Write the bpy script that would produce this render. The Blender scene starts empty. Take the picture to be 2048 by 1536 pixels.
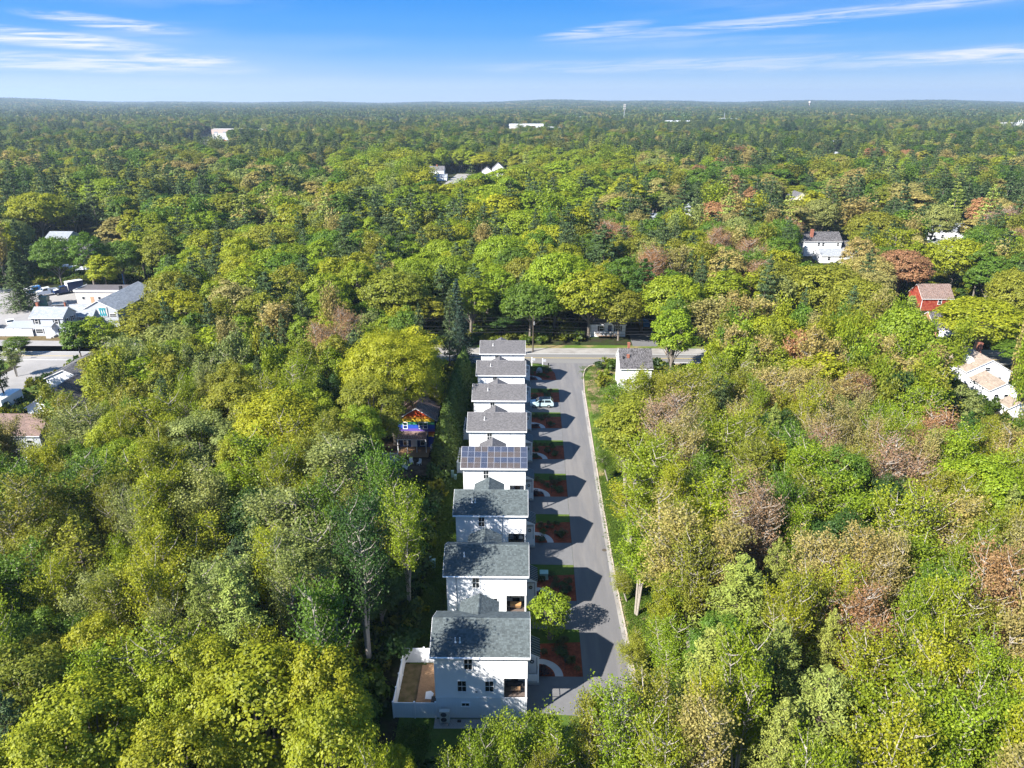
import bpy, math, random
import numpy as np
from mathutils import Vector, Matrix

# ------------------------------------------------------------------ camera, world, sun, exposure
SC = bpy.context.scene
COL = SC.collection
R = math.radians
K = 1.12                      # survey units to metres
CAMH = 56.0
cd = bpy.data.cameras.new('camera'); cam = bpy.data.objects.new('camera', cd); COL.objects.link(cam)
cd.sensor_width = 36.0; cd.lens = 36.0*1420/2048; cd.clip_start = 0.5; cd.clip_end = 60000
cam.location = (0, 0, CAMH)
cam.rotation_euler = (R(90-21.871), 0, R(0.7114))
SC.camera = cam

SUN = Vector((-0.965, -0.772, 1.0)).normalized()      # towards the sun
SUN_EL = math.asin(SUN.z); SUN_AZ = math.atan2(SUN.x, SUN.y)
world = bpy.data.worlds.new('World'); SC.world = world; world.use_nodes = True
def build_world():
    nt = world.node_tree; N = nt.nodes; L = nt.links; N.clear()
    out = N.new('ShaderNodeOutputWorld'); bg = N.new('ShaderNodeBackground')
    sky = N.new('ShaderNodeTexSky'); sky.sky_type = 'NISHITA'; sky.sun_disc = False
    sky.sun_elevation = SUN_EL; sky.sun_rotation = SUN_AZ % (2*math.pi)
    sky.altitude = 0; sky.air_density = 1.0; sky.dust_density = 0.35; sky.ozone_density = 2.0
    bg.inputs['Strength'].default_value = 0.10
    tc = N.new('ShaderNodeTexCoord'); sep = N.new('ShaderNodeSeparateXYZ'); L.new(tc.outputs['Generated'], sep.inputs[0])
    # clear-air gradient by elevation: pale at the horizon, deep azure higher up
    ramp = N.new('ShaderNodeValToRGB'); L.new(sep.outputs['Z'], ramp.inputs[0])
    cr = ramp.color_ramp; cr.interpolation = 'EASE'
    cr.elements[0].position = 0.0; cr.elements[0].color = (.66, .80, .96, 1)
    cr.elements[1].position = 1.0; cr.elements[1].color = (.13, .30, .66, 1)
    for p, c in ((.011, (.57, .75, .97)), (.035, (.30, .58, .99)), (.058, (.155, .48, 1.0)), (.081, (.07, .40, 1.0)), (.114, (.030, .34, .99)), (.35, (.08, .31, .82))):
        e = cr.elements.new(p); e.color = (*c, 1)
    sc1 = N.new('ShaderNodeMix'); sc1.data_type = 'RGBA'; sc1.inputs[0].default_value = 0.985
    mul = N.new('ShaderNodeVectorMath'); mul.operation = 'SCALE'; mul.inputs['Scale'].default_value = SKY_GAIN
    L.new(ramp.outputs[0], mul.inputs[0])
    L.new(sky.outputs[0], sc1.inputs[6]); L.new(mul.outputs[0], sc1.inputs[7])
    # thin streaks of cirrus on a high flat layer
    zc = N.new('ShaderNodeMath'); zc.operation = 'MAXIMUM'; zc.inputs[1].default_value = 0.004; L.new(sep.outputs['Z'], zc.inputs[0])
    az = N.new('ShaderNodeMath'); az.operation = 'ARCTAN2'; L.new(sep.outputs['X'], az.inputs[0]); L.new(sep.outputs['Y'], az.inputs[1])
    tilt = N.new('ShaderNodeMath'); tilt.operation = 'MULTIPLY_ADD'; L.new(az.outputs[0], tilt.inputs[0]); tilt.inputs[1].default_value = -0.035; L.new(zc.outputs[0], tilt.inputs[2])
    comb = N.new('ShaderNodeCombineXYZ'); L.new(az.outputs[0], comb.inputs[0]); L.new(tilt.outputs[0], comb.inputs[1])
    def noise(sx, sy, off, detail, dist):
        mp = N.new('ShaderNodeMapping'); mp.inputs['Scale'].default_value = (sx, sy, 1); mp.inputs['Location'].default_value = off
        L.new(comb.outputs[0], mp.inputs[0])
        n = N.new('ShaderNodeTexNoise'); n.inputs['Scale'].default_value = 1; n.inputs['Detail'].default_value = detail
        n.inputs['Roughness'].default_value = .62; n.inputs['Distortion'].default_value = dist; L.new(mp.outputs[0], n.inputs['Vector'])
        return n.outputs['Fac']
    def mr(src, a, b, c, d):
        m = N.new('ShaderNodeMapRange'); m.interpolation_type = 'SMOOTHSTEP'; L.new(src, m.inputs[0])
        for k, v in zip((1, 2, 3, 4), (a, b, c, d)): m.inputs[k].default_value = v
        return m.outputs[0]
    def mm(op, a, b):
        m = N.new('ShaderNodeMath'); m.operation = op
        for i, v in enumerate((a, b)):
            if isinstance(v, (int, float)): m.inputs[i].default_value = v
            else: L.new(v, m.inputs[i])
        return m.outputs[0]
    wisps = mm('MULTIPLY', mr(noise(1.6, 17, CLOUD_OFF, 3, .4), .50, .72, 0, 1), mr(noise(5, 95, (3.1, 0, 0), 5, .6), .30, .66, .1, 1))
    veil = mr(noise(1.1, 9, (7.7, 2.2, 0), 4, .3), .45, .75, 0, .45)
    def patch(a0, z0, wa, wz, tl, pw):      # one bank of cirrus at azimuth a0, elevation z0
        da = mm('SUBTRACT', az.outputs[0], a0)
        dz = mm('SUBTRACT', mm('SUBTRACT', zc.outputs[0], z0), mm('MULTIPLY', da, tl))
        qa = mm('DIVIDE', da, wa); qz = mm('DIVIDE', dz, wz)
        rr = mm('ADD', mm('MULTIPLY', qa, qa), mm('MULTIPLY', qz, qz))
        return mm('MULTIPLY', mr(rr, 0.0, 1.0, pw, 0.0), mr(noise(9, 150, (a0*3, z0*9, 0), 8, 1.4), .34, .66, .05, 1))
    tot = mm('ADD', mm('MULTIPLY', wisps, .22), mm('MULTIPLY', veil, .35))
    for args in CLOUD_BANKS: tot = mm('ADD', tot, patch(*args))
    top = mr(zc.outputs[0], .10, .30, 1, .15)
    fac = mm('MINIMUM', mm('MULTIPLY', tot, top), 0.93)
    cl = N.new('ShaderNodeMix'); cl.data_type = 'RGBA'; L.new(fac, cl.inputs[0]); L.new(sc1.outputs[2], cl.inputs[6])
    cl.inputs[7].default_value = (CLOUD, CLOUD*1.0, CLOUD*1.01, 1)
    L.new(cl.outputs[2], bg.inputs['Color']); L.new(bg.outputs[0], out.inputs[0])
SKY_GAIN = 3.45; CLOUD = 3.6; CLOUD_OFF = (4.3, 1.9, 0)
# azimuth, sine of elevation, half width, half height, tilt, weight
CLOUD_BANKS = ((-.57, .0627, .17, .011, -.06, 1.0), (-.53, .0377, .25, .012, -.02, .8), (-.487, .0797, .10, .009, -.08, .85), (-.412, .0447, .08, .007, -.02, .8), (.092, .0797, .085, .009, .12, .6), (.33, .087, .33, .009, .067, .6), (.58, .0476, .17, .011, .04, 1.0), (.30, .040, .45, .012, .01, .45))
build_world()
sd = bpy.data.lights.new('sun', 'SUN'); sd.energy = 4.8; sd.angle = R(0.53); sd.color = (1.0, .955, .88)
sun = bpy.data.objects.new('sun', sd); COL.objects.link(sun)
sun.rotation_euler = SUN.to_track_quat('Z', 'Y').to_euler(); sun.location = (-80, -60, 120)
SC.view_settings.view_transform = 'Standard'; SC.view_settings.look = 'None'
SC.view_settings.exposure = 1.5; SC.view_settings.gamma = 1.0; SC.view_settings.use_curve_mapping = False
SC.cycles.max_bounces = 6; SC.cycles.diffuse_bounces = 3; SC.cycles.glossy_bounces = 2; SC.cycles.transmission_bounces = 3
SC.cycles.volume_bounces = 0; SC.cycles.transparent_max_bounces = 8
SC.cycles.use_denoising = True
HAZE = 1.1e-4
RNG = random.Random(5); NR = np.random.default_rng(5)

# ------------------------------------------------------------------ materials
MAT = {}
def mat(name, base, rough=.75, var=.12, scale=2.0, spec=.25, metal=0.0, c2=None, c2s=.4, bump=0.0, stretch=None, space='world', emit=None):
    m = bpy.data.materials.new(name); m.use_nodes = True; MAT[name] = m
    nt = m.node_tree; N = nt.nodes; L = nt.links; b = N['Principled BSDF']
    b.inputs['Roughness'].default_value = rough; b.inputs['Metallic'].default_value = metal
    b.inputs['Specular IOR Level'].default_value = spec
    if space == 'world':
        g = N.new('ShaderNodeNewGeometry'); src = g.outputs['Position']
    else:
        g = N.new('ShaderNodeTexCoord'); src = g.outputs['Object']
    if stretch:
        mp = N.new('ShaderNodeMapping'); mp.inputs['Scale'].default_value = stretch; L.new(src, mp.inputs[0]); src = mp.outputs[0]
    def noise(s, d=4):
        n = N.new('ShaderNodeTexNoise'); n.inputs['Scale'].default_value = s; n.inputs['Detail'].default_value = d
        n.inputs['Roughness'].default_value = .65; L.new(src, n.inputs['Vector']); return n.outputs['Fac']
    n1 = noise(scale)
    mrg = N.new('ShaderNodeMapRange'); L.new(n1, mrg.inputs[0])
    mrg.inputs[1].default_value = .25; mrg.inputs[2].default_value = .75
    mrg.inputs[3].default_value = 1-var; mrg.inputs[4].default_value = 1+var
    col = N.new('ShaderNodeRGB'); col.outputs[0].default_value = (*base, 1); csrc = col.outputs[0]
    if c2:
        n2 = noise(c2s, 6); r2 = N.new('ShaderNodeMapRange'); r2.interpolation_type = 'SMOOTHSTEP'; L.new(n2, r2.inputs[0])
        r2.inputs[1].default_value = .42; r2.inputs[2].default_value = .62
        mx = N.new('ShaderNodeMix'); mx.data_type = 'RGBA'; L.new(r2.outputs[0], mx.inputs[0]); L.new(csrc, mx.inputs[6])
        mx.inputs[7].default_value = (*c2, 1); csrc = mx.outputs[2]
    sc = N.new('ShaderNodeVectorMath'); sc.operation = 'SCALE'; L.new(csrc, sc.inputs[0]); L.new(mrg.outputs[0], sc.inputs['Scale'])
    L.new(sc.outputs[0], b.inputs['Base Color'])
    if bump:
        bp = N.new('ShaderNodeBump'); bp.inputs['Strength'].default_value = bump; bp.inputs['Distance'].default_value = .03
        L.new(noise(scale*6), bp.inputs['Height']); L.new(bp.outputs[0], b.inputs['Normal'])
    return m
def mat_attr(name, base, amt=.35, rough=.8, attr='v', c2=None):
    """colour that varies from piece to piece through a stored face attribute"""
    m = mat(name, base, rough=rough, var=.08, scale=1.5, c2=c2)
    nt = m.node_tree; N = nt.nodes; L = nt.links; b = N['Principled BSDF']
    src = b.inputs['Base Color'].links[0].from_socket
    a = N.new('ShaderNodeAttribute'); a.attribute_name = attr
    r = N.new('ShaderNodeMapRange'); L.new(a.outputs['Fac'], r.inputs[0]); r.inputs[3].default_value = 1-amt; r.inputs[4].default_value = 1+amt
    s = N.new('ShaderNodeVectorMath'); s.operation = 'SCALE'; L.new(src, s.inputs[0]); L.new(r.outputs[0], s.inputs['Scale'])
    L.new(s.outputs[0], b.inputs['Base Color'])
    return m
def mat_leaf(name, source, trans=.42, jit=.36):
    m = bpy.data.materials.new(name); m.use_nodes = True; MAT[name] = m
    nt = m.node_tree; N = nt.nodes; L = nt.links; N.clear()
    out = N.new('ShaderNodeOutputMaterial')
    if source == 'object':
        oi = N.new('ShaderNodeObjectInfo'); csrc = oi.outputs['Color']
    elif source == 'instancer':
        a = N.new('ShaderNodeAttribute'); a.attribute_type = 'INSTANCER'; a.attribute_name = 'tint'; csrc = a.outputs['Color']
    else:
        c = N.new('ShaderNodeRGB'); c.outputs[0].default_value = (*source, 1); csrc = c.outputs[0]
    v = N.new('ShaderNodeAttribute'); v.attribute_name = 'v'
    hs = N.new('ShaderNodeHueSaturation'); L.new(csrc, hs.inputs['Color'])
    h = N.new('ShaderNodeMapRange'); L.new(v.outputs['Fac'], h.inputs[0]); h.inputs[3].default_value = .512; h.inputs[4].default_value = .488
    L.new(h.outputs[0], hs.inputs['Hue'])
    vv = N.new('ShaderNodeMapRange'); L.new(v.outputs['Fac'], vv.inputs[0]); vv.inputs[3].default_value = 1-jit; vv.inputs[4].default_value = 1+jit
    L.new(vv.outputs[0], hs.inputs['Value'])
    d = N.new('ShaderNodeBsdfDiffuse'); t = N.new('ShaderNodeBsdfTranslucent')
    L.new(hs.outputs[0], d.inputs[0]); L.new(hs.outputs[0], t.inputs[0])
    mx = N.new('ShaderNodeMixShader'); mx.inputs[0].default_value = trans; L.new(d.outputs[0], mx.inputs[1]); L.new(t.outputs[0], mx.inputs[2])
    gl = N.new('ShaderNodeBsdfGlossy'); gl.inputs['Roughness'].default_value = .55; gl.inputs[0].default_value = (.8, .85, .8, 1)
    m2 = N.new('ShaderNodeMixShader'); m2.inputs[0].default_value = .02; L.new(mx.outputs[0], m2.inputs[1]); L.new(gl.outputs[0], m2.inputs[2])
    L.new(m2.outputs[0], out.inputs[0])
    return m
mat('white_siding', (.80, .81, .83), .55, .03, 1.2, .3)
mat('white_trim', (.82, .82, .83), .5, .03, 1)
mat('vinyl_fence', (.78, .80, .83), .4, .03, 1)
mat('roof_deck', (.06, .07, .08), .9)
mat_attr('slate_blue_shingle', (.088, .106, .109), .34)
mat_attr('grey_shingle', (.128, .123, .127), .28)
mat_attr('dark_shingle', (.09, .085, .09), .55)
mat_attr('brown_shingle', (.19, .13, .11), .30)
mat_attr('tan_shingle', (.30, .24, .19), .22)
mat_attr('pale_shingle', (.28, .30, .33), .2)
mat('metal_roof', (.035, .05, .06), .35, .08, 2, .5, .6)
mat('window_glass', (.012, .016, .02), .08, .1, .6, .6)
mat('sash', (.75, .76, .77), .5, .03)
mat('dark_interior', (.10, .095, .10), .9, .2, 1.5)
mat('asphalt_lane', (.138, .135, .138), .92, .10, .8, .15, c2=(.168, .160, .156), c2s=.55, bump=.25, stretch=(1.0, .10, 1))
mat('asphalt_road', (.16, .155, .15), .9, .08, 1.0, .15, c2=(.19, .185, .175), c2s=.6, stretch=(.06, 1.6, 1))
mat('asphalt_drive', (.145, .144, .148), .92, .10, 1.3, .15, bump=.2)
mat('asphalt_lot', (.30, .285, .275), .92, .10, .25, .15, c2=(.25, .24, .235), c2s=.06)
mat('shoulder', (.30, .285, .265), .95, .15, 1.2, c2=(.22, .205, .19), c2s=.3)
mat('concrete', (.42, .41, .40), .85, .08, 1.5)
mat('granite_kerb', (.42, .355, .30), .8, .15, 2.5)
mat('line_white', (.62, .62, .60), .8, .15, 3)
mat('line_yellow', (.55, .40, .08), .8, .2, 3)
mat('mulch', (.26, .060, .028), .95, .35, 4, .1, c2=(.17, .042, .02), c2s=1.2, bump=.8)
mat('leaf_litter', (.035, .032, .018), .95, .35, 1.5, .05, c2=(.03, .045, .014), c2s=.25, bump=.6)
mat('lawn', (.062, .108, .016), .95, .22, 2.2, .1, c2=(.085, .115, .024), c2s=.35, bump=.7)
mat('verge_grass', (.085, .14, .02), .95, .25, 2.2, .1, c2=(.24, .19, .09), c2s=.13, bump=.7)
mat('bare_soil', (.075, .052, .036), .95, .3, 1.6, .08, c2=(.13, .10, .075), c2s=.5, bump=.6)
mat('straw_dirt', (.16, .115, .06), .95, .3, 3, .08, c2=(.09, .075, .03), c2s=1.5, bump=.6)
mat('gravel', (.33, .31, .29), .95, .45, 14, .1, bump=1.0)
mat('deck_wood', (.30, .18, .10), .75, .25, 3, .2, stretch=(1, 6, 1))
mat('bark_grey', (.19, .165, .14), .9, .3, 6, .1)
mat('bark_pale', (.33, .295, .255), .9, .25, 5, .1)
mat('bark_dark', (.085, .07, .055), .95, .3, 6, .1)
mat('brick', (.30, .12, .08), .9, .25, 6, .1)
mat('red_shake', (.24, .035, .025), .9, .3, 2.5, .1, c2=(.33, .09, .05), c2s=1.4)
mat('orange_siding', (.46, .25, .15), .8, .06)
mat('blue_siding', (.025, .05, .16), .7, .1)
mat('grey_siding', (.40, .42, .46), .7, .05)
mat('beige_siding', (.52, .48, .44), .7, .05)
mat('cream_siding', (.74, .68, .50), .7, .05)
mat('flat_roof', (.11, .10, .105), .9, .15, .6)
for n, c in dict(red_stripe=(.50, .07, .02), orange_stripe=(.60, .22, .02), yellow_stripe=(.62, .42, .03), green_stripe=(.04, .22, .10), blue_stripe=(.02, .07, .42), purple_stripe=(.12, .07, .33)).items(): mat(n, c, .7, .06)
mat('shutter', (.02, .025, .03), .7); mat('black_metal', (.02, .02, .022), .45, .1, 3, .4)
mat('steel', (.45, .46, .47), .4, .08, 2, .5, .7); mat('galvanised', (.42, .43, .45), .5, .1, 2, .4, .5)
mat('heat_pump_case', (.62, .60, .56), .5, .04); mat('pale_green_plastic', (.30, .45, .38), .5, .06)
mat('solar_cell', (.016, .026, .058), .5, .3, 1.5, .08); mat('solar_bar', (.55, .56, .60), .35, .05, 1, .5, .6)
mat('solar_brown', (.052, .038, .032), .5, .3, 1.2, .08)
for n, c in dict(paint_white=(.80, .81, .82), paint_navy=(.015, .035, .11), paint_blue=(.07, .22, .50), paint_black=(.012, .012, .014), paint_green=(.015, .07, .06), paint_sky=(.42, .55, .60)).items(): mat(n, c, .22, .02, 1, .5)
mat('tyre', (.018, .018, .018), .9); mat('car_glass', (.02, .028, .035), .06, .05, 1, .7); mat('lamp_glass', (.75, .75, .72), .15); mat('tail_red', (.35, .02, .02), .3)
mat('pole_wood', (.27, .21, .16), .9, .2, 4); mat('teal_sign', (.03, .30, .36), .5); mat('cushion', (.55, .50, .45), .9); mat('wicker', (.05, .045, .045), .9, .3, 8)
mat('porch_boards', (.13, .10, .085), .8, .2, 3, .2, stretch=(6, 1, 1)); mat('light_wood', (.50, .28, .12), .6, .15, 4); mat('canvas', (.55, .52, .45), .8, .3, 3); mat('rock', (.30, .29, .28), .9, .3, 3)
mat('blue_tarp', (.03, .25, .55), .5); mat('pink_wall', (.60, .42, .36), .8); mat('silo_white', (.55, .56, .56), .6)
mat_leaf('leaf_object', 'object'); mat_leaf('leaf_scatter', 'instancer')
mat_leaf('needle_object', 'object', .15, .30); mat_leaf('needle_scatter', 'instancer', .15, .30)

# ------------------------------------------------------------------ mesh helpers
class MB:
    def __init__(s): s.v = []; s.f = []; s.m = []; s.a = []; s.mats = []
    def mi(s, m):
        if m not in s.mats: s.mats.append(m)
        return s.mats.index(m)
    def face(s, pts, m=None, a=.5):
        i = len(s.v); s.v += [tuple(p) for p in pts]; s.f.append(tuple(range(i, i+len(pts)))); s.m.append(s.mi(m) if m else 0); s.a.append(a); return s
    def box(s, x0, x1, y0, y1, z0, z1, m=None, a=.5):
        i = len(s.v)
        s.v += [(x, y, z) for z in (z0, z1) for x, y in ((x0, y0), (x1, y0), (x1, y1), (x0, y1))]
        for q in ((0, 3, 2, 1), (4, 5, 6, 7), (0, 1, 5, 4), (1, 2, 6, 5), (2, 3, 7, 6), (3, 0, 4, 7)):
            s.f.append(tuple(i+k for k in q)); s.m.append(s.mi(m) if m else 0); s.a.append(a)
        return s
    def prism(s, poly, d, m=None):
        """extrude a 3-D polygon by the vector d"""
        d = Vector(d); n = len(poly); i = len(s.v)
        s.v += [tuple(Vector(p)) for p in poly] + [tuple(Vector(p)+d) for p in poly]
        k = s.mi(m) if m else 0
        s.f.append(tuple(i+j for j in range(n))[::-1]); s.f.append(tuple(i+n+j for j in range(n)))
        for j in range(n): s.f.append((i+j, i+(j+1) % n, i+n+(j+1) % n, i+n+j))
        s.m += [k]*(n+2); s.a += [.5]*(n+2); return s
    def tube(s, pts, radii, n=6, m=None, cap=True):
        pts = [Vector(p) for p in pts]; k = s.mi(m) if m else 0; i0 = len(s.v)
        for j, p in enumerate(pts):
            d = (pts[min(j+1, len(pts)-1)] - pts[max(j-1, 0)]).normalized()
            u = d.cross(Vector((0, 0, 1)) if abs(d.z) < .95 else Vector((1, 0, 0))).normalized(); w = u.cross(d)
            r = radii[j] if hasattr(radii, '__len__') else radii
            s.v += [tuple(p + r*(math.cos(2*math.pi*t/n)*u + math.sin(2*math.pi*t/n)*w)) for t in range(n)]
        for j in range(len(pts)-1):
            for t in range(n):
                a, b = i0+j*n+t, i0+j*n+(t+1) % n
                s.f.append((a, b, b+n, a+n)); s.m.append(k); s.a.append(.5)
        if cap:
            s.f.append(tuple(i0+t for t in range(n))[::-1]); s.f.append(tuple(i0+(len(pts)-1)*n+t for t in range(n))); s.m += [k, k]; s.a += [.5, .5]
        return s
    def mesh(s, name, default=None):
        me = bpy.data.meshes.new(name); me.from_pydata(s.v, [], s.f)
        ms = s.mats or ([default] if default else [])
        for m in ms: me.materials.append(MAT[m])
        if len(ms) > 1: me.polygons.foreach_set('material_index', s.m)
        at = me.attributes.new('v', 'FLOAT', 'FACE'); at.data.foreach_set('value', s.a)
        me.update(); return me
    def build(s, name, m=None, parent=None, loc=(0, 0, 0)):
        return link(name, s.mesh(name, m), parent, loc)
def link(name, data, parent=None, loc=(0, 0, 0)):
    o = bpy.data.objects.new(name, data); COL.objects.link(o); o.location = loc
    if parent: o.parent = parent
    return o
def tag(o, label=None, cat=None, group=None, kind=None):
    for k, v in (('label', label), ('category', cat), ('group', group), ('kind', kind)):
        if v: o[k] = v
    return o
def thing(name, label, cat, loc=(0, 0, 0), rz=0, group=None):
    o = link(name, None, None, loc); o.rotation_euler = (0, 0, rz); o.empty_display_size = .3
    return tag(o, label, cat, group)
def struct(name, mb, m): return tag(mb.build(name, m), kind='structure')
def copy_tree(o, kids, parent=None):
    c = o.copy(); COL.objects.link(c)
    if parent: c.parent = parent
    for ch in kids.get(o, ()): copy_tree(ch, kids, c)
    return c
def kid_map():
    d = {}
    for o in bpy.data.objects:
        if o.parent: d.setdefault(o.parent, []).append(o)
    return d
def dup(root, kids, loc, rz=None, label=None, group=None):
    c = copy_tree(root, kids); c.location = loc
    if rz is not None: c.rotation_euler = (0, 0, rz)
    if label: c['label'] = label
    if group: c['group'] = group
    return c
def shingles(mb, o, u, v, nrm, lu, lv, m, course=.145, tab=.23, inside=None, rng=RNG):
    """overlapping shingle tabs on one roof slope: o origin at the eave, u along it, v up the slope"""
    o, u, v, nrm = Vector(o), Vector(u).normalized(), Vector(v).normalized(), Vector(nrm).normalized()
    nc = max(1, int(lv/course)); ch = lv/nc
    for c in range(nc):
        t0 = -tab*rng.random(); base = rng.random()*.12
        while t0 < lu:
            t1 = t0 + tab*rng.uniform(.75, 1.25); a, b = max(0, t0), min(lu, t1); t0 = t1
            if b-a < .02: continue
            if inside and not inside((a+b)/2, (c+.5)*ch): continue
            th = rng.uniform(.012, .026); g = .006
            p = [o+u*(a+g)+v*(c*ch)+nrm*th, o+u*(b-g)+v*(c*ch)+nrm*th, o+u*(b-g)+v*((c+1)*ch)+nrm*.004, o+u*(a+g)+v*((c+1)*ch)+nrm*.004]
            val = min(1, max(0, rng.random()*.75+base))
            mb.face(p, m, val)
            mb.face([p[0]-nrm*th, p[1]-nrm*th, p[1], p[0]], m, val*.6)
    return mb

# ------------------------------------------------------------------ ground, roads, beds
def sheet(name, pts, z, m):
    mb = MB(); mb.face([(x, y, z) for x, y in pts], m); return struct(name, mb, m)
def strip(name, left, right, z, m, thick=0.0):
    mb = MB()
    for i in range(len(left)-1):
        a, b, c, d = left[i], right[i], right[i+1], left[i+1]
        if thick:
            mb.prism([(a[0], a[1], 0), (b[0], b[1], 0), (c[0], c[1], 0), (d[0], d[1], 0)], (0, 0, thick), m)
        else: mb.face([(a[0], a[1], z), (b[0], b[1], z), (c[0], c[1], z), (d[0], d[1], z)], m)
    return struct(name, mb, m)
mat('bare_verge_dirt', (.24, .165, .10), .95, .2, 1.5, .08, c2=(.16, .15, .06), c2s=.5, bump=.6)
sheet('ground', [(-9000, -400), (9000, -400), (9000, 11800), (-9000, 11800)], 0, 'leaf_litter')
# lane along the row of houses, flaring into the main road
laneL = [(6.4, 30), (6.62, 52), (6.95, 72), (7.35, 96), (7.75, 122), (8.0, 136), (7.6, 146), (6.2, 150.6), (4.0, 152.3)]
laneR = [(12.3, 30), (12.1, 52), (11.95, 72), (12.3, 96), (12.85, 122), (13.15, 136), (13.7, 146), (15.0, 150.3), (18.5, 152.3)]
strip('lane', laneL, laneR, .012, 'asphalt_lane')

def offs(pts, d):
    out = []
    for i, p in enumerate(pts):
        a = Vector(pts[max(i-1, 0)]); b = Vector(pts[min(i+1, len(pts)-1)]); t = (b-a).normalized(); out.append((p[0]+t.y*d, p[1]-t.x*d))
    return out
kr = [(12.3, 30), (12.1, 52), (11.95, 72), (12.3, 96), (12.85, 122), (13.15, 136), (13.7, 145), (14.4, 148.6), (15.6, 150.8), (17.2, 151.9), (19.5, 152.2), (42, 152.2)]
strip('kerb', offs(kr, .01), offs(kr, .20), 0, 'granite_kerb', .11)
strip('kerb_gutter', offs(kr[:6], -.45), offs(kr[:6], -.02), .016, 'shoulder')
strip('main_road', [(-260, 152.1), (-30, 152.3), (260, 152.3)], [(-260, 159.0), (-30, 159.2), (260, 159.2)], .008, 'asphalt_road')
strip('road_shoulder', [(-260, 159.0), (-30, 159.2), (260, 159.2)], [(-260, 163.2), (-30, 163.0), (260, 163.0)], .012, 'shoulder')
mb = MB(); mb.face([(-200, 153.1, .016), (3, 153.1, .016), (3, 153.3, .016), (-200, 153.3, .016)]); mb.face([(20, 153.1, .016), (200, 153.1, .016), (200, 153.3, .016), (20, 153.3, .016)])
mb.face([(-200, 158.7, .016), (200, 158.7, .016), (200, 158.9, .016), (-200, 158.9, .016)]); struct('road_edge_line', mb, 'line_white')
mb = MB()
for o in (-.12, .12): mb.face([(-200, 155.9+o-.05, .016), (200, 155.9+o-.05, .016), (200, 155.9+o+.05, .016), (-200, 155.9+o+.05, .016)])
struct('road_centre_line', mb, 'line_yellow')
strip('verge', [(12.6, 30), (12.4, 52), (12.25, 72), (12.6, 96), (13.1, 122), (13.5, 138), (14.2, 145.5), (16.5, 151.2), (19.5, 151.9)], [(16.5, 30), (16.3, 52), (16.3, 72), (17, 96), (19, 112), (23, 125), (27, 134), (33, 146), (40, 151.9)], .006, 'verge_grass')
strip('lawn', [(-11.6, 45), (-12.2, 152)], [(6.4, 45), (7.6, 152)], .004, 'lawn')
strip('lawn_far_side', [(-40, 163.0), (90, 163.0)], [(-40, 165.2), (90, 165.2)], .005, 'verge_grass')
sheet('bare_verge', [(13.9, 136), (14.9, 143), (16.6, 149.2), (18.6, 151.4), (24, 151.7), (24.5, 149.4), (19.2, 147.5), (17.2, 143), (16.4, 136), (15.6, 126), (14.0, 124)], .010, 'bare_verge_dirt')
sheet('yard_soil', [(-24, 99), (-13.6, 99), (-13.6, 112), (-24, 112)], .005, 'bare_soil')
# yard and roads on the left
def q(pts): return [(x*K, y*K) for x, y in pts]
sheet('parking_lot', q([(-175, 158), (-111.5, 156), (-103.5, 160), (-101, 178), (-104, 196), (-128, 197), (-175, 195)]), .010, 'asphalt_lot')
sheet('side_street', q([(-140, 135), (-111, 133), (-100.5, 133), (-103, 120), (-108, 100), (-94, 100), (-92.5, 120), (-92, 133), (-80, 139), (-60, 142.5), (-60, 146), (-88, 148.5), (-140, 150.5)]), .012, 'asphalt_lot')
sheet('street_verge', q([(-145, 149.5), (-92, 147.6), (-90, 152.4), (-103, 153), (-145, 153.5)]), .007, 'straw_dirt')
sheet('corner_lawn', q([(-125, 118), (-104.4, 120), (-102.2, 131), (-103.6, 134.5), (-108, 137), (-125, 137)]), .018, 'lawn')
sheet('corner_path', q([(-125, 125.5), (-104, 127.5), (-104, 129), (-125, 127)]), .022, 'concrete')
sheet('side_lawn', q([(-92.2, 121), (-88, 118), (-80, 131), (-82, 137), (-91, 132)]), .008, 'lawn')
mb = MB()
for i in range(9): mb.face([(K*(-140+3.1*i), K*187.5, .015), (K*(-140+3.1*i)+.12, K*187.5, .015), (K*(-138.2+3.1*i)+.12, K*193, .015), (K*(-138.2+3.1*i), K*193, .015)])
struct('bay_line', mb, 'line_white')
sheet('driveway_right', q([(24.5, 147), (30, 147), (31, 158), (25, 158)]), .014, 'asphalt_drive')
sheet('driveway_tan_house', q([(90, 128), (97, 134), (99, 156), (92, 156)]), .010, 'shoulder')
sheet('garden_right', q([(90, 108), (96, 108), (99, 130), (92, 126)]), .008, 'lawn')
sheet('gravel_bed', [(-8.15, 50.75), (.85, 50.85), (.85, 51.9), (-8.15, 51.9)], .009, 'gravel')
sheet('near_drive', [(-3.2, 41.2), (4.5, 41.2), (4.5, 46.2), (-3.2, 46.4)], .009, 'asphalt_drive')

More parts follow.
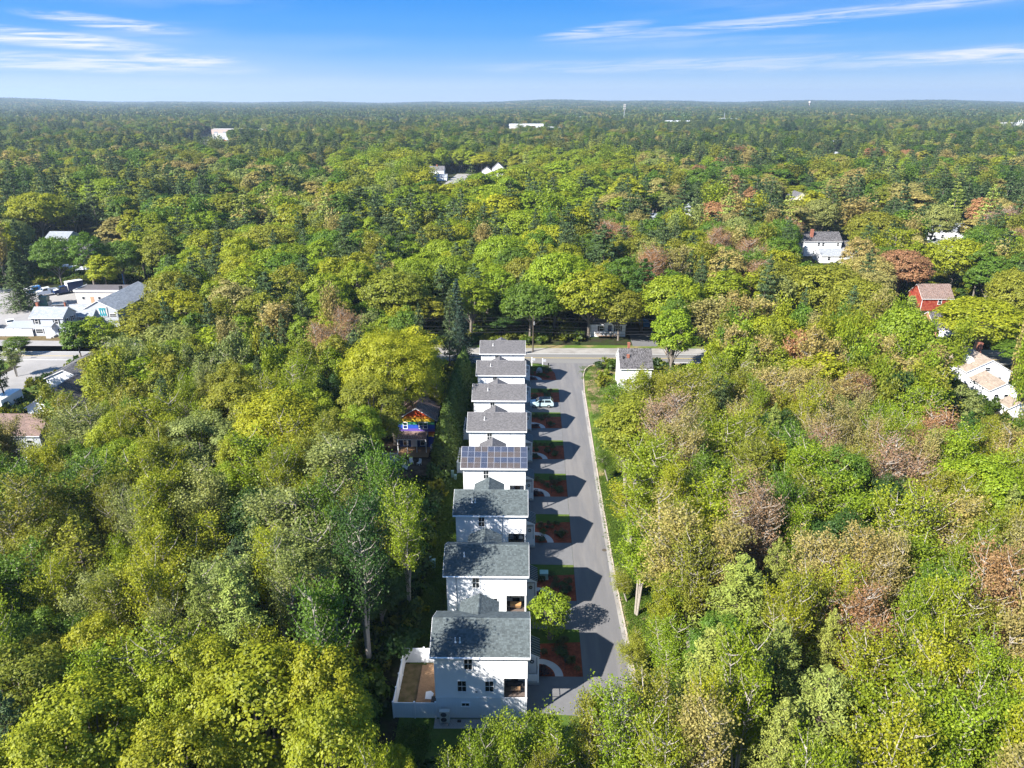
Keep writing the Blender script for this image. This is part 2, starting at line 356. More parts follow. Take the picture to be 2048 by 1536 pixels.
# ------------------------------------------------------------------ the white row houses (one built, seven copied with changes)
NH = 8
YE = [51.6 + 12.06*i for i in range(NH)]
def win(mb_name, parent, x0, x1, z0, z1, y, low=False, nm='window'):
    f = MB(); c = .085
    f.box(x0-c, x0, y-.055, y+.02, z0-.02, z1+c, 'white_trim'); f.box(x1, x1+c, y-.055, y+.02, z0-.02, z1+c, 'white_trim')
    f.box(x0, x1, y-.055, y+.02, z1, z1+c, 'white_trim')
    zm = (z0+z1)/2; xm = (x0+x1)/2
    if not low: f.box(x0, x1, y-.042, y+.01, zm-.025, zm+.025, 'sash')
    f.box(xm-.018, xm+.018, y-.038, y+.01, z0, zm-.025 if not low else z1, 'sash')
    if not low: f.box(xm-.018, xm+.018, y-.038, y+.01, zm+.025, z1, 'sash')
    w = f.build(nm, None, parent)
    MB().box(x0, x1, y-.024, y+.012, z0, z1).build('pane', 'window_glass', w)
    MB().box(x0-c-.03, x1+c+.03, y-.11, y-.002, z0-.075, z0-.022).build('sill', 'white_trim', w)
    return w
def boards(mb, x0, x1, z0, z1, y, ex=.19):
    n = max(1, round((z1-z0)/ex)); h = (z1-z0)/n
    for k in range(n):
        a, b = z0+k*h, z0+(k+1)*h
        mb.face([(x0, y-.038, a), (x1, y-.038, a), (x1, y-.006, b), (x0, y-.006, b)]); mb.face([(x0, y-.006, a), (x1, y-.006, a), (x1, y-.038, a), (x0, y-.038, a)])
def side_boards(mb, x, sgn, y0, y1, z0, z1, ex=.19):
    n = max(1, round((z1-z0)/ex)); h = (z1-z0)/n
    for k in range(n):
        a, b = z0+k*h, z0+(k+1)*h
        mb.face([(x+sgn*.030, y0, a), (x+sgn*.030, y1, a), (x+sgn*.012, y1, b), (x+sgn*.012, y0, b)]); mb.face([(x+sgn*.012, y0, a), (x+sgn*.012, y1, a), (x+sgn*.030, y1, a), (x+sgn*.030, y0, a)])
XL, XR, YW, YB = -7.95, .78, .35, 6.05
ZE, ZR, YR = 7.95, 9.80, 3.2
SL = Vector((0, YR, ZR-ZE)); SLN = Vector((0, -(ZR-ZE), YR)).normalized()
ROOFX0, ROOFX1 = -8.31, 1.05
PX = -1.41                                                # left jamb of the corner porch
def row_house(roofm, pipes, downspout, label):
    h = thing('row_house', label, 'house', (0, 0, 0), 0, 'white houses in the row along the lane')
    w = MB()
    w.box(XL, XR, YW, YB, .15, 2.66); w.box(XL, PX, YW, YB, 2.66, ZE-.02); w.box(PX, XR, YW, YB, 5.16, ZE-.02); w.box(PX, XR, YW+2.1, YB, 2.66, 5.16)
    for x in (XL, XR-.1):
        w.prism([(x, YW, ZE-.02), (x, YB, ZE-.02), (x, YR, ZR-.16)], (.1, 0, 0))
    w.build('wall', 'white_siding', h)
    f = MB(); f.box(XL+.03, XR-.03, YW+.03, YB-.03, 0, .15); f.build('foundation', 'concrete', h)
    s = MB(); boards(s, XL+.1, PX-.1, 2.80, ZE-.2, YW); boards(s, PX, XR-.1, 5.28, ZE-.2, YW)
    side_boards(s, XL, -1, YW+.1, YB, 2.8, ZE-.1); side_boards(s, XR, 1, YW+2.1, YB, 2.8, ZE-.1); side_boards(s, XR, 1, YW+.1, YW+2.1, 5.28, ZE-.1)
    tag(s.build('siding', 'white_siding', h), kind='stuff')
    b = MB(); n = 34
    for k in range(n):
        x = XL+.12 + (XR-XL-.24)*k/(n-1); b.box(x-.022, x+.022, YW-.022, YW+.002, .2, 2.64)
    tag(b.build('batten', 'white_siding', h), kind='stuff')
    t = MB(); t.box(XL-.03, XR+.03, YW-.06, YW+.003, 2.66, 2.79); t.box(XL-.032, XL+.1, YW-.052, YW+.004, 2.79, ZE-.2); t.box(XR-.1, XR+.032, YW-.052, YW+.004, 5.16, ZE-.2)
    t.box(XL-.03, XR+.03, YW-.052, YW+.003, ZE-.2, ZE-.05); t.box(PX-.1, PX, YW-.052, YW+.004, 2.79, 5.16); t.box(PX, XR-.1, YW-.052, YW+.004, 5.16, 5.28)
    t.build('trim', 'white_trim', h)
    # roof: deck, shingles, fascia, gutter and rake boards
    r = MB(); dz = .11
    for x0, x1 in ((ROOFX0, ROOFX1),):
        r.prism([(x0, 0, ZE-dz), (x0, 0, ZE), (x0, YR, ZR), (x0, 2*YR, ZE), (x0, 2*YR, ZE-dz), (x0, YR, ZR-dz)], (x1-x0, 0, 0))
    ro = r.build('roof', 'roof_deck', h)
    sh = MB(); L = SL.length
    shingles(sh, (ROOFX0, 0, ZE), (1, 0, 0), SL, SLN, ROOFX1-ROOFX0, L, roofm)
    shingles(sh, (ROOFX1, 2*YR, ZE), (-1, 0, 0), (0, -YR, ZR-ZE), (0, ZR-ZE, YR), ROOFX1-ROOFX0, L, roofm)
    x = ROOFX0
    while x < ROOFX1-.05:
        e = min(ROOFX1, x+.26); v = RNG.random()
        for sg in (-1, 1): sh.face([(x, YR, ZR+.035), (e, YR, ZR+.03), (e, YR+sg*.15, ZR-.06), (x, YR+sg*.15, ZR-.055)], roofm, v)
        x = e
    tag(sh.build('shingle', None, ro), kind='stuff')
    g = MB(); g.box(ROOFX0-.02, ROOFX1+.02, -.03, -.002, ZE-.2, ZE+.01); g.box(ROOFX0, ROOFX1, -.13, -.03, ZE-.13, ZE-.015)
    for x in (ROOFX0-.025, ROOFX1):
        for y0, z0, y1, z1 in ((0, ZE, YR, ZR), (2*YR, ZE, YR, ZR)):
            g.prism([(x, y0, z0-.2), (x, y0, z0+.02), (x, y1, z1+.02), (x, y1, z1-.2)], (.025, 0, 0))
    g.build('fascia', 'white_trim', ro)
    sf = MB(); sf.box(ROOFX0+.03, ROOFX1-.03, .0, YW-.055, ZE-.2, ZE-.15); sf.build('soffit', 'white_trim', ro)
    # rear wing with its own little gable roof
    wx0, wx1, wy1, wz = -5.85, -2.25, 7.75, 8.98
    ww = MB(); ww.box(wx0, wx1, YB, wy1, .15, ZE-.05); xm = (wx0+wx1)/2
    ww.prism([(wx0, wy1-.1, ZE-.05), (wx1, wy1-.1, ZE-.05), (xm, wy1-.1, wz-.12)], (0, .1, 0)); ww.build('rear_wing_wall', 'white_siding', h)
    y0 = 4.0; y1 = wy1+.16; ov = .2
    rw = MB(); rw.prism([(wx0-ov, y0, ZE-.14), (wx0-ov, y0, ZE-.03), (xm, y0, wz), (wx1+ov, y0, ZE-.03), (wx1+ov, y0, ZE-.14), (xm, y0, wz-.11)], (0, y1-y0, 0))
    rwo = rw.build('rear_wing_roof', 'roof_deck', h)
    s2 = MB(); hw = xm-wx0+ov; rs = wz-ZE+.03; ls = math.hypot(hw, rs)
    shingles(s2, (wx0-ov, y1, ZE-.03), (0, -1, 0), (hw, 0, rs), (-rs, 0, hw), y1-y0, ls, roofm)
    shingles(s2, (wx1+ov, y0, ZE-.03), (0, 1, 0), (-hw, 0, rs), (rs, 0, hw), y1-y0, ls, roofm)
    yy = y0
    while yy < y1:
        e = min(y1, yy+.26); v = RNG.random()
        for sg in (-1, 1): s2.face([(xm, yy, wz+.035), (xm, e, wz+.03), (xm+sg*.15, e, wz-.045), (xm+sg*.15, yy, wz-.04)], roofm, v)
        yy = e
    tag(s2.build('shingle', None, rwo), kind='stuff')
    # windows
    win('w', h, -5.12, -4.40, 6.22, 7.52, YW-.03); win('w', h, -5.80, -5.02, 3.55, 4.80, YW-.03); win('w', h, -3.18, -2.42, 3.57, 4.80, YW-.03)
    win('w', h, -5.46, -4.78, 1.70, 2.06, YW-.03, True, 'basement_window')
    MB().box(-4.12, -3.94, YW-.10, YW-.002, 3.38, 3.62).build('dryer_vent', 'galvanised', h)
    # corner porch: floor, ceiling, post, curbs
    p = MB(); p.box(PX+.004, XR-.004, YW+.01, YW+2.1, 2.66, 2.74); fl = p.build('porch_floor', 'porch_boards', h)
    MB().box(PX+.004, XR-.004, YW+.02, YW+2.1, 5.08, 5.156).build('porch_ceiling', 'white_trim', h)
    MB().box(XR-.17, XR-.003, YW+.005, YW+.17, 2.742, 5.078).build('porch_post', 'white_trim', h)
    rl = MB(); rl.box(PX+.01, XR-.175, YW+.06, YW+.10, 2.76, 2.80); rl.box(PX+.01, XR-.175, YW+.06, YW+.10, 3.58, 3.63); rl.box(XR-.10, XR-.06, YW+.175, YW+2.09, 3.58, 3.63); rl.box(XR-.10, XR-.06, YW+.175, YW+2.09, 2.76, 2.80)
    rl.build('porch_rail', 'black_metal', h)
    bw = MB(); bw.box(PX+.006, XR-.006, YW+2.06, YW+2.094, 2.75, 5.07); bw.build('porch_back_wall', 'grey_siding', h)
    dr = MB(); dr.box(-.75, .05, YW+2.03, YW+2.058, 2.76, 4.75); dr.build('porch_door', 'window_glass', h)
    # entry porch on the lane side with a dark standing-seam roof
    ex0, ex1, ey0, ey1 = XR+.035, 2.05, 4.75, 7.3
    er = MB(); er.prism([(ex0, ey0, 4.32), (ex0, ey0, 4.40), (ex1+.12, ey0, 3.72), (ex1+.12, ey0, 3.64)], (0, ey1-ey0, 0)); e = er.build('entry_roof', 'metal_roof', h)
    sm = MB()
    for k in range(8):
        y = ey0+.05+k*(ey1-ey0-.1)/7; sm.prism([(ex0, y-.012, 4.403), (ex0, y-.012, 4.445), (ex1+.12, y-.012, 3.765), (ex1+.12, y-.012, 3.723)], (0, .024, 0))
    sm.build('roof_seam', 'steel', e)
    eb = MB(); eb.prism([(ex0, ey0-.03, 3.62), (ex0, ey0-.03, 4.31), (ex1+.1, ey0-.03, 3.63)], (0, .025, 0)); eb.build('entry_gable', 'white_trim', h)
    po = MB(); po.box(ex1-.14, ex1, ey0+.02, ey0+.16, .3, 3.63); po.build('entry_post', 'white_trim', h)
    po = MB(); po.box(ex1-.14, ex1, ey1-.18, ey1-.04, .3, 3.63); po.build('entry_post', 'white_trim', h)
    de = MB(); de.box(ex0, ex1+.05, ey0, ey1, 0, .3); de.build('entry_deck', 'concrete', h)
    ew = MB(); ew.box(ex0, ex1-.15, ey0+.06, ey0+.1, .42, 1.3); ew.build('entry_panel', 'white_trim', h)
    ed = MB(); ed.box(ex0, ex1-.14, 6.1, 7.2, .3, 3.6); eo = ed.build('entry_wall', 'grey_siding', h)
    dd = MB(); dd.box(ex0+.12, ex0+.98, 6.05, 6.098, .32, 2.4); d_ = dd.build('entry_door', 'white_trim', h)
    wr = MB(); c = Vector((ex0+.55, 6.02, 1.85))
    wr.tube([c+Vector((.17*math.cos(a), 0, .17*math.sin(a))) for a in np.linspace(0, 2*math.pi, 13)], .06, 6); wr.build('wreath', 'shutter', d_)
    for x, y in pipes:
        pm = MB(); z = ZE+(ZR-ZE)*y/YR; pm.tube([(x, y, z-.05), (x, y, z+.55)], .055, 8); pm.tube([(x, y, z-.03), (x, y, z+.10)], [.13, .07], 8); pm.build('vent_pipe', 'white_trim', ro)
    if downspout is not None:
        ds = MB(); ds.box(downspout-.04, downspout+.04, YW-.12, YW-.032, .3, ZE-.2); ds.build('downspout', 'grey_siding', h)
    return h
ord8 = ['nearest white row house, mottled tree shade on its blue-grey roof', 'second white row house from the camera, with a picture frame on its porch', 'third white row house, two black chairs on its porch', 'white row house with two rows of solar panels on its roof', 'white row house just behind the solar roof, grey shingles', 'sixth white row house in the row, second behind the solar roof', 'white row house with the pale car parked beside it', 'farthest white row house, next to the main road']
houses = [row_house('slate_blue_shingle', [(-5.98, 1.2), (-5.55, 1.2)], None, ord8[0])]
houses.append(row_house('slate_blue_shingle', [(-6.1, 2.0)], -6.9, ord8[1]))
houses.append(row_house('slate_blue_shingle', [(-6.0, 1.6), (-5.6, 1.6)], -2.2, ord8[2]))
houses.append(row_house('grey_shingle', [], None, ord8[3]))
houses.append(row_house('grey_shingle', [(-5.6, 1.9)], None, ord8[4]))
for i in range(NH):
    if i >= 5: houses.append(dup(houses[4], kid_map(), (0, 0, 0), None, ord8[i]))
    houses[i].location = (0, YE[i], 0)
# solar panels: twenty on the fourth roof, each with frame, cell field and busbars
up = SL.normalized(); pw, ph = .925, 1.78
pan = thing('solar_panel', 'solar panel', 'solar panel', (0, 0, 0), 0, 'solar panels on the row house roof')
fr = MB(); fr.box(0, pw, 0, ph, 0, .03); fr.build('panel_frame', 'solar_bar', pan)
def cell_mesh(brown):
    ce = MB()
    n = 6
    for j in range(2):
        for k in range(n):
            x0 = .022+k*(pw-.044)/n; x1 = .022+(k+1)*(pw-.044)/n-.022; ya, yb = (.02, ph/2-.012) if j == 0 else (ph/2+.012, ph-.02)
            ce.face([(x0, ya, .036), (x1, ya, .036), (x1, yb, .036), (x0, yb, .036)], 'solar_brown' if brown[j] else 'solar_cell')
    return ce.mesh('cell')
cells = [cell_mesh(b) for b in ((0, 0), (1, 0), (0, 1), (1, 1))]
link('cell', cells[0], pan)
km = kid_map(); pitch = math.atan2(ZR-ZE, YR)
first = True
tot = 10*pw
for r_ in range(2):
    for c_ in range(10):
        x = ROOFX0+.03+c_*(pw+.008); d = .05+r_*(ph+.015)
        pos = Vector((x, YE[3], ZE)) + up*d + SLN*.09
        lab = '%s solar panel from the left in the %s row of the solar roof' % (['leftmost', 'second', 'third', 'fourth', 'fifth', 'sixth', 'seventh', 'eighth', 'ninth', 'rightmost'][c_], ['lower', 'upper'][r_])
        lab = lab.replace('leftmost solar panel from the left', 'leftmost solar panel').replace('rightmost solar panel from the left', 'rightmost solar panel')
        o = pan if first else copy_tree(pan, km); first = False
        o.location = pos; o.rotation_euler = (pitch, 0, 0); o['label'] = lab
        for ch in (km[pan] if o is pan else [k for k in bpy.data.objects if k.parent == o]):
            if ch.name.startswith('cell'): ch.data = cells[RNG.choice((0, 0, 1, 2, 3, 1))]

# gardens beside each house: driveway, mulch bed, grass, curved walk, little shrubs
def sx(y): return 6.62 + (7.75-6.62)*(y-52)/70 - .02
def arc(cx, cy, rx, ry, a0, a1, n=14): return [(cx+rx*math.cos(a0+(a1-a0)*k/n), cy+ry*math.sin(a0+(a1-a0)*k/n)) for k in range(n+1)]
for i in range(NH):
    y = YE[i]
    strip('driveway', [(.8, y+1.1), (.8, y+5.9)], [(sx(y+1.1), y+.8), (sx(y+5.9), y+5.9)], .008, 'asphalt_drive')
    strip('mulch_bed', [(.85, y+5.9), (.85, y+11.1)], [(sx(y+5.9), y+5.9), (sx(y+11.1), y+11.1)], .010, 'mulch')
    if i < NH-1: strip('grass_strip', [(.85, y+10.6), (.85, y+13.1)], [(sx(y+11), y+11.0), (sx(y+13.0), y+13.0)], .013, 'lawn')
    strip('garden_walk', arc(2.1, y+5.92, 1.7, 1.75, 0, math.pi*.60), arc(2.1, y+5.92, 2.55, 2.5, 0, math.pi*.60), .018, 'concrete')

# ------------------------------------------------------------------ other buildings
def gable(name, label, cat, x0, x1, y0, y1, ze, zr, axis, wall, roofm, wins=(), base=0, chim=(), ov=.35, shing=True, group=None, shutters=False, gwall=None, door=None, rz=0, pitch_tab=(.24, .55)):
    """a gabled building; survey units in, metres out; axis is the ridge direction; wins: (side, u, z, w, h)"""
    x0, x1, y0, y1, ze, zr = [v*K for v in (x0, x1, y0, y1, ze, zr)]
    cx, cy = (x0+x1)/2, (y0+y1)/2; W, D = (x1-x0)/2, (y1-y0)/2
    h = thing(name, label, cat, (cx, cy, 0), rz, group)
    w = MB(); w.box(-W, W, -D, D, 0, ze-.06)
    if axis == 'x':
        for x in (-W, W-.1): w.prism([(x, -D, ze-.06), (x, D, ze-.06), (x, 0, zr-.18)], (.1, 0, 0), gwall and gwall)
    else:
        for y in (-D, D-.1): w.prism([(-W, y, ze-.06), (W, y, ze-.06), (0, y, zr-.18)], (0, .1, 0))
    w.mats = []; w.m = [0]*len(w.m); w.build('wall', wall, h)
    r = MB(); run = (D if axis == 'x' else W); sl = (zr-ze)/run; e = run+ov; zeo = ze-sl*ov; t = .14
    if axis == 'x':
        a = W+ov*.7; r.prism([(-a, -e, zeo-t), (-a, -e, zeo), (-a, 0, zr), (-a, e, zeo), (-a, e, zeo-t), (-a, 0, zr-t)], (2*a, 0, 0))
    else:
        a = D+ov*.7; r.prism([(-e, -a, zeo-t), (-e, -a, zeo), (0, -a, zr), (e, -a, zeo), (e, -a, zeo-t), (0, -a, zr-t)], (0, 2*a, 0))
    ro = r.build('roof', 'white_trim', h)
    sh = MB(); lv = math.hypot(e, zr-zeo)
    if axis == 'x':
        shingles(sh, (-a, -e, zeo), (1, 0, 0), (0, e, zr-zeo), (0, -(zr-zeo), e), 2*a, lv, roofm, *pitch_tab); shingles(sh, (a, e, zeo), (-1, 0, 0), (0, -e, zr-zeo), (0, zr-zeo, e), 2*a, lv, roofm, *pitch_tab)
    else:
        shingles(sh, (-e, a, zeo), (0, -1, 0), (e, 0, zr-zeo), (-(zr-zeo), 0, e), 2*a, lv, roofm, *pitch_tab); shingles(sh, (e, -a, zeo), (0, 1, 0), (-e, 0, zr-zeo), (zr-zeo, 0, e), 2*a, lv, roofm, *pitch_tab)
    tag(sh.build('shingle', None, ro), kind='stuff')
    for (s, u, z, ww, hh) in wins:
        u, z, ww, hh = u*K, z*K, ww*K, hh*K
        f = MB(); c = .09
        f.box(-ww/2-c, -ww/2, -.07, .02, -c, hh+c); f.box(ww/2, ww/2+c, -.07, .02, -c, hh+c); f.box(-ww/2, ww/2, -.07, .02, hh, hh+c); f.box(-ww/2, ww/2, -.07, .02, -c, 0); f.box(-ww/2, ww/2, -.05, .01, hh/2-.03, hh/2+.03)
        o = f.build('window', 'white_trim', h); g = MB().box(-ww/2, ww/2, -.03, .012, 0, hh).build('pane', 'window_glass', o)
        if shutters:
            for sg in (-1, 1): MB().box(sg*(ww/2+.27)-.17, sg*(ww/2+.27)+.17, -.06, -.004, -.05, hh+.05).build('shutter', 'shutter', o)
        o.location, o.rotation_euler = {'F': ((u-cx, -D, z), (0, 0, 0)), 'B': ((u-cx, D, z), (0, 0, math.pi)), 'L': ((-W, u-cy, z), (0, 0, -math.pi/2)), 'R': ((W, u-cy, z), (0, 0, math.pi/2))}[s]
    for (x, y, s, top) in chim:
        c = MB(); x, y = x*K-cx, y*K-cy; s *= K; c.box(x-s/2, x+s/2, y-s/2, y+s/2, ze*.8, top*K); c.box(x-s/2-.05, x+s/2+.05, y-s/2-.05, y+s/2+.05, top*K-.18, top*K-.06); c.build('chimney', 'brick', ro)
    if door:
        u, z, ww, hh, m = door; u *= K; ww *= K; hh *= K
        d = MB(); d.box(u-cx-ww/2, u-cx+ww/2, -D-.06, -D+.01, z, z+hh); d.build('door', m, h)
        f = MB(); f.box(u-cx-ww/2-.1, u-cx-ww/2, -D-.075, -D+.01, z, z+hh+.1); f.box(u-cx+ww/2, u-cx+ww/2+.1, -D-.075, -D+.01, z, z+hh+.1); f.box(u-cx-ww/2, u-cx+ww/2, -D-.075, -D+.01, z+hh, z+hh+.1); f.build('door_frame', 'white_trim', h)
    return h
# house at the lane corner
jh = gable('corner_house', 'white house with mottled dark roof at the lane and main road corner', 'house', 18.3, 24.0, 121.4, 127.4, 4.7, 7.3, 'x', 'white_siding', 'dark_shingle',
      [('F', 20, 1.2, .8, 1.2), ('F', 22.8, 1.2, .8, 1.2), ('F', 22, 3.2, .7, .9), ('L', 124.4, 1.3, .8, 1.2), ('L', 124.4, 4.2, .7, 1)], chim=[(20.1, 125.0, .45, 8.2)])
c = MB(); c.box(-.26, .26, -.22, .22, 0, 1.15); c.build('chimney', 'brick', jh, (-1.55, -1.6, 6.2)); c = MB(); c.prism([(-.5, -.3, -.2), (.5, -.3, -.2), (0, -.3, .5)], (0, .9, 0)); c.build('chimney_saddle', 'flat_roof', jh, (-1.55, -1.1, 6.6))
MB().tube([(-2.55, -1.9, 6.2), (-2.55, -1.9, 7.1)], .13, 8).build('vent_pipe', 'black_metal', jh)
# white cottage under the trees across the main road
wc = gable('cottage', 'small white cottage with dark shutters under the trees across the main road', 'house', 15.8, 23.7, 153.6, 159.5, 3.1, 4.6, 'x', 'white_siding', 'grey_shingle',
      [('F', 18.3, 1.35, .95, 1.15), ('F', 22.0, 1.35, .95, 1.15)], shutters=True, door=(20.15, 1.0, .9, 2.0, 'paint_navy'))
g = MB(); g.prism([(-1.1, -4.3, 3.35), (1.3, -4.3, 3.35), (.1, -4.3, 4.3)], (0, 1.2, 0)); g.build('portico', 'white_trim', wc)
for x in (-.95, 1.1): MB().box(x, x+.16, -4.25, -4.1, .9, 3.345).build('portico_post', 'white_trim', wc)
d = MB(); d.box(-3, 2.2, -5.2, -3.32, .75, .88); d.build('deck', 'deck_wood', wc)
d = MB()
for z in (1.0, 1.75): d.box(-3, 2.2, -5.2, -5.12, z, z+.08)
for k in range(16): d.box(-3+k*.34, -2.94+k*.34, -5.18, -5.13, .9, 1.75)
d.build('deck_rail', 'white_trim', wc)
# rainbow-striped house in the gap of the wood
rh = gable('striped_house', 'blue house with rainbow-striped gable wall in the clearing left of the row', 'house', -18.5, -12.9, 97.4, 105.0, 5.2, 7.0, 'y', 'blue_siding', 'brown_shingle',
      [('F', -17.4, 3.55, .55, 1.0), ('F', -15.0, 3.55, .55, 1.0), ('F', -14.35, 3.55, .55, 1.0), ('F', -17.5, .75, .6, 1.1), ('F', -14.9, .75, .6, 1.1), ('R', 100.5, 3.6, .6, .9)], door=(-16.2, .55, .75, 1.95, 'white_trim'))
W = (-12.9+18.5)/2*K-.03; yf = -(105-97.4)/2*K
for m, z0, z1 in (('purple_stripe', 3.45, 4.0), ('blue_stripe', 4.0, 4.7), ('green_stripe', 4.7, 5.25), ('yellow_stripe', 5.25, 5.8)):
    s = MB()
    n = max(1, round((z1-z0)/.14)); hh = (z1-z0)/n
    for k in range(n):
        a, b = z0+k*hh, z0+(k+1)*hh; s.face([(-W, yf-.034, a), (W, yf-.034, a), (W, yf-.018, b), (-W, yf-.018, b)]); s.face([(-W, yf-.018, a), (W, yf-.018, a), (W, yf-.034, a), (-W, yf-.034, a)])
    s.build('colour_stripe', m, rh)
def gs(z0, z1, m):
    w0, w1 = [W*(7.0*K-.12-z)/(7.0*K-5.2*K) for z in (z0, z1)]; w0 = min(W, w0)
    MB().prism([(-w0, yf-.035, z0), (w0, yf-.035, z0), (max(w1, .05), yf-.035, z1), (-max(w1, .05), yf-.035, z1)], (0, .03, 0)).build('colour_stripe', m, rh)
gs(5.8, 6.25, 'orange_stripe'); gs(6.25, 7.55, 'red_stripe')
p = MB(); px1 = W-1.25; p.prism([(-W, yf-.04, 3.4), (-W, yf-.04, 3.5), (-W, yf-2.2, 2.95), (-W, yf-2.2, 2.85)], (W+px1, 0, 0)); po = p.build('porch_roof', 'white_trim', rh)
s = MB(); shingles(s, (-W, yf-2.2, 2.95), (1, 0, 0), (0, 2.16, .55), (0, -.55, 2.16), W+px1, 2.22, 'brown_shingle', .2, .4); tag(s.build('shingle', None, po), kind='stuff')
for k in range(4):
    x = -W+.05+k*(W+px1-.2)/3; MB().box(x, x+.1, yf-2.1, yf-2.0, 0, 2.86).build('porch_post', 'white_trim', rh)
for m, z0, z1 in (('red_stripe', 3.1, 3.4), ('orange_stripe', 2.75, 3.1), ('yellow_stripe', 2.45, 2.75), ('blue_stripe', .3, 2.45)): MB().box(px1+.1, W, yf-.035, yf-.003, z0, z1).build('colour_panel', m, rh)
d = MB(); d.box(-W, px1+.4, yf-3.6, yf-.04, .35, .47); d.build('deck', 'deck_wood', rh)
tank = MB(); tank.tube([(0, 0, 0), (0, 0, .1), (0, 0, .9), (0, 0, 1.15), (0, 0, 1.3)], [.16, .26, .26, .14, .1], 10)
tag(tank.build('gas_tank', 'silo_white', None, (-12.95*K-.6, 97.4*K-.6, 0)), 'white gas bottle standing at the corner of the rainbow-striped house', 'gas bottle')
# white raised deck with railing and stair
gz = thing('raised_deck', 'white railed deck with stairs in front of the striped house', 'deck', (-21.2, 102.3, 0))
d = MB(); d.box(-1.3, 1.3, -1.05, 1.05, 1.15, 1.27); d.build('deck_floor', 'white_trim', gz)
d = MB()
for k in range(9): d.box(-1.3+k*.291, -1.3+k*.291+.27, -1.08, -1.055, .05, 1.14)
d.build('skirt', 'vinyl_fence', gz)
for x in (-1.25, 0, 1.2):
    for y in (-1.0, .95): MB().box(x, x+.09, y, y+.09, 1.27, 2.5).build('post', 'white_trim', gz)
d = MB()
for y in (-.97, .98):
    for z in (1.5, 2.15): d.box(-1.16, 1.2, y, y+.05, z, z+.07)
    for k in range(14): d.box(-1.1+k*.17, -1.075+k*.17, y+.01, y+.035, 1.57, 2.15)
d.build('railing', 'white_trim', gz)
d = MB()
for k in range(6): d.box(1.3+k*.26, 1.6+k*.26, -.5, .5, 1.0-k*.18, 1.06-k*.18)
d.build('stair', 'white_trim', gz)
d = MB()
for y in (-.52, .48): d.prism([(1.3, y, 2.1), (1.3, y, 2.2), (2.9, y, 1.1), (2.9, y, 1.0)], (0, .05, 0)); d.box(2.84, 2.92, y, y+.06, .02, 1.1)
d.build('stair_rail', 'white_trim', gz)
# yard furniture by the striped house
def chair(name, label, m, loc, rz, group=None):
    t = thing(name, label, 'chair', loc, rz, group)
    MB().box(-.28, .28, -.28, .28, .36, .44).build('seat', m, t); MB().prism([(-.28, .24, .44), (-.28, .32, .44), (-.28, .42, 1.0), (-.28, .36, 1.0)], (.56, 0, 0)).build('backrest', m, t)
    for x in (-.27, .21):
        for y in (-.27, .2): MB().box(x, x+.06, y, y+.06, 0, .36).build('leg', m, t)
    return t
for k, (x, y, rz, l) in enumerate(((-17.9, 103.9, .4, 'white garden chair on the left of the striped house deck'), (-16.6, 103.5, -.6, 'white garden chair on the right of the striped house deck'))): chair('garden_chair', l, 'white_trim', (x, y, .47 if y > 104.9 else .0), rz, 'garden chairs by the striped house')
# grey house and workshop complex on the left
gl = gable('grey_house', 'grey two-storey house with blue-grey roof and dark shutters by the left street', 'house', -110.4, -103, 152.5, 157.6, 4.5, 6.2, 'x', 'grey_siding', 'pale_shingle',
      [('F', -109.1, 2.9, .75, 1.0), ('F', -104.6, 2.9, .75, 1.0), ('F', -103.9, .6, .75, 1.1), ('F', -109.0, .7, 1.6, .95), ('R', 154, 2.8, .7, 1), ('R', 156, 2.8, .7, 1)], chim=[(-110, 155.4, .5, 7.0), (-103.8, 155.6, .3, 7.0)], shutters=True)
b = MB(); b.prism([(-.4, -4.4, 2.9), (-.4, -4.4, 3.02), (-.4, -2.9, 3.6), (-.4, -2.9, 3.48)], (2.2, 0, 0)); b.build('entry_roof', 'pale_shingle', gl)
b = MB(); b.box(-.3, 1.7, -4.3, -2.9, 0, .5); b.box(.1, 1.3, -4.9, -4.3, 0, .25); b.build('entry_step', 'concrete', gl)
for x in (-.3, 1.6): MB().box(x, x+.1, -4.3, -4.2, .5, 2.9).build('entry_post', 'white_trim', gl)
gable('rear_wing_house', 'low wing with hipped blue-grey roof joining grey house and workshop', 'building', -105.6, -99.4, 157.75, 162.8, 3.4, 5.3, 'x', 'grey_siding', 'pale_shingle', [('F', -101.9, 1.9, .6, .9), ('F', -100.3, 1.9, .6, .9)], shutters=True)
ws = gable('workshop', 'long blue-roofed workshop with a teal sign on its gable', 'building', -102.6, -94.3, 159.2, 178, 4.3, 6.5, 'y', 'grey_siding', 'pale_shingle', [('F', -100.9, 2.2, .6, 1.0), ('F', -95.4, 2.6, 1.6, .7)], pitch_tab=(.4, .9))
b = MB(); b.box(-.2, 2.1, -10.7, -10.58, 3.0, 5.6); sg = b.build('sign_board', 'silo_white', ws)
b = MB()
for k in range(3):
    x = .0+k*.62
    b.prism([(x, -10.74, 3.2), (x+.2, -10.74, 3.2), (x+.62, -10.74, 5.4), (x+.42, -10.74, 5.4)], (0, .03, 0)); b.prism([(x+.42, -10.79, 3.2), (x+.62, -10.79, 3.2), (x+.2, -10.79, 5.4), (x, -10.79, 5.4)], (0, .03, 0))
b.build('sign_emblem', 'teal_sign', sg)
fb = thing('flat_roofed_shop', 'pale flat-roofed building between the box truck and blue workshop', 'building', (-110.4*K, 183*K, 0))
MB().box(-7, 7, -3.4, 3.4, 0, 3.9).build('wall', 'beige_siding', fb)
MB().box(-7.2, 7.2, -3.6, 3.6, 3.9, 4.0).build('roof', 'flat_roof', fb)
b = MB(); b.box(-7.25, 7.25, -3.75, -3.6, 3.6, 4.15); b.box(-7.35, -7.2, -3.6, 3.6, 3.6, 4.15); b.box(7.2, 7.35, -3.6, 3.6, 3.6, 4.15); b.build('parapet', 'white_trim', fb)
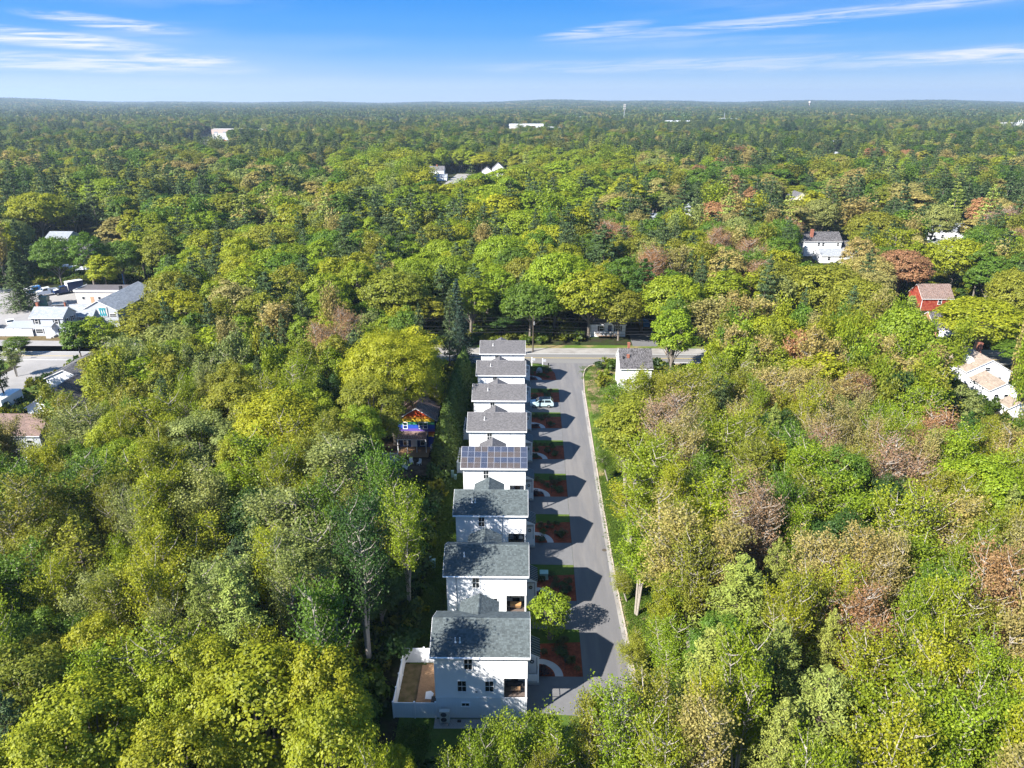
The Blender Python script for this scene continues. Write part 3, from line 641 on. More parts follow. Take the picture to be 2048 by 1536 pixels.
for x in (-5.3, -.6, 1.4):
    o = MB().box(x, x+1.0, -3.47, -3.38, 1.2, 2.2).build('window', 'white_trim', fb); MB().box(x+.1, x+.9, -3.49, -3.471, 1.3, 2.1).build('pane', 'window_glass', o)
MB().box(-2.8, -1.8, -3.46, -3.38, 0, 2.1).build('door', 'orange_siding', fb); MB().box(5.9, 6.6, -2.8, -2.1, 4.0, 5.1).build('roof_vent', 'black_metal', fb)
# pale fence along the street, front of the lot
fl = thing('board_fence', 'long weathered pale fence between car park and left street', 'fence', (-110.4*K, 152.2*K, 0))
for k in range(7): o = MB().box(-2.38-k*2.4, -.06-k*2.4, -.03, .03, .08, 2.0).build('panel', 'vinyl_fence', fl)
for k in range(8): MB().box(-.06-k*2.4, .06-k*2.4, -.07, .07, 0, 2.1).build('post', 'galvanised', fl)
lb = MB(); lb.prism([(0, 0, 2.0), (0, 0, 2.1), (0, 3.6, 2.9), (0, 3.6, 2.8)], (-7, 0, 0)); lb.box(-6.9, -.1, 3.4, 3.55, 0, 2.8)
le = thing('open_shed', 'grey lean-to shed roof behind the pale street fence', 'shed', (-110.5*K, 152.6*K, 0)); lb.build('roof', 'pale_shingle', le)
for x in (-6.9, -3.5, -.2): MB().box(x, x+.12, .05, .17, 0, 2.0).build('post', 'pole_wood', le)
# houses by the side street at the left edge
gable('white_gable_house', 'white gabled house half hidden by thin trees at the left edge', 'house', -80.6, -72.6, 105.2, 113, 3.4, 6.0, 'y', 'white_siding', 'dark_shingle', [('F', -78, 1, 1, 1.2), ('F', -75, 1, 1, 1.2)])
gable('brown_roofed_house', 'pale house with mottled brown roof below the white gable', 'house', -81.5, -72.4, 95.4, 102, 3.2, 5.1, 'x', 'grey_siding', 'brown_shingle', [('F', -77, 1.0, 1.0, 1.2), ('F', -74, 1.0, .9, 1.2)])
dk = thing('back_deck', 'white railed back deck under the trees at the left edge', 'deck', (-71*K, 91*K, 0))
MB().box(-2.4, 2.4, -2.2, 2.2, 1.0, 1.12).build('deck_floor', 'vinyl_fence', dk)
b = MB()
for y in (-2.2, 2.14):
    for z in (1.3, 2.0): b.box(-2.4, 2.4, y, y+.06, z, z+.08)
    for k in range(20): b.box(-2.36+k*.245, -2.30+k*.245, y+.01, y+.05, 1.12, 2.0)
for x in (-2.4, 2.34):
    for z in (1.3, 2.0): b.box(x, x+.06, -2.13, 2.13, z, z+.08)
b.build('railing', 'white_trim', dk); b = MB(); b.box(-2.4, 2.4, -2.25, -2.21, .05, 1.1); b.build('skirt', 'vinyl_fence', dk)
gable('low_white_house', 'low white house with pale roof edge behind thin trees by the side street', 'house', -86.5, -79.5, 119.5, 131, 2.9, 4.4, 'y', 'white_siding', 'grey_shingle', [('R', 122, .9, .9, 1.1), ('R', 127, .9, .9, 1.1), ('F', -83, .9, 1, 1.1)])
gable('porch_house', 'long grey-roofed house with white porch posts behind the blue spruce', 'house', -163, -143, 231, 238, 3.2, 5.4, 'x', 'grey_siding', 'grey_shingle', [('F', -160, 1, .9, 1.3), ('F', -156, 1, .9, 1.3), ('F', -150, 1, .9, 1.3), ('F', -146, 1, .9, 1.3)])
gable('blue_grey_house', 'small blue-grey house above the porch house at the left edge', 'house', -168, -160, 250, 257, 4.6, 6.2, 'x', 'grey_siding', 'pale_shingle', [('F', -164, 2, .9, 1.2)])
# right side
rd = gable('red_barn_house', 'dark red shingled house with brown roof on the right', 'house', 101.6, 109.4, 176, 182.5, 3.4, 6.2, 'x', 'red_shake', 'brown_shingle', [('F', 106.2, 1.7, .8, 1.2)])
for x in (-4.32, 4.20): MB().box(x, x+.13, -3.69, -3.62, 0, 3.5).build('corner_board', 'white_trim', rd)
gg = gable('garage', 'garage with dark roof and orange-brown gable wall below the red house', 'garage', 92.6, 99.2, 152.8, 160.5, 2.7, 5.3, 'x', 'orange_siding', 'dark_shingle', [('L', 157, 1.6, .6, 1.0)])
dr = MB()
for k in range(4): dr.box(-2.6, 1.6, -4.40, -4.33, .05+k*.58, .60+k*.58)
dr.build('garage_door', 'white_trim', gg)
tn = gable('tan_roofed_house', 'white house with tan roof and brick chimney at the right edge', 'house', 82.6, 90.6, 123.6, 133, 3.4, 5.6, 'y', 'white_siding', 'tan_shingle', [('F', 86.2, 3.4, .9, .7), ('F', 84.5, 1, .9, 1.2), ('F', 88.6, 1, .9, 1.2), ('R', 126, 1, .9, 1.2)], chim=[(89.0, 131.5, .7, 6.3)])
b = MB(); b.prism([(-3.2, -3.0, 5.0), (-1.9, -3.0, 5.0), (-2.55, -3.0, 5.9)], (0, 2.2, 0)); b.box(-3.2, -1.9, -3.0, -1.2, 3.9, 5.0); b.build('dormer', 'white_siding', tn)
gable('tan_roofed_annex', 'small white annex with tan roof nearest the right edge', 'house', 82.4, 87.2, 116, 122, 2.8, 4.1, 'y', 'white_siding', 'tan_shingle', [('F', 85.3, .9, .7, 1.0), ('F', 83.6, .9, .7, 1.0)])
gable('garden_shed', 'tan-roofed garden shed at the right edge, lowest of the roofs there', 'shed', 82.4, 85.6, 110.4, 113.2, 1.9, 2.8, 'y', 'white_siding', 'tan_shingle', [])
bw = gable('big_white_house', 'large two-storey white house with brick chimney and dark roof', 'house', 96.8, 109.2, 243.5, 251.5, 5.2, 7.7, 'x', 'white_siding', 'dark_shingle', [('F', 101.5, 3.5, .8, 1.1), ('F', 103, 3.5, .8, 1.1), ('F', 108, 3.5, .7, 1), ('F', 101.2, .9, 1.6, 1.5), ('F', 106.6, 1, .8, 1.1), ('L', 246, 3.3, .7, 1), ('L', 249, 1, .7, 1)], chim=[(99.4, 245.5, .9, 8.8)])
gable('white_side_wing', 'low white wing with dark roof on the right of the large white house', 'house', 109.4, 115.5, 244.5, 250.5, 2.9, 4.6, 'x', 'white_siding', 'dark_shingle', [('F', 112.4, .9, .8, 1.2)])
gable('white_garage', 'white garage with grey roof in front of the large white house', 'garage', 98.4, 107.6, 232.5, 239.5, 2.5, 4.1, 'x', 'white_siding', 'pale_shingle', [('F', 101, .9, .9, 1.0)])
gable('white_outbuilding', 'small white outbuilding at the lower right of the white garage', 'shed', 109, 113.4, 231, 235.5, 2.2, 3.4, 'y', 'white_siding', 'pale_shingle', [])
gable('cream_house', 'tall cream gabled house behind a grey leafless tree', 'house', 131.5, 139.5, 354, 364, 5.4, 8.0, 'y', 'cream_siding', 'grey_shingle', [('F', 134, 3.4, .8, 1.1), ('F', 137, 3.4, .8, 1.1)])
gable('grey_roofed_house', 'white house with grey roof and white rake boards, far right', 'house', 155, 169.5, 273, 281, 3.8, 6.2, 'x', 'white_siding', 'pale_shingle', [('F', 160, 1, 1, 1.2), ('F', 165, 1, 1, 1.2)], chim=[(163.5, 278, .6, 7)])
gable('white_gabled_cottage', 'small white gabled cottage in rusty trees, far right', 'house', 141, 147.5, 243.5, 250, 3.2, 5.2, 'y', 'white_siding', 'pale_shingle', [('F', 144, 1, 1, 1.2)])
gable('white_bungalow', 'white bungalow half hidden left of the tall rust-brown tree', 'house', 60.5, 66, 262, 268, 3, 4.8, 'y', 'white_siding', 'grey_shingle', [('F', 63, 1, .9, 1.2)])
# far buildings
gable('distant_house', 'distant white house with grey roof and garage left of the clearing', 'house', -62, -52, 496, 504, 5.5, 8, 'x', 'white_siding', 'grey_shingle', [('F', -60, 3, 1, 1.2), ('F', -56, 3, 1, 1.2)], shing=False, chim=[(-57, 500, .8, 9)], pitch_tab=(.6, 1.4))
gable('distant_garage', 'distant low garage with pale roof in front of the distant grey-roofed house', 'garage', -60, -49, 484, 491, 2.4, 4, 'x', 'white_siding', 'pale_shingle', [], pitch_tab=(.6, 1.4))
gable('distant_gabled_house', 'distant white house with two steep gables right of the clearing', 'house', -20, -12, 512, 522, 5.5, 9, 'y', 'white_siding', 'grey_shingle', [('F', -17.5, 3.4, 1, 1.3), ('F', -14.5, 3.4, 1, 1.3)], pitch_tab=(.6, 1.4))
gable('distant_side_gable', 'lower front gable of the distant steep-gabled white house', 'house', -27, -20.2, 508, 517, 4, 6.5, 'y', 'white_siding', 'grey_shingle', [('F', -24, 1, 1, 1.3)], pitch_tab=(.6, 1.4))
gable('roadside_house', 'tiny distant white roof left of the middle clearing', 'house', -137, -129, 494, 501, 3.5, 5.8, 'y', 'white_siding', 'pale_shingle', [], pitch_tab=(.6, 1.4))
def shed_block(name, label, cat, x, y, w, d, h, m, rm, rise=.08, bays=6):
    t = thing(name, label, cat, (x*K, y*K, 0)); MB().box(-w/2, w/2, -d/2, d/2, 0, h).build('wall', m, t)
    r = MB(); r.prism([(-w/2-.4, -d/2-.4, h), (-w/2-.4, 0, h+d*rise), (-w/2-.4, d/2+.4, h)], (w+.8, 0, 0)); r.build('roof', rm, t)
    for k in range(bays):
        x0 = -w/2+(k+.25)*w/bays; MB().box(x0, x0+w/bays*.5, -d/2-.06, -d/2+.02, h*.15, h*.62).build('bay_door', 'galvanised', t)
    return t
shed_block('white_warehouse', 'white warehouse in the distance near the centre', 'warehouse', 8, 1240, 62, 36, 11, 'silo_white', 'silo_white')
shed_block('grey_warehouse', 'long grey warehouse right of the white warehouse', 'warehouse', 46, 1230, 40, 30, 7, 'galvanised', 'silo_white')
shed_block('flat_warehouse', 'low white warehouse roof beside the mobile mast', 'warehouse', 322, 1500, 80, 50, 10, 'beige_siding', 'silo_white', .04)
shed_block('white_block', 'white block among trees right of the low warehouse roof', 'building', 432, 1590, 36, 25, 14, 'silo_white', 'silo_white', .02)
shed_block('pink_store', 'long pale pink roadside store in the far left', 'building', -430, 1150, 90, 30, 8, 'pink_wall', 'beige_siding', .03)
shed_block('white_depot', 'white depot at the far-left car yard', 'building', -385, 985, 40, 22, 8, 'silo_white', 'silo_white', .04)
shed_block('field_hangar', 'white hangar far behind the centre trees', 'building', 150, 1900, 55, 30, 9, 'silo_white', 'silo_white', .06)
shed_block('brick_school', 'low pink-roofed building in the right distance', 'building', 360, 1060, 50, 22, 7, 'beige_siding', 'pink_wall', .08)
gable('pale_roof_house', 'distant house with a pale grey hip roof in the right distance', 'house', 322, 338, 800, 812, 4, 9, 'x', 'grey_siding', 'pale_shingle', [], pitch_tab=(.8, 2))
gable('far_white_house', 'tiny white gable in the right middle distance', 'house', 230, 239, 555, 564, 3.5, 7, 'y', 'white_siding', 'pale_shingle', [], pitch_tab=(.8, 2))
st = shed_block('plant_hall', 'white industrial hall with slender stacks at the right horizon', 'plant', 824, 1275, 36, 30, 15, 'silo_white', 'silo_white', .02, 4)
for k, hgt in enumerate((19, 21, 20)): MB().tube([(4+k*5, -6+k*2, 15), (4+k*5, -6+k*2, hgt)], .5, 8).build('stack', 'silo_white', st)
sheet('far_car_park', q([(-410, 860), (-362, 860), (-362, 985), (-420, 985)]), .02, 'asphalt_lot')
sheet('far_rail_yard', q([(-330, 1480), (-255, 1480), (-270, 1640), (-330, 1640)]), .02, 'asphalt_lot')
sheet('far_street', q([(-50, 440), (-28, 440), (-34, 530), (-46, 530)]), .02, 'shoulder')
sheet('far_street', q([(-8, 1300), (0, 1300), (-30, 2100), (-40, 2100)]), .02, 'shoulder')
for lab, x, y, w, ze, zr, ax, m in (('small white gable among trees right of the pale roof house', 394, 853, 8, 4, 7, 'x', 'white_siding'), ('white-walled distant house left of the tiny white gable', 280, 665, 7, 4, 6.5, 'y', 'white_siding'),
        ('low white roof in the trees, right middle distance', 223, 693, 6, 3, 5, 'x', 'white_siding'), ('distant white house nearest the pink-roofed school', 350, 965, 10, 5, 8, 'y', 'white_siding'), ('white house far behind the rust-brown round tree', 75, 322, 7, 4.2, 6.8, 'y', 'white_siding'), ('grey-walled house left of the white one behind the rust tree', 57, 305, 7, 3.4, 5.4, 'x', 'grey_siding')):
    gable('distant_house', lab, 'house', x-w/2, x+w/2, y-w/2, y+w/2, ze, zr, ax, m, 'pale_shingle', [('F', x-w/5, 1, 1, 1.3), ('F', x+w/5, 1, 1, 1.3)], pitch_tab=(.8, 2))
# masts
def mast(name, label, cat, x, y, h, w, arms):
    t = thing(name, label, cat, (x*K, y*K, 0)); b = MB()
    for sx_, sy_ in ((1, 1), (-1, 1), (-1, -1), (1, -1)): b.tube([(sx_*w, sy_*w, 0), (sx_*w*.3, sy_*w*.3, h)], .16, 5)
    n = 14
    for k in range(n):
        z0, z1 = h*k/n, h*(k+1)/n; a, c_ = w*(1-.7*k/n), w*(1-.7*(k+1)/n)
        b.tube([(-a, -a, z0), (c_, -c_, z1)], .09, 4); b.tube([(a, -a, z0), (-c_, -c_, z1)], .09, 4)
    b.build('lattice', 'galvanised', t)
    for z in arms:
        a = MB()
        for k in range(6):
            an = k*math.pi/3; a.box(2.2*math.cos(an)-.3, 2.2*math.cos(an)+.3, 2.2*math.sin(an)-.3, 2.2*math.sin(an)+.3, z-1.4, z+1.4)
        a.build('antenna_ring', 'beige_siding', t)
    return t
mast('radio_mast', 'tall lattice mobile mast with antenna rings in the distance', 'mast', 204, 1510, 45, 1.6, (44, 40.5, 36))
mast('thin_mast', 'thinner bare mast right of the antenna mast', 'mast', 400, 1500, 28, .8, ())
wt = thing('water_tower', 'slender water tower with round tank on the right horizon', 'water tower', (1288*K, 3430*K, 0))
MB().tube([(0, 0, 0), (0, 0, 6), (0, 0, 36)], [3.5, 1.8, 1.8], 12).build('stem', 'pink_wall', wt)
MB().tube([(0, 0, 35), (0, 0, 38), (0, 0, 42), (0, 0, 45), (0, 0, 46.5)], [2, 5.5, 6, 4.5, 1], 16).build('tank', 'beige_siding', wt)

# ------------------------------------------------------------------ fences, porch things, poles, vehicles
def fence_run(t, pts, h):
    n = 0
    for a, b in zip(pts[:-1], pts[1:]):
        a, b = Vector(a), Vector(b); L = (b-a).length; u = (b-a)/L; k = max(1, round(L/1.9)); seg = L/k; nrm = Vector((-u.y, u.x, 0))
        for j in range(k):
            p0 = a+u*(j*seg+.07); p1 = a+u*((j+1)*seg-.07)
            m = MB(); nb = 7
            for i in range(nb):
                s0, s1 = p0+(p1-p0)*(i/nb), p0+(p1-p0)*((i+1)/nb-.004/seg)
                m.prism([tuple(s0+nrm*.02)[:2]+(.08,), tuple(s0-nrm*.02)[:2]+(.08,), tuple(s1-nrm*.02)[:2]+(.08,), tuple(s1+nrm*.02)[:2]+(.08,)], (0, 0, h-.12))
            for z in (.06, h-.1): m.prism([tuple(p0+nrm*.035)[:2]+(z,), tuple(p0-nrm*.035)[:2]+(z,), tuple(p1-nrm*.035)[:2]+(z,), tuple(p1+nrm*.035)[:2]+(z,)], (0, 0, .1))
            m.build('panel', 'vinyl_fence', t)
            po = MB(); q0 = a+u*(j*seg); po.box(q0.x-.065, q0.x+.065, q0.y-.065, q0.y+.065, 0, h+.08); po.box(q0.x-.085, q0.x+.085, q0.y-.085, q0.y+.085, h+.08, h+.13); po.build('post', 'vinyl_fence', t)
def yard(i, w, d, label, dlabel, y0=.4):
    y = YE[i]; t = thing('vinyl_fence', label, 'fence', (XL, y, 0), 0, 'white fences around the small yards')
    fence_run(t, [(-.08, y0, 0), (-w, y0, 0), (-w, y0+d, 0), (-.08, y0+d, 0)], 1.95)
    dk = thing('yard_deck', dlabel, 'deck', (XL-.1, y+y0+.15, 0), 0, 'wooden decks in the fenced yards')
    nb = 15; bw = (w*.52)/nb
    for k in range(nb): MB().box(-w*.52+k*bw, -w*.52+(k+1)*bw-.012, .15, d-.75, .22, .26).build('plank', 'deck_wood', dk)
    MB().box(-w*.52, 0, .15, .19, 0, .215).build('fascia', 'deck_wood', dk)
    MB().box(-w*.42, -.4, d-.72, d-.35, .0, .12).build('step', 'deck_wood', dk)
    return dk
yard(0, 4.2, 7.3, 'white vinyl fence around the yard beside the nearest row house', 'brown plank deck inside the fence of the nearest row house')
sheet('yard_dirt', [(-12.1, 52.1), (-10.15, 52.1), (-10.15, 59.1), (-12.1, 59.1)], .009, 'straw_dirt')
yard(4, 2.1, 5.0, 'white fence left of the house just behind the solar roof', 'small deck with round grill behind the solar roof house', 1.0)
yard(5, 2.0, 5.0, 'white fence beside the sixth row house, further up the row', 'small deck beside the sixth row house', 1.0)
rg = MB(); rg.prism([(-.38, -.5, 0), (.3, -.55, 0), (.42, .2, 0), (.1, .52, 0), (-.4, .4, 0)], (0, 0, .05)); tag(rg.build('folded_cover', 'vinyl_fence', None, (-9.0, 54.6, .262)), 'white folded cover lying on the brown deck', 'cover')
gr = thing('round_grill', 'black round grill on the small deck behind the solar roof', 'grill', (-9.4, YE[4]+4.3, .26))
MB().tube([(0, 0, .55), (0, 0, .7), (0, 0, .85), (0, 0, 1.0), (0, 0, 1.06)], [.12, .3, .34, .25, .05], 10).build('bowl', 'black_metal', gr)
for a in (0, 2.1, 4.2): MB().tube([(.12*math.cos(a), .12*math.sin(a), .6), (.3*math.cos(a), .3*math.sin(a), 0)], .02, 5).build('leg', 'black_metal', gr)
gp = thing('patio_grill', 'dark grill against the wall on the brown deck', 'grill', (-8.35, 53.2, .262)); MB().box(-.25, .25, -.35, .35, .5, .95).build('hood', 'black_metal', gp); MB().box(-.22, .22, -.3, .3, 0, .5).build('cabinet', 'steel', gp)
# heat pump
hp = thing('heat_pump', 'beige twin-fan heat pump on a stand against the nearest wall', 'heat pump', (-7.1, 51.35, 0))
MB().box(-.47, .47, -.2, .2, .35, 1.70).build('case', 'heat_pump_case', hp)
for z in (.70, 1.33):
    f = MB(); f.tube([(0, -.203, z), (0, -.215, z)], [.28, .28], 16); o = f.build('fan_grille', 'black_metal', hp, (-.08, 0, 0))
    r = MB(); r.tube([(.2*math.cos(a)-.0, -.222, z+.2*math.sin(a)) for a in np.linspace(0, 2*math.pi, 17)], .008, 4); r.tube([(.1*math.cos(a), -.222, z+.1*math.sin(a)) for a in np.linspace(0, 2*math.pi, 13)], .008, 4); r.build('grille_ring', 'galvanised', o)
s = MB()
for x in (-.42, .36): s.box(x, x+.06, -.28, .28, .29, .345); s.box(x, x+.06, -.26, -.20, .01, .29); s.box(x, x+.06, .18, .24, .01, .29)
s.build('stand', 'steel', hp)
cv = MB(); cv.box(-.18, .18, -.1, .1, 0, .14); tag(cv.build('crawl_vent', 'black_metal', None, (-5.75, 51.6, .01)), 'small dark vent box at the wall foot right of the heat pump', 'vent')
# porch furniture
y = YE[0]+YW
so = thing('porch_sofa', 'dark sofa with pale cushions on the nearest porch', 'sofa', (-.4, y+1.65, 2.745))
MB().box(-.8, .8, -.35, .35, .12, .42).build('seat', 'wicker', so); MB().box(-.8, .8, .2, .36, .42, .85).build('backrest', 'wicker', so)
for x in (-.55, .55):
    c_ = MB(); c_.prism([(x-.22, .10, .44), (x+.22, .10, .44), (x+.26, .18, .85), (x-.18, .18, .85)], (0, .1, 0)); c_.build('cushion', 'cushion', so)
pt = thing('porch_table', 'low brown table in front of the nearest porch sofa', 'table', (-.3, y+.75, 2.745)); MB().box(-.45, .45, -.25, .25, .36, .42).build('tabletop', 'deck_wood', pt)
for x in (-.42, .36):
    for yy in (-.22, .16): MB().box(x, x+.06, yy, yy+.06, 0, .36).build('leg', 'black_metal', pt)
y = YE[1]+YW
pf = thing('leaning_picture', 'large framed picture leaning on the second house porch wall', 'picture', (-.35, y+1.93, 2.745))
MB().box(-.68, .68, -.03, .03, .55, 1.65).build('frame', 'wicker', pf); MB().box(-.6, .6, -.045, -.031, .62, 1.58).build('canvas', 'canvas', pf)
MB().tube([(.35, -.06, .8), (.38, -.08, 1.1), (.30, -.06, 1.35)], [.22, .2, .06], 8).build('print', 'cushion', pf)
wt_ = thing('wood_table', 'light wooden chest table on the second house porch', 'table', (-.4, y+1.0, 2.745)); MB().box(-.62, .62, -.28, .28, .5, .58).build('tabletop', 'light_wood', wt_)
MB().box(-.58, .58, -.25, .25, .2, .5).build('drawer', 'light_wood', wt_)
for x in (-.58, .5):
    for yy in (-.24, .16): MB().box(x, x+.08, yy, yy+.08, 0, .2).build('leg', 'wicker', wt_)
y = YE[2]+YW
for x, lab, m in ((-1.0, 'black round-backed chair on the left of the third house porch', 'wicker'), (.15, 'black round-backed chair with pale throw on the right of the third house porch', 'wicker')):
    t = thing('round_chair', lab, 'chair', (x, y+1.4, 2.745), 0, 'black chairs on the third house porch')
    MB().box(-.3, .3, -.3, .3, .3, .42).build('seat', m, t)
    b = MB(); b.tube([(-.34, .25, .35), (-.36, .3, .8), (-.22, .33, 1.08), (0, .34, 1.16), (.22, .33, 1.08), (.36, .3, .8), (.34, .25, .35)], .06, 6); b.build('backrest', m, t)
    for xx in (-.28, .22):
        for yy in (-.28, .2): MB().box(xx, xx+.06, yy, yy+.06, 0, .3).build('leg', m, t)
    if x > 0: MB().prism([(-.26, .22, .5), (.26, .22, .5), (.3, .28, 1.0), (-.2, .28, .95)], (0, .05, 0)).build('throw', 'cushion', t)
# utility pedestals
for x, yy, lab in ((-10.7, 99.5, 'pale green utility pedestal on the lawn left of the third row house, by its rear'), (-11.0, 76.0, 'pale green utility pedestal in the shade left of the second row house'), (-10.2, 98.7, 'shorter pale green utility box beside the pedestal on the left lawn'), (-11.5, 76.6, 'thin green utility post in the shade left of the second row house')):
    t = thing('utility_pedestal', lab, 'utility box', (x, yy, 0), 0, 'green utility boxes on the left lawn'); hh = 1.1 if 'shorter' not in lab else .8; w_ = .2 if 'thin' not in lab else .1
    MB().box(-w_, w_, -w_, w_, 0, hh).build('case', 'pale_green_plastic', t); b = MB(); b.prism([(-w_-.03, -w_-.03, hh), (w_+.03, -w_-.03, hh), (w_+.03, w_+.03, hh), (-w_-.03, w_+.03, hh)], (0, 0, .08)); b.build('lid', 'pale_green_plastic', t)
tb = thing('transformer_box', 'pale green transformer box on the grass beside the second row house', 'utility box', (3.1, YE[1]+10.3, 0))
MB().box(-.5, .5, -.4, .4, .1, .85).build('case', 'pale_green_plastic', tb); MB().box(-.55, .55, -.45, .45, 0, .1).build('pad', 'concrete', tb); MB().box(-.53, .53, -.43, .43, .85, .93).build('lid', 'pale_green_plastic', tb)
# slim path lamps in the beds
for i in range(NH-1):
    t = thing('path_light', 'thin black path light in mulch bed of the %s row house' % ['nearest', 'second', 'third', 'solar-roofed', 'fifth', 'sixth', 'seventh'][i], 'path light', (4.85, YE[i]+6.9, 0), 0, 'black path lights in the mulch beds')
    MB().box(-.025, .025, -.025, .025, 0, 1.15).build('stem', 'black_metal', t); MB().box(-.07, .07, -.07, .07, 1.15, 1.32).build('lantern', 'black_metal', t)
# power poles and lines
def pole(label, x, y, h, arm=True, m='pole_wood'):
    t = thing('utility_pole', label, 'utility pole', (x, y, 0), 0, 'utility poles along the main road')
    MB().tube([(0, 0, 0), (0, 0, h)], [.17, .11], 8).build('mast', m, t)
    if arm: MB().box(-.06, .06, -1.0, 1.0, h-.55, h-.42).build('cross_arm', m, t); MB().tube([(.22, 0, h-2.3), (.22, 0, h-1.5)], .17, 8).build('transformer', 'galvanised', t)
    return t
pole('bare wooden utility pole on the far verge of the main road', 34.4, 158.6, 9.2, False)
pole('dark utility pole beside the farthest white row house', 3.0, 160.2, 9.0, True, 'bark_dark')
pole('utility pole hidden by trees on the left of the main road', -46, 160.2, 9.2); pole('utility pole right along the main road beyond the oak', 84, 160, 9.2)
wx = [(-46, 160.2), (3.0, 160.2), (34.4, 158.8), (84, 160.0)]
for k, (z, lab) in enumerate(((8.7, 'topmost power line strung along the main road'), (8.0, 'second power line from the top along the main road'), (6.6, 'middle power line along the main road'), (5.8, 'second lowest power line along the main road'), (5.1, 'lowest thick power line along the main road'))):
    b = MB(); pts = []
    for (a, b_) in zip(wx[:-1], wx[1:]):
        for s_ in range(8):
            t_ = s_/8; pts.append((a[0]+(b_[0]-a[0])*t_, a[1]+(b_[1]-a[1])*t_-.13+.02*k, z-1.6*t_*(1-t_)))
    pts.append((wx[-1][0], wx[-1][1]-.13, z)); b.tube(pts, .022 if k < 4 else .04, 4); tag(b.build('power_line', 'black_metal'), lab, 'power line', 'power lines along the main road')
# entrance bits
for x, yy, lab in ((5.0, 149.6, 'white sign post on the right of the lane entrance'), (2.6, 150.4, 'white sign post on the left, beside the farthest row house')):
    t = thing('sign_post', lab, 'sign', (x, yy, 0), 0, 'white sign posts at the lane entrance'); MB().box(-.07, .07, -.07, .07, 0, 2.0).build('post', 'white_trim', t); MB().box(-.11, .11, -.11, .11, 2.0, 2.1).build('post_cap', 'white_trim', t); MB().box(.08, .75, -.03, .03, 1.35, 1.9).build('sign_board', 'grey_siding', t)
b = MB(); b.tube([(0, 0, -.1), (0, 0, .5), (0, 0, 1.0), (0, 0, 1.25)], [.75, .7, .5, .15], 9); o = tag(b.build('boulder', 'rock', None, (4.2, 146.3, 0)), 'grey boulder in the planting at the lane entrance', 'rock')
yd = thing('yard_light', 'small black post lamp at the lane entrance', 'lamp post', (6.2, 146.5, 0)); MB().box(-.05, .05, -.05, .05, 0, 1.8).build('post', 'black_metal', yd); MB().box(-.14, .14, -.14, .14, 1.8, 2.15).build('lantern', 'black_metal', yd)
mc = MB(); mc.tube([(0, 0, 0), (0, 0, .006)], .32, 14); tag(mc.build('drain_cover', 'bark_dark', None, (11.35, 80.0, .014)), 'rusty drain cover at the kerb of the lane', 'drain cover')
tp = MB(); tp.box(-1.2, 1.2, -1.6, 1.6, 0, 1.1); tp.prism([(-1.2, -1.6, 1.1), (1.2, -1.6, 1.1), (0, -1.6, 1.6)], (0, 3.2, 0)); tag(tp.build('tarp_pile', 'blue_tarp', None, (33.0, 182.0, 0)), 'blue tarpaulin heap beside the cottage driveway', 'tarpaulin')
ss = thing('street_sign', 'pale diamond street sign on the corner lawn', 'sign', (-103.4*K, 136.6*K, 0)); MB().tube([(0, 0, 0), (0, 0, 2.6)], .04, 6).build('post', 'galvanised', ss); b = MB(); b.prism([(0, -.05, 1.7), (.55, -.05, 2.3), (0, -.05, 2.9), (-.55, -.05, 2.3)], (0, .02, 0)); b.build('sign_plate', 'silo_white', ss)
kb = thing('white_kiosk', 'white posted sign frame at the left picture edge', 'sign', (-107.2*K, 139.8*K, 0))
for x in (-.6, .5): MB().box(x, x+.1, -.05, .05, 0, 2.6).build('post', 'white_trim', kb)
MB().box(-.5, .5, -.04, .04, 1.5, 2.4).build('sign_board', 'white_trim', kb)
bl = MB(); bl.tube([(0, 0, 0), (0, 0, 5.5)], .09, 8); tag(bl.build('blue_pole', 'paint_blue', None, (-124.2, 216.5, 0)), 'pale blue pole behind the flat-roofed building', 'pole')

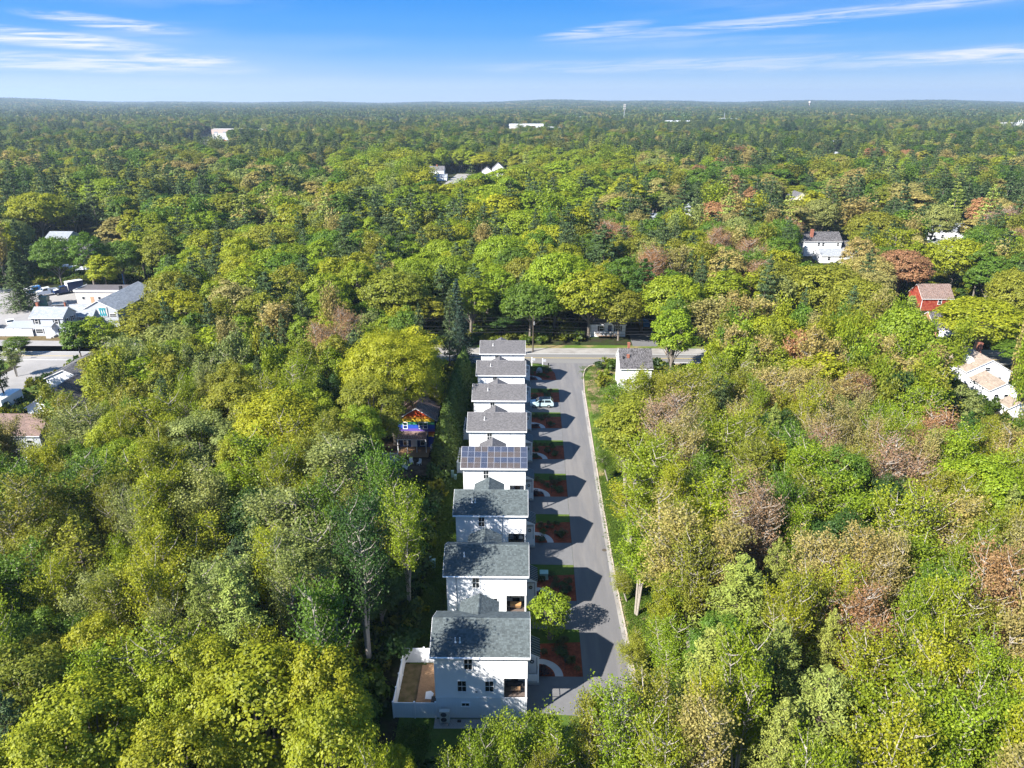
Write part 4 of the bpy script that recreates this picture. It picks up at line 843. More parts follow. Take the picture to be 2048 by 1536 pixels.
def vehicle(name, label, cat, loc, rz, L, Wd, body, prof, glass, wheels, wr, group=None, extra=()):
    """side profile (x forward, z) lofted across the width with tumblehome; glass: list of side windows; wheels: x positions"""
    t = thing(name, label, cat, loc, rz, group)
    b = MB(); hw = Wd/2; zmax = max(p[1] for p in prof); n = len(prof)
    def off(z): return hw if z < 1.0 else hw - (z-1.0)*.16
    l = [(x, -off(z), z) for x, z in prof]; r = [(x, off(z), z) for x, z in prof]
    for k in range(n):
        b.face([l[k], l[(k+1) % n], r[(k+1) % n], r[k]][::-1])
    b.face(l); b.face(r[::-1]); b.build('body', body, t)
    for poly in glass:                      # panes set a little proud on both sides
        for sg in (-1, 1):
            p = [(x, sg*(off(z)+.008), z) for x, z in poly]; g = MB(); g.face(p if sg < 0 else p[::-1]); g.build('side_window', 'car_glass', t)
    for nm, (xa, za), (xb, zb), m in extra:
        d_ = Vector((xb-xa, 0, zb-za)); nn = Vector((d_.z, 0, -d_.x)).normalized()*.012
        g = MB(); s0, s1 = off(za)-.1, off(zb)-.1
        if nn.x*(xa-0) < 0 and abs(nn.x) > .2: nn = -nn
        if abs(nn.x) <= .2 and nn.z < 0: nn = -nn
        g.face([tuple(Vector((xa, -s0, za))+nn), tuple(Vector((xa, s0, za))+nn), tuple(Vector((xb, s1, zb))+nn), tuple(Vector((xb, -s1, zb))+nn)]); g.build(nm, m, t)
    fx = max(p[0] for p in prof); bx = min(p[0] for p in prof)
    for sg in (-1, 1):
        MB().box(fx-.06, fx+.012, sg*(hw-.32)-.16, sg*(hw-.32)+.16, .62, .80).build('headlight', 'lamp_glass', t)
        MB().box(bx-.012, bx+.05, sg*(hw-.2)-.12, sg*(hw-.2)+.12, .72, .98).build('tail_light', 'tail_red', t)
    for x in wheels:
        for sg in (-1, 1):
            w = MB(); w.tube([(x, sg*(hw-.22), wr), (x, sg*(hw+.015), wr)], wr, 14); o = w.build('wheel', 'tyre', t)
            MB().tube([(x, sg*(hw+.012), wr), (x, sg*(hw+.03), wr)], wr*.58, 10).build('rim', 'steel', o)
    return t
SUV = [(-2.25, .42), (2.2, .38), (2.32, .62), (2.25, .98), (1.15, 1.12), (.45, 1.66), (-1.75, 1.72), (-2.3, 1.1), (-2.36, .6)]
SUVG = [[(1.0, 1.14), (.42, 1.58), (-.5, 1.62), (-.5, 1.12)], [(-.6, 1.12), (-.6, 1.62), (-1.65, 1.62), (-1.95, 1.14)]]
SUVX = [('windscreen', (1.12, 1.15), (.5, 1.62), 'car_glass'), ('rear_window', (-2.24, 1.2), (-1.8, 1.66), 'car_glass')]
vehicle('parked_car', 'pale blue-white car with black roof on the row house driveway', 'car', (4.2, YE[6]+3.9, .012), math.pi, 4.6, 1.85, 'paint_sky', SUV, SUVG, (1.45, -1.4), .36, 'parked cars', SUVX+[('roof_panel', (.4, 1.68), (-1.7, 1.735), 'paint_black')])
CAR = [(-2.2, .40), (2.15, .36), (2.28, .58), (2.2, .86), (1.1, .98), (.3, 1.42), (-1.1, 1.44), (-1.9, 1.02), (-2.25, .95), (-2.3, .6)]
CARG = [[(.95, 1.0), (.28, 1.36), (-.35, 1.38), (-.35, .98)], [(-.45, .98), (-.45, 1.38), (-1.05, 1.38), (-1.65, 1.0)]]
CARX = [('windscreen', (1.05, 1.01), (.35, 1.4), 'car_glass'), ('rear_window', (-1.85, 1.06), (-1.15, 1.43), 'car_glass')]
vehicle('parked_car', 'white estate car at the left end of the car park rear row', 'car', (-153.0, 215.5, .012), 3.6, 4.6, 1.85, 'paint_white', SUV, SUVG, (1.45, -1.4), .36, 'parked cars', SUVX)
vehicle('parked_car', 'white car parked behind the open shed', 'car', (-136.0, 180.2, .012), 5.4, 4.6, 1.85, 'paint_white', CAR, CARG, (1.4, -1.35), .33, 'parked cars', CARX)
vehicle('parked_car', 'black car parked left of the white car behind the shed', 'car', (-138.6, 177.5, .012), 5.4, 4.6, 1.85, 'paint_black', CAR, CARG, (1.4, -1.35), .33, 'parked cars', CARX)
vehicle('parked_car', 'dark car at the corner of the grey house', 'car', (-124.4, 177.0, .012), 1.2, 4.6, 1.85, 'paint_black', CAR, CARG, (1.4, -1.35), .33, 'parked cars', CARX)
vehicle('parked_car', 'pale blue-white car in front of the orange-brown garage', 'car', (105.3, 168.6, .012), 2.3, 4.6, 1.85, 'paint_sky', CAR, CARG, (1.4, -1.35), .33, 'parked cars', CARX)
vehicle('parked_car', 'black car in tree shade right of the garage drive', 'car', (109.6, 165.5, .012), 2.6, 4.6, 1.85, 'paint_black', SUV, SUVG, (1.45, -1.4), .36, 'parked cars', SUVX)
TRK = [(-1.0, .6), (2.75, .55), (2.85, .9), (2.75, 1.55), (1.35, 1.75), (.85, 2.45), (-.9, 2.5), (-1.0, 1.6)]
TRKG = [[(1.2, 1.72), (.8, 2.35), (-.2, 2.38), (-.2, 1.68)]]
TRKX = [('windscreen', (1.3, 1.8), (.9, 2.4), 'car_glass'), ('bonnet_panel', (2.7, 1.6), (1.4, 1.77), 'paint_white')]
def truck(label, loc, rz, cabm, boxm=None, flat=True):
    t = vehicle('truck', label, 'truck', loc, rz, 6, 2.2, cabm, TRK, TRKG, (2.0, -2.6), .48, 'trucks in the car park', TRKX)
    MB().box(-5.2, -1.0, -.45, .45, .55, .80).build('chassis', 'black_metal', t)
    if boxm:
        MB().box(-5.6, -1.1, -1.2, 1.2, .82, 3.5).build('cargo_box', boxm, t); MB().box(-5.62, -1.08, -1.22, 1.22, 3.5, 3.56).build('box_roof', 'paint_white', t); MB().box(-1.1, -1.06, -1.22, 1.22, .82, 3.5).build('box_front', 'paint_white', t)
    elif flat:
        MB().box(-5.3, -1.2, -1.1, 1.1, .82, .95).build('flatbed', 'steel', t); MB().box(-1.25, -1.15, -1.1, 1.1, .95, 1.9).build('headboard', 'steel', t)
    return t
truck('white-bonneted blue truck between estate car and white truck', (-149.4, 212.6, .012), 4.0, 'paint_blue')
truck('white truck between the blue truck and the box truck', (-145.4, 210.8, .012), 4.0, 'paint_white')
truck('navy box truck with a white roof by the flat-roofed building', (-141.4, 212.8, .012), 4.0, 'paint_navy', 'paint_navy')
wk = truck('dark green cab-over truck with empty bed in the car park', (-137.2, 197.3, .012), 3.3, 'paint_green'); MB().box(-1.0, 1.1, -1.0, 1.0, 2.45, 3.3).build('sleeper', 'paint_green', wk)
mv = thing('box_trailer', 'white box trailer parked beside the left-edge house', 'trailer', (-99.6, 125.4, 0)); MB().box(-1.2, 1.2, -3, 3, .6, 3.0).build('cargo_box', 'paint_white', mv)
for x in (-1.1, 1.1):
    for yy in (-.5, .5): MB().tube([(x-.12, yy, .4), (x+.12, yy, .4)], .4, 12).build('wheel', 'tyre', mv)
CARS = []
for k in range(34):
    x = RNG.uniform(-404, -368)*K; yy = RNG.uniform(925, 980)*K; sh_ = RNG.choice(['paint_white', 'paint_white', 'paint_sky', 'tail_red', 'paint_black', 'paint_white'])
    b = MB(); b.prism([(px_, -.95, pz) for px_, pz in SUV], (0, 1.9, 0)); o = b.build('distant_car', sh_, None, (x, yy, .03)); o.rotation_euler.z = RNG.choice((0, 1.57, .2)); CARS.append((x/yy, sh_, o))
NTH = ['first', 'second', 'third', 'fourth', 'fifth', 'sixth', 'seventh', 'eighth', 'ninth', 'tenth', 'eleventh', 'twelfth', 'thirteenth', 'fourteenth', 'fifteenth', 'sixteenth', 'seventeenth', 'eighteenth', 'nineteenth', 'twentieth', 'next to last', 'last']
for sh_, cn in (('paint_white', 'white'), ('paint_sky', 'pale blue'), ('tail_red', 'red'), ('paint_black', 'black')):
    for i_, (q_, s_, o) in enumerate(sorted((c for c in CARS if c[1] == sh_), key=lambda c: c[0])):
        tag(o, '%s tiny distant %s car from the left in the far-left car yard' % (NTH[min(i_, 21)], cn), 'car', 'distant cars in the far-left car yard')
bt = thing('boat_trailer', 'white boat under cover behind the tall left maples', 'boat', (-158.5, 243.5, .7), .5, 'boats behind the left maples')
b = MB(); b.prism([(-3, -1.0, 0), (2.2, -1.0, 0), (3.4, 0, .2), (2.2, 1.0, 0), (-3, 1.0, 0)], (0, 0, 1.0)); b.build('hull', 'paint_white', bt); MB().box(-1.6, .6, -.8, .8, 1.0, 1.7).build('cabin', 'paint_white', bt); MB().box(-2, 1, -.3, .3, -.7, 0).build('trailer_frame', 'galvanised', bt)
km = kid_map()
for x, yy, rz, lab in ((-166, 262, .4, 'white boat farthest back behind the left maples'), (-158, 256, .7, 'white boat in the middle behind the left maples'), (-150, 240, .2, 'white boat nearest the trunks of the left maples')): dup(bt, km, (x, yy, .7), rz, lab)

# ------------------------------------------------------------------ foliage meshes
def np_mesh(name, v, f4, mats, val=None, tri=False):
    me = bpy.data.meshes.new(name); k = 3 if tri else 4
    me.vertices.add(len(v)); me.vertices.foreach_set('co', np.asarray(v, np.float32).ravel())
    nf = len(f4); me.loops.add(nf*k); me.loops.foreach_set('vertex_index', np.asarray(f4, np.int32).ravel())
    me.polygons.add(nf); me.polygons.foreach_set('loop_start', np.arange(0, nf*k, k, dtype=np.int32)); me.polygons.foreach_set('loop_total', np.full(nf, k, np.int32))
    for m in mats: me.materials.append(MAT[m])
    if val is not None:
        at = me.attributes.new('v', 'FLOAT', 'FACE'); at.data.foreach_set('value', np.asarray(val, np.float32))
    me.update(calc_edges=True); return me
def leaves(c, nrm, size, asp, rng, spread=.75):
    """diamond leaf sprays at points c, facing roughly nrm"""
    n = len(c); nn = nrm + rng.normal(0, spread, (n, 3)); nn /= np.linalg.norm(nn, axis=1, keepdims=True)+1e-9
    a = rng.normal(0, 1, (n, 3)); u = np.cross(nn, a); u /= np.linalg.norm(u, axis=1, keepdims=True)+1e-9; w = np.cross(nn, u)
    s = (size*rng.uniform(.65, 1.35, n))[:, None]
    v = np.stack([c-u*s, c-w*s*asp, c+u*s, c+w*s*asp], 1).reshape(-1, 3)
    return v, np.arange(4*n).reshape(-1, 4)
def clump_points(centres, rads, per, rng, flat=.75, up=.35):
    P, Nn, V = [], [], []
    for c, r in zip(centres, rads):
        d = rng.normal(0, 1, (per, 3)); d /= np.linalg.norm(d, axis=1, keepdims=True)
        d[:, 2] = np.where(d[:, 2] < -.25, -d[:, 2]*.6, d[:, 2])
        q = rng.uniform(.55, 1.05, (per, 1)); p = c + d*q*r*np.array([1, 1, flat]); P.append(p); Nn.append(d + np.array([0, 0, up]))
        V.append(np.clip(rng.normal(.5, .2, per)+rng.normal(0, .13), 0, 1))
    return np.concatenate(P), np.concatenate(Nn), np.concatenate(V)
def limb_mesh(name, limbs, m):
    b = MB()
    for pts, r in limbs: b.tube(pts, r, 5 if r[0] < .12 else 7, None, False)
    return b.mesh(name, m)
def crown_broad(seed, n_clump, per, size, h=18.0, r=5.0, base=.30):
    rng = np.random.default_rng(seed); cz = h-.52*(h*(1-base)); rz = (h-h*base)/2
    C = []; lob = rng.normal(0, 1, (5, 3)); lob /= np.linalg.norm(lob, axis=1, keepdims=True)
    while len(C) < n_clump:
        d = rng.normal(0, 1, 3); d /= np.linalg.norm(d)
        if d[2] < -.75: continue
        q = rng.uniform(.50, 1.0)**.55; k = 1+.16*np.max(lob@d)-.08
        c = np.array([d[0]*r*q*k*.84, d[1]*r*q*k*.84, cz+d[2]*rz*q*.86*(1 if d[2] > 0 else .85)])
        if all(np.linalg.norm((c-o)*[1, 1, .9]) > r*.21*(60/n_clump)**.4 for o in C) or rng.random() < .08: C.append(c)
    C = np.array(C); rad = rng.uniform(.20, .32, n_clump)*r*(60/n_clump)**.4
    P, Nn, V = clump_points(C, rad, per, rng, .92)
    oc = P-np.array([0, 0, cz-1.5]); oc /= np.linalg.norm(oc, axis=1, keepdims=True)+1e-9
    v, f = leaves(P, Nn*.8+oc*.7, size, .72, rng, .48)
    limbs = [([(0, 0, -.2), (.1, .05, h*.22), (.0, .12, h*.42), (.1, 0, h*.72)], [.34, .27, .20, .08])]
    for k in rng.choice(n_clump, min(16, n_clump), False):
        z0 = h*rng.uniform(.20, .45); c = C[k]; mid = np.array([c[0]*.45, c[1]*.45, z0+(c[2]-z0)*.55])
        limbs.append(([(0, 0, z0), tuple(mid), tuple(c*.97), ], [.13, .08, .03]))
    return (v, f, V), limbs
def crown_airy(seed, n_stem, twigs, per, size, h=16.0, r=3.6, low=.38, sparse=.085):
    rng = np.random.default_rng(seed); limbs = []; P = []; Nn = []; V = []
    for s in range(n_stem):
        a = rng.uniform(0, 6.283) if s else 0; lean = r*.62*rng.uniform(.35, 1) if s else r*.12
        top = np.array([lean*math.cos(a), lean*math.sin(a), h*rng.uniform(.84, 1.0)]); b = np.array([.25*math.cos(a)*rng.random(), .25*math.sin(a)*rng.random(), -.2])
        fork = np.array([top[0]*.18, top[1]*.18, h*rng.uniform(.25, .40)]); mid = (fork+top)/2*np.array([1.1, 1.1, 1])+rng.normal(0, .15, 3)
        pts = [b, fork, mid, top]; limbs.append(([tuple(p) for p in pts], [.14, .11, .065, .012]))
        for t in range(twigs):
            q = rng.uniform(low, 1.0); z = h*q
            seg = 1 if z < fork[2] else (2 if z < mid[2] else 3)
            p0, p1 = pts[seg-1], pts[seg]; k = min(1, max(0, (z-p0[2])/(p1[2]-p0[2]+1e-6))); o = p0+(p1-p0)*k
            an = rng.uniform(0, 6.283); ln = r*(.62 if q < .8 else .40)*rng.uniform(.35, 1.0)*(1.15-.5*abs(q-.68)); upk = rng.uniform(.55, 1.3)
            e = o + np.array([math.cos(an)*ln, math.sin(an)*ln, ln*upk]); m_ = (o+e)/2+np.array([math.cos(an), math.sin(an), -.35])*ln*.12
            limbs.append(([tuple(o), tuple(m_), tuple(e)], [.045, .03, .008]))
            n = max(3, int(per*rng.uniform(.5, 1.5))); kk = 1.08-.85*rng.random((n, 1))**1.6; pp = o+(e-o)*kk+rng.normal(0, sparse*r, (n, 3))*np.array([1, 1, 1.15])
            P.append(pp); Nn.append(np.tile([math.cos(an)*.4, math.sin(an)*.4, .6], (n, 1))); V.append(np.clip(rng.normal(.5, .22, n)+rng.normal(0, .1), 0, 1))
    P = np.concatenate(P); v, f = leaves(P, np.concatenate(Nn), size, .7, rng, .9); return (v, f, np.concatenate(V)), limbs
def crown_pine(seed, whorls, per, size, h=18.0, r=4.2, low=.22, droop=.08, cone=False, flat=.30):
    rng = np.random.default_rng(seed); limbs = [([(0, 0, -.2), (.05, 0, h*.5), (0, .05, h)], [.30, .18, .02])]; P = []; Nn = []; V = []
    for k in range(whorls):
        q = k/(whorls-1); z = h*(low+(1-low)*q*.97); env = (1-q)**(.85 if cone else .62)*(1 if cone else (.62+.38*min(1, q*4)))
        nb = 4 if not cone else 7
        for j in range(nb):
            an = j*6.283/nb + k*1.1 + rng.uniform(-.35, .35); ln = r*env*rng.uniform(.65, 1.12)+.25
            rise = ln*(rng.uniform(-.05, .22) if not cone else -droop*2)
            d = np.array([math.cos(an), math.sin(an), 0]); e = d*ln+np.array([0, 0, z+rise])
            limbs.append(([(0, 0, z-.1*ln), tuple(d*ln*.55+np.array([0, 0, z+rise*.2])), tuple(e)], [.06, .04, .01]))
            n = max(4, int(per*(.35+ln/r))); t = rng.uniform(.22 if not cone else .1, 1.05, (n, 1)); wd = .30*ln*(1.1-t*.55)+.10
            side = np.array([-d[1], d[0], 0]); pp = d*ln*t+np.array([0, 0, z])+np.array([0, 0, rise])*t+side*rng.normal(0, 1, (n, 1))*wd*.6+np.array([0, 0, 1])*rng.normal(.05, 1, (n, 1))*flat*.55
            P.append(pp); Nn.append(np.tile(d*.25+[0, 0, 1.0], (n, 1))); V.append(np.clip(rng.normal(.5, .2, n)+rng.normal(0, .12), 0, 1))
    P = np.concatenate(P); v, f = leaves(P, np.concatenate(Nn), size, .42, rng, .6); return (v, f, np.concatenate(V)), limbs
def crown_column(seed, n, size, h=5.0, r=.9):
    rng = np.random.default_rng(seed); z = h*rng.uniform(.02, 1, n)**.9; q = z/h; rad = r*np.minimum(1, (1-q)**.7*1.25)*rng.uniform(.75, 1.05, n)+.04; an = rng.uniform(0, 6.283, n)
    P = np.stack([rad*np.cos(an), rad*np.sin(an), z], 1); Nn = np.stack([np.cos(an), np.sin(an), np.full(n, .35)], 1)
    v, f = leaves(P, Nn, size, .5, rng, .5); return (v, f, np.clip(rng.normal(.5, .25, n), 0, 1)), [([(0, 0, -.1), (0, 0, h*.9)], [.08, .02])]
def bush(seed, n, size, h=1.0, r=.6):
    rng = np.random.default_rng(seed); k = 7
    C = np.stack([rng.uniform(-.55, .55, k)*r, rng.uniform(-.55, .55, k)*r, rng.uniform(.3, .72, k)*h], 1)
    P, Nn, V = clump_points(C, np.full(k, r*.5), n//k, rng, h/r*.6); v, f = leaves(P, Nn, size, .6, rng); return (v, f, V), [([(0, 0, -.05), (0, 0, h*.4)], [.04, .02])]
def mk(name, data, leafm): (v, f, val) = data; return np_mesh(name, v, f, [leafm], val)
NEAR = {}
def reg(code, gens, bark, leafm='leaf_object', kind='crown'):
    NEAR[code] = []
    for d, limbs in gens: NEAR[code].append((mk(kind, d, leafm), limb_mesh('trunk', limbs, bark)))
reg('B', [crown_broad(s, 92, 230, .118) for s in (1, 2, 3)], 'bark_grey')
reg('Bm', [crown_broad(s, 84, 84, .20) for s in (11, 12, 13, 14)], 'bark_grey')
reg('Bl', [crown_broad(s, 200, 260, .112, 18, 9) for s in (5, 6)], 'bark_grey')
reg('Blm', [crown_broad(s, 180, 84, .24, 18, 9) for s in (15, 16)], 'bark_grey')
reg('Y', [crown_broad(7, 34, 120, .10, 6.4, 2.1, .06)], 'bark_grey')
reg('A', [crown_airy(21, 5, 36, 62, .10), crown_airy(22, 4, 42, 66, .10), crown_airy(23, 6, 30, 60, .10), crown_airy(24, 3, 50, 76, .10)], 'bark_pale')
reg('Am', [crown_airy(31, 5, 30, 34, .18), crown_airy(32, 4, 34, 36, .18), crown_airy(33, 6, 26, 34, .18)], 'bark_pale')
reg('R', [crown_airy(41, 6, 52, 34, .085, sparse=.09), crown_airy(42, 5, 60, 34, .085, sparse=.09)], 'bark_pale')
reg('P', [crown_pine(s, 18, 210, .13) for s in (61, 62)], 'bark_dark', 'needle_object')
reg('Pm', [crown_pine(s, 15, 80, .24) for s in (63, 64)], 'bark_dark', 'needle_object')
reg('S', [crown_pine(71, 24, 42, .19, h=14, r=2.8, low=.05, cone=True, flat=.22)], 'bark_dark', 'needle_object')
reg('H', [crown_pine(72, 22, 85, .16, h=17, r=4.5, low=.30, flat=.5)], 'bark_grey', 'needle_object')
reg('C', [crown_column(s, 2600, .10) for s in (81, 82)], 'bark_dark', 'needle_object')
reg('U', [bush(s, 420, .075) for s in (91, 92, 93)], 'bark_dark')
DIM = {'B': (5.0, 18.0), 'Bl': (9.0, 18.0), 'Y': (2.1, 6.4), 'A': (3.6, 16.0), 'R': (3.6, 16.0), 'P': (4.2, 18.0), 'S': (2.8, 14.0), 'H': (4.5, 17.0), 'C': (.9, 5.0), 'U': (.6, 1.0)}
TINT = {'y': (.275, .300, .015), 'l': (.215, .285, .014), 'g': (.110, .190, .016), 'd': (.046, .095, .016), 'o': (.225, .238, .022), 'w': (.240, .275, .070), 't': (.335, .285, .085), 'r': (.340, .195, .085), 'p': (.350, .225, .130), 'k': (.215, .255, .050), 'b': (.070, .108, .036)}
def put_tree(code, tint, x, y, h, r, near, label=None, cat='tree', group=None, name=None, rng=RNG, z=0):
    if code == 'B' and r > 6.6: code = 'Bl'
    key = code if near or code+'m' not in NEAR else code+'m'
    cm, tm = rng.choice(NEAR[key]); R0, H0 = DIM[code]
    t = link(name, None, None, (x, y, z)); t.rotation_euler = (rng.uniform(-.05, .05), rng.uniform(-.05, .05), rng.uniform(0, 6.283)); k = r/R0*1.06; t.scale = (k, k*rng.uniform(.92, 1.08), h/H0); t.empty_display_size = 1
    tag(t, label, cat, group)
    c = link('crown', cm, t); j = [rng.uniform(.93, 1.08)*v for v in (1, 1, 1)]; f = rng.uniform(.88, 1.14)
    base = TINT[tint] if isinstance(tint, str) else tint
    c.color = (min(1, base[0]*f*j[0]), min(1, base[1]*f), base[2]*f*j[2], 1)
    link('trunk', tm, t); return t

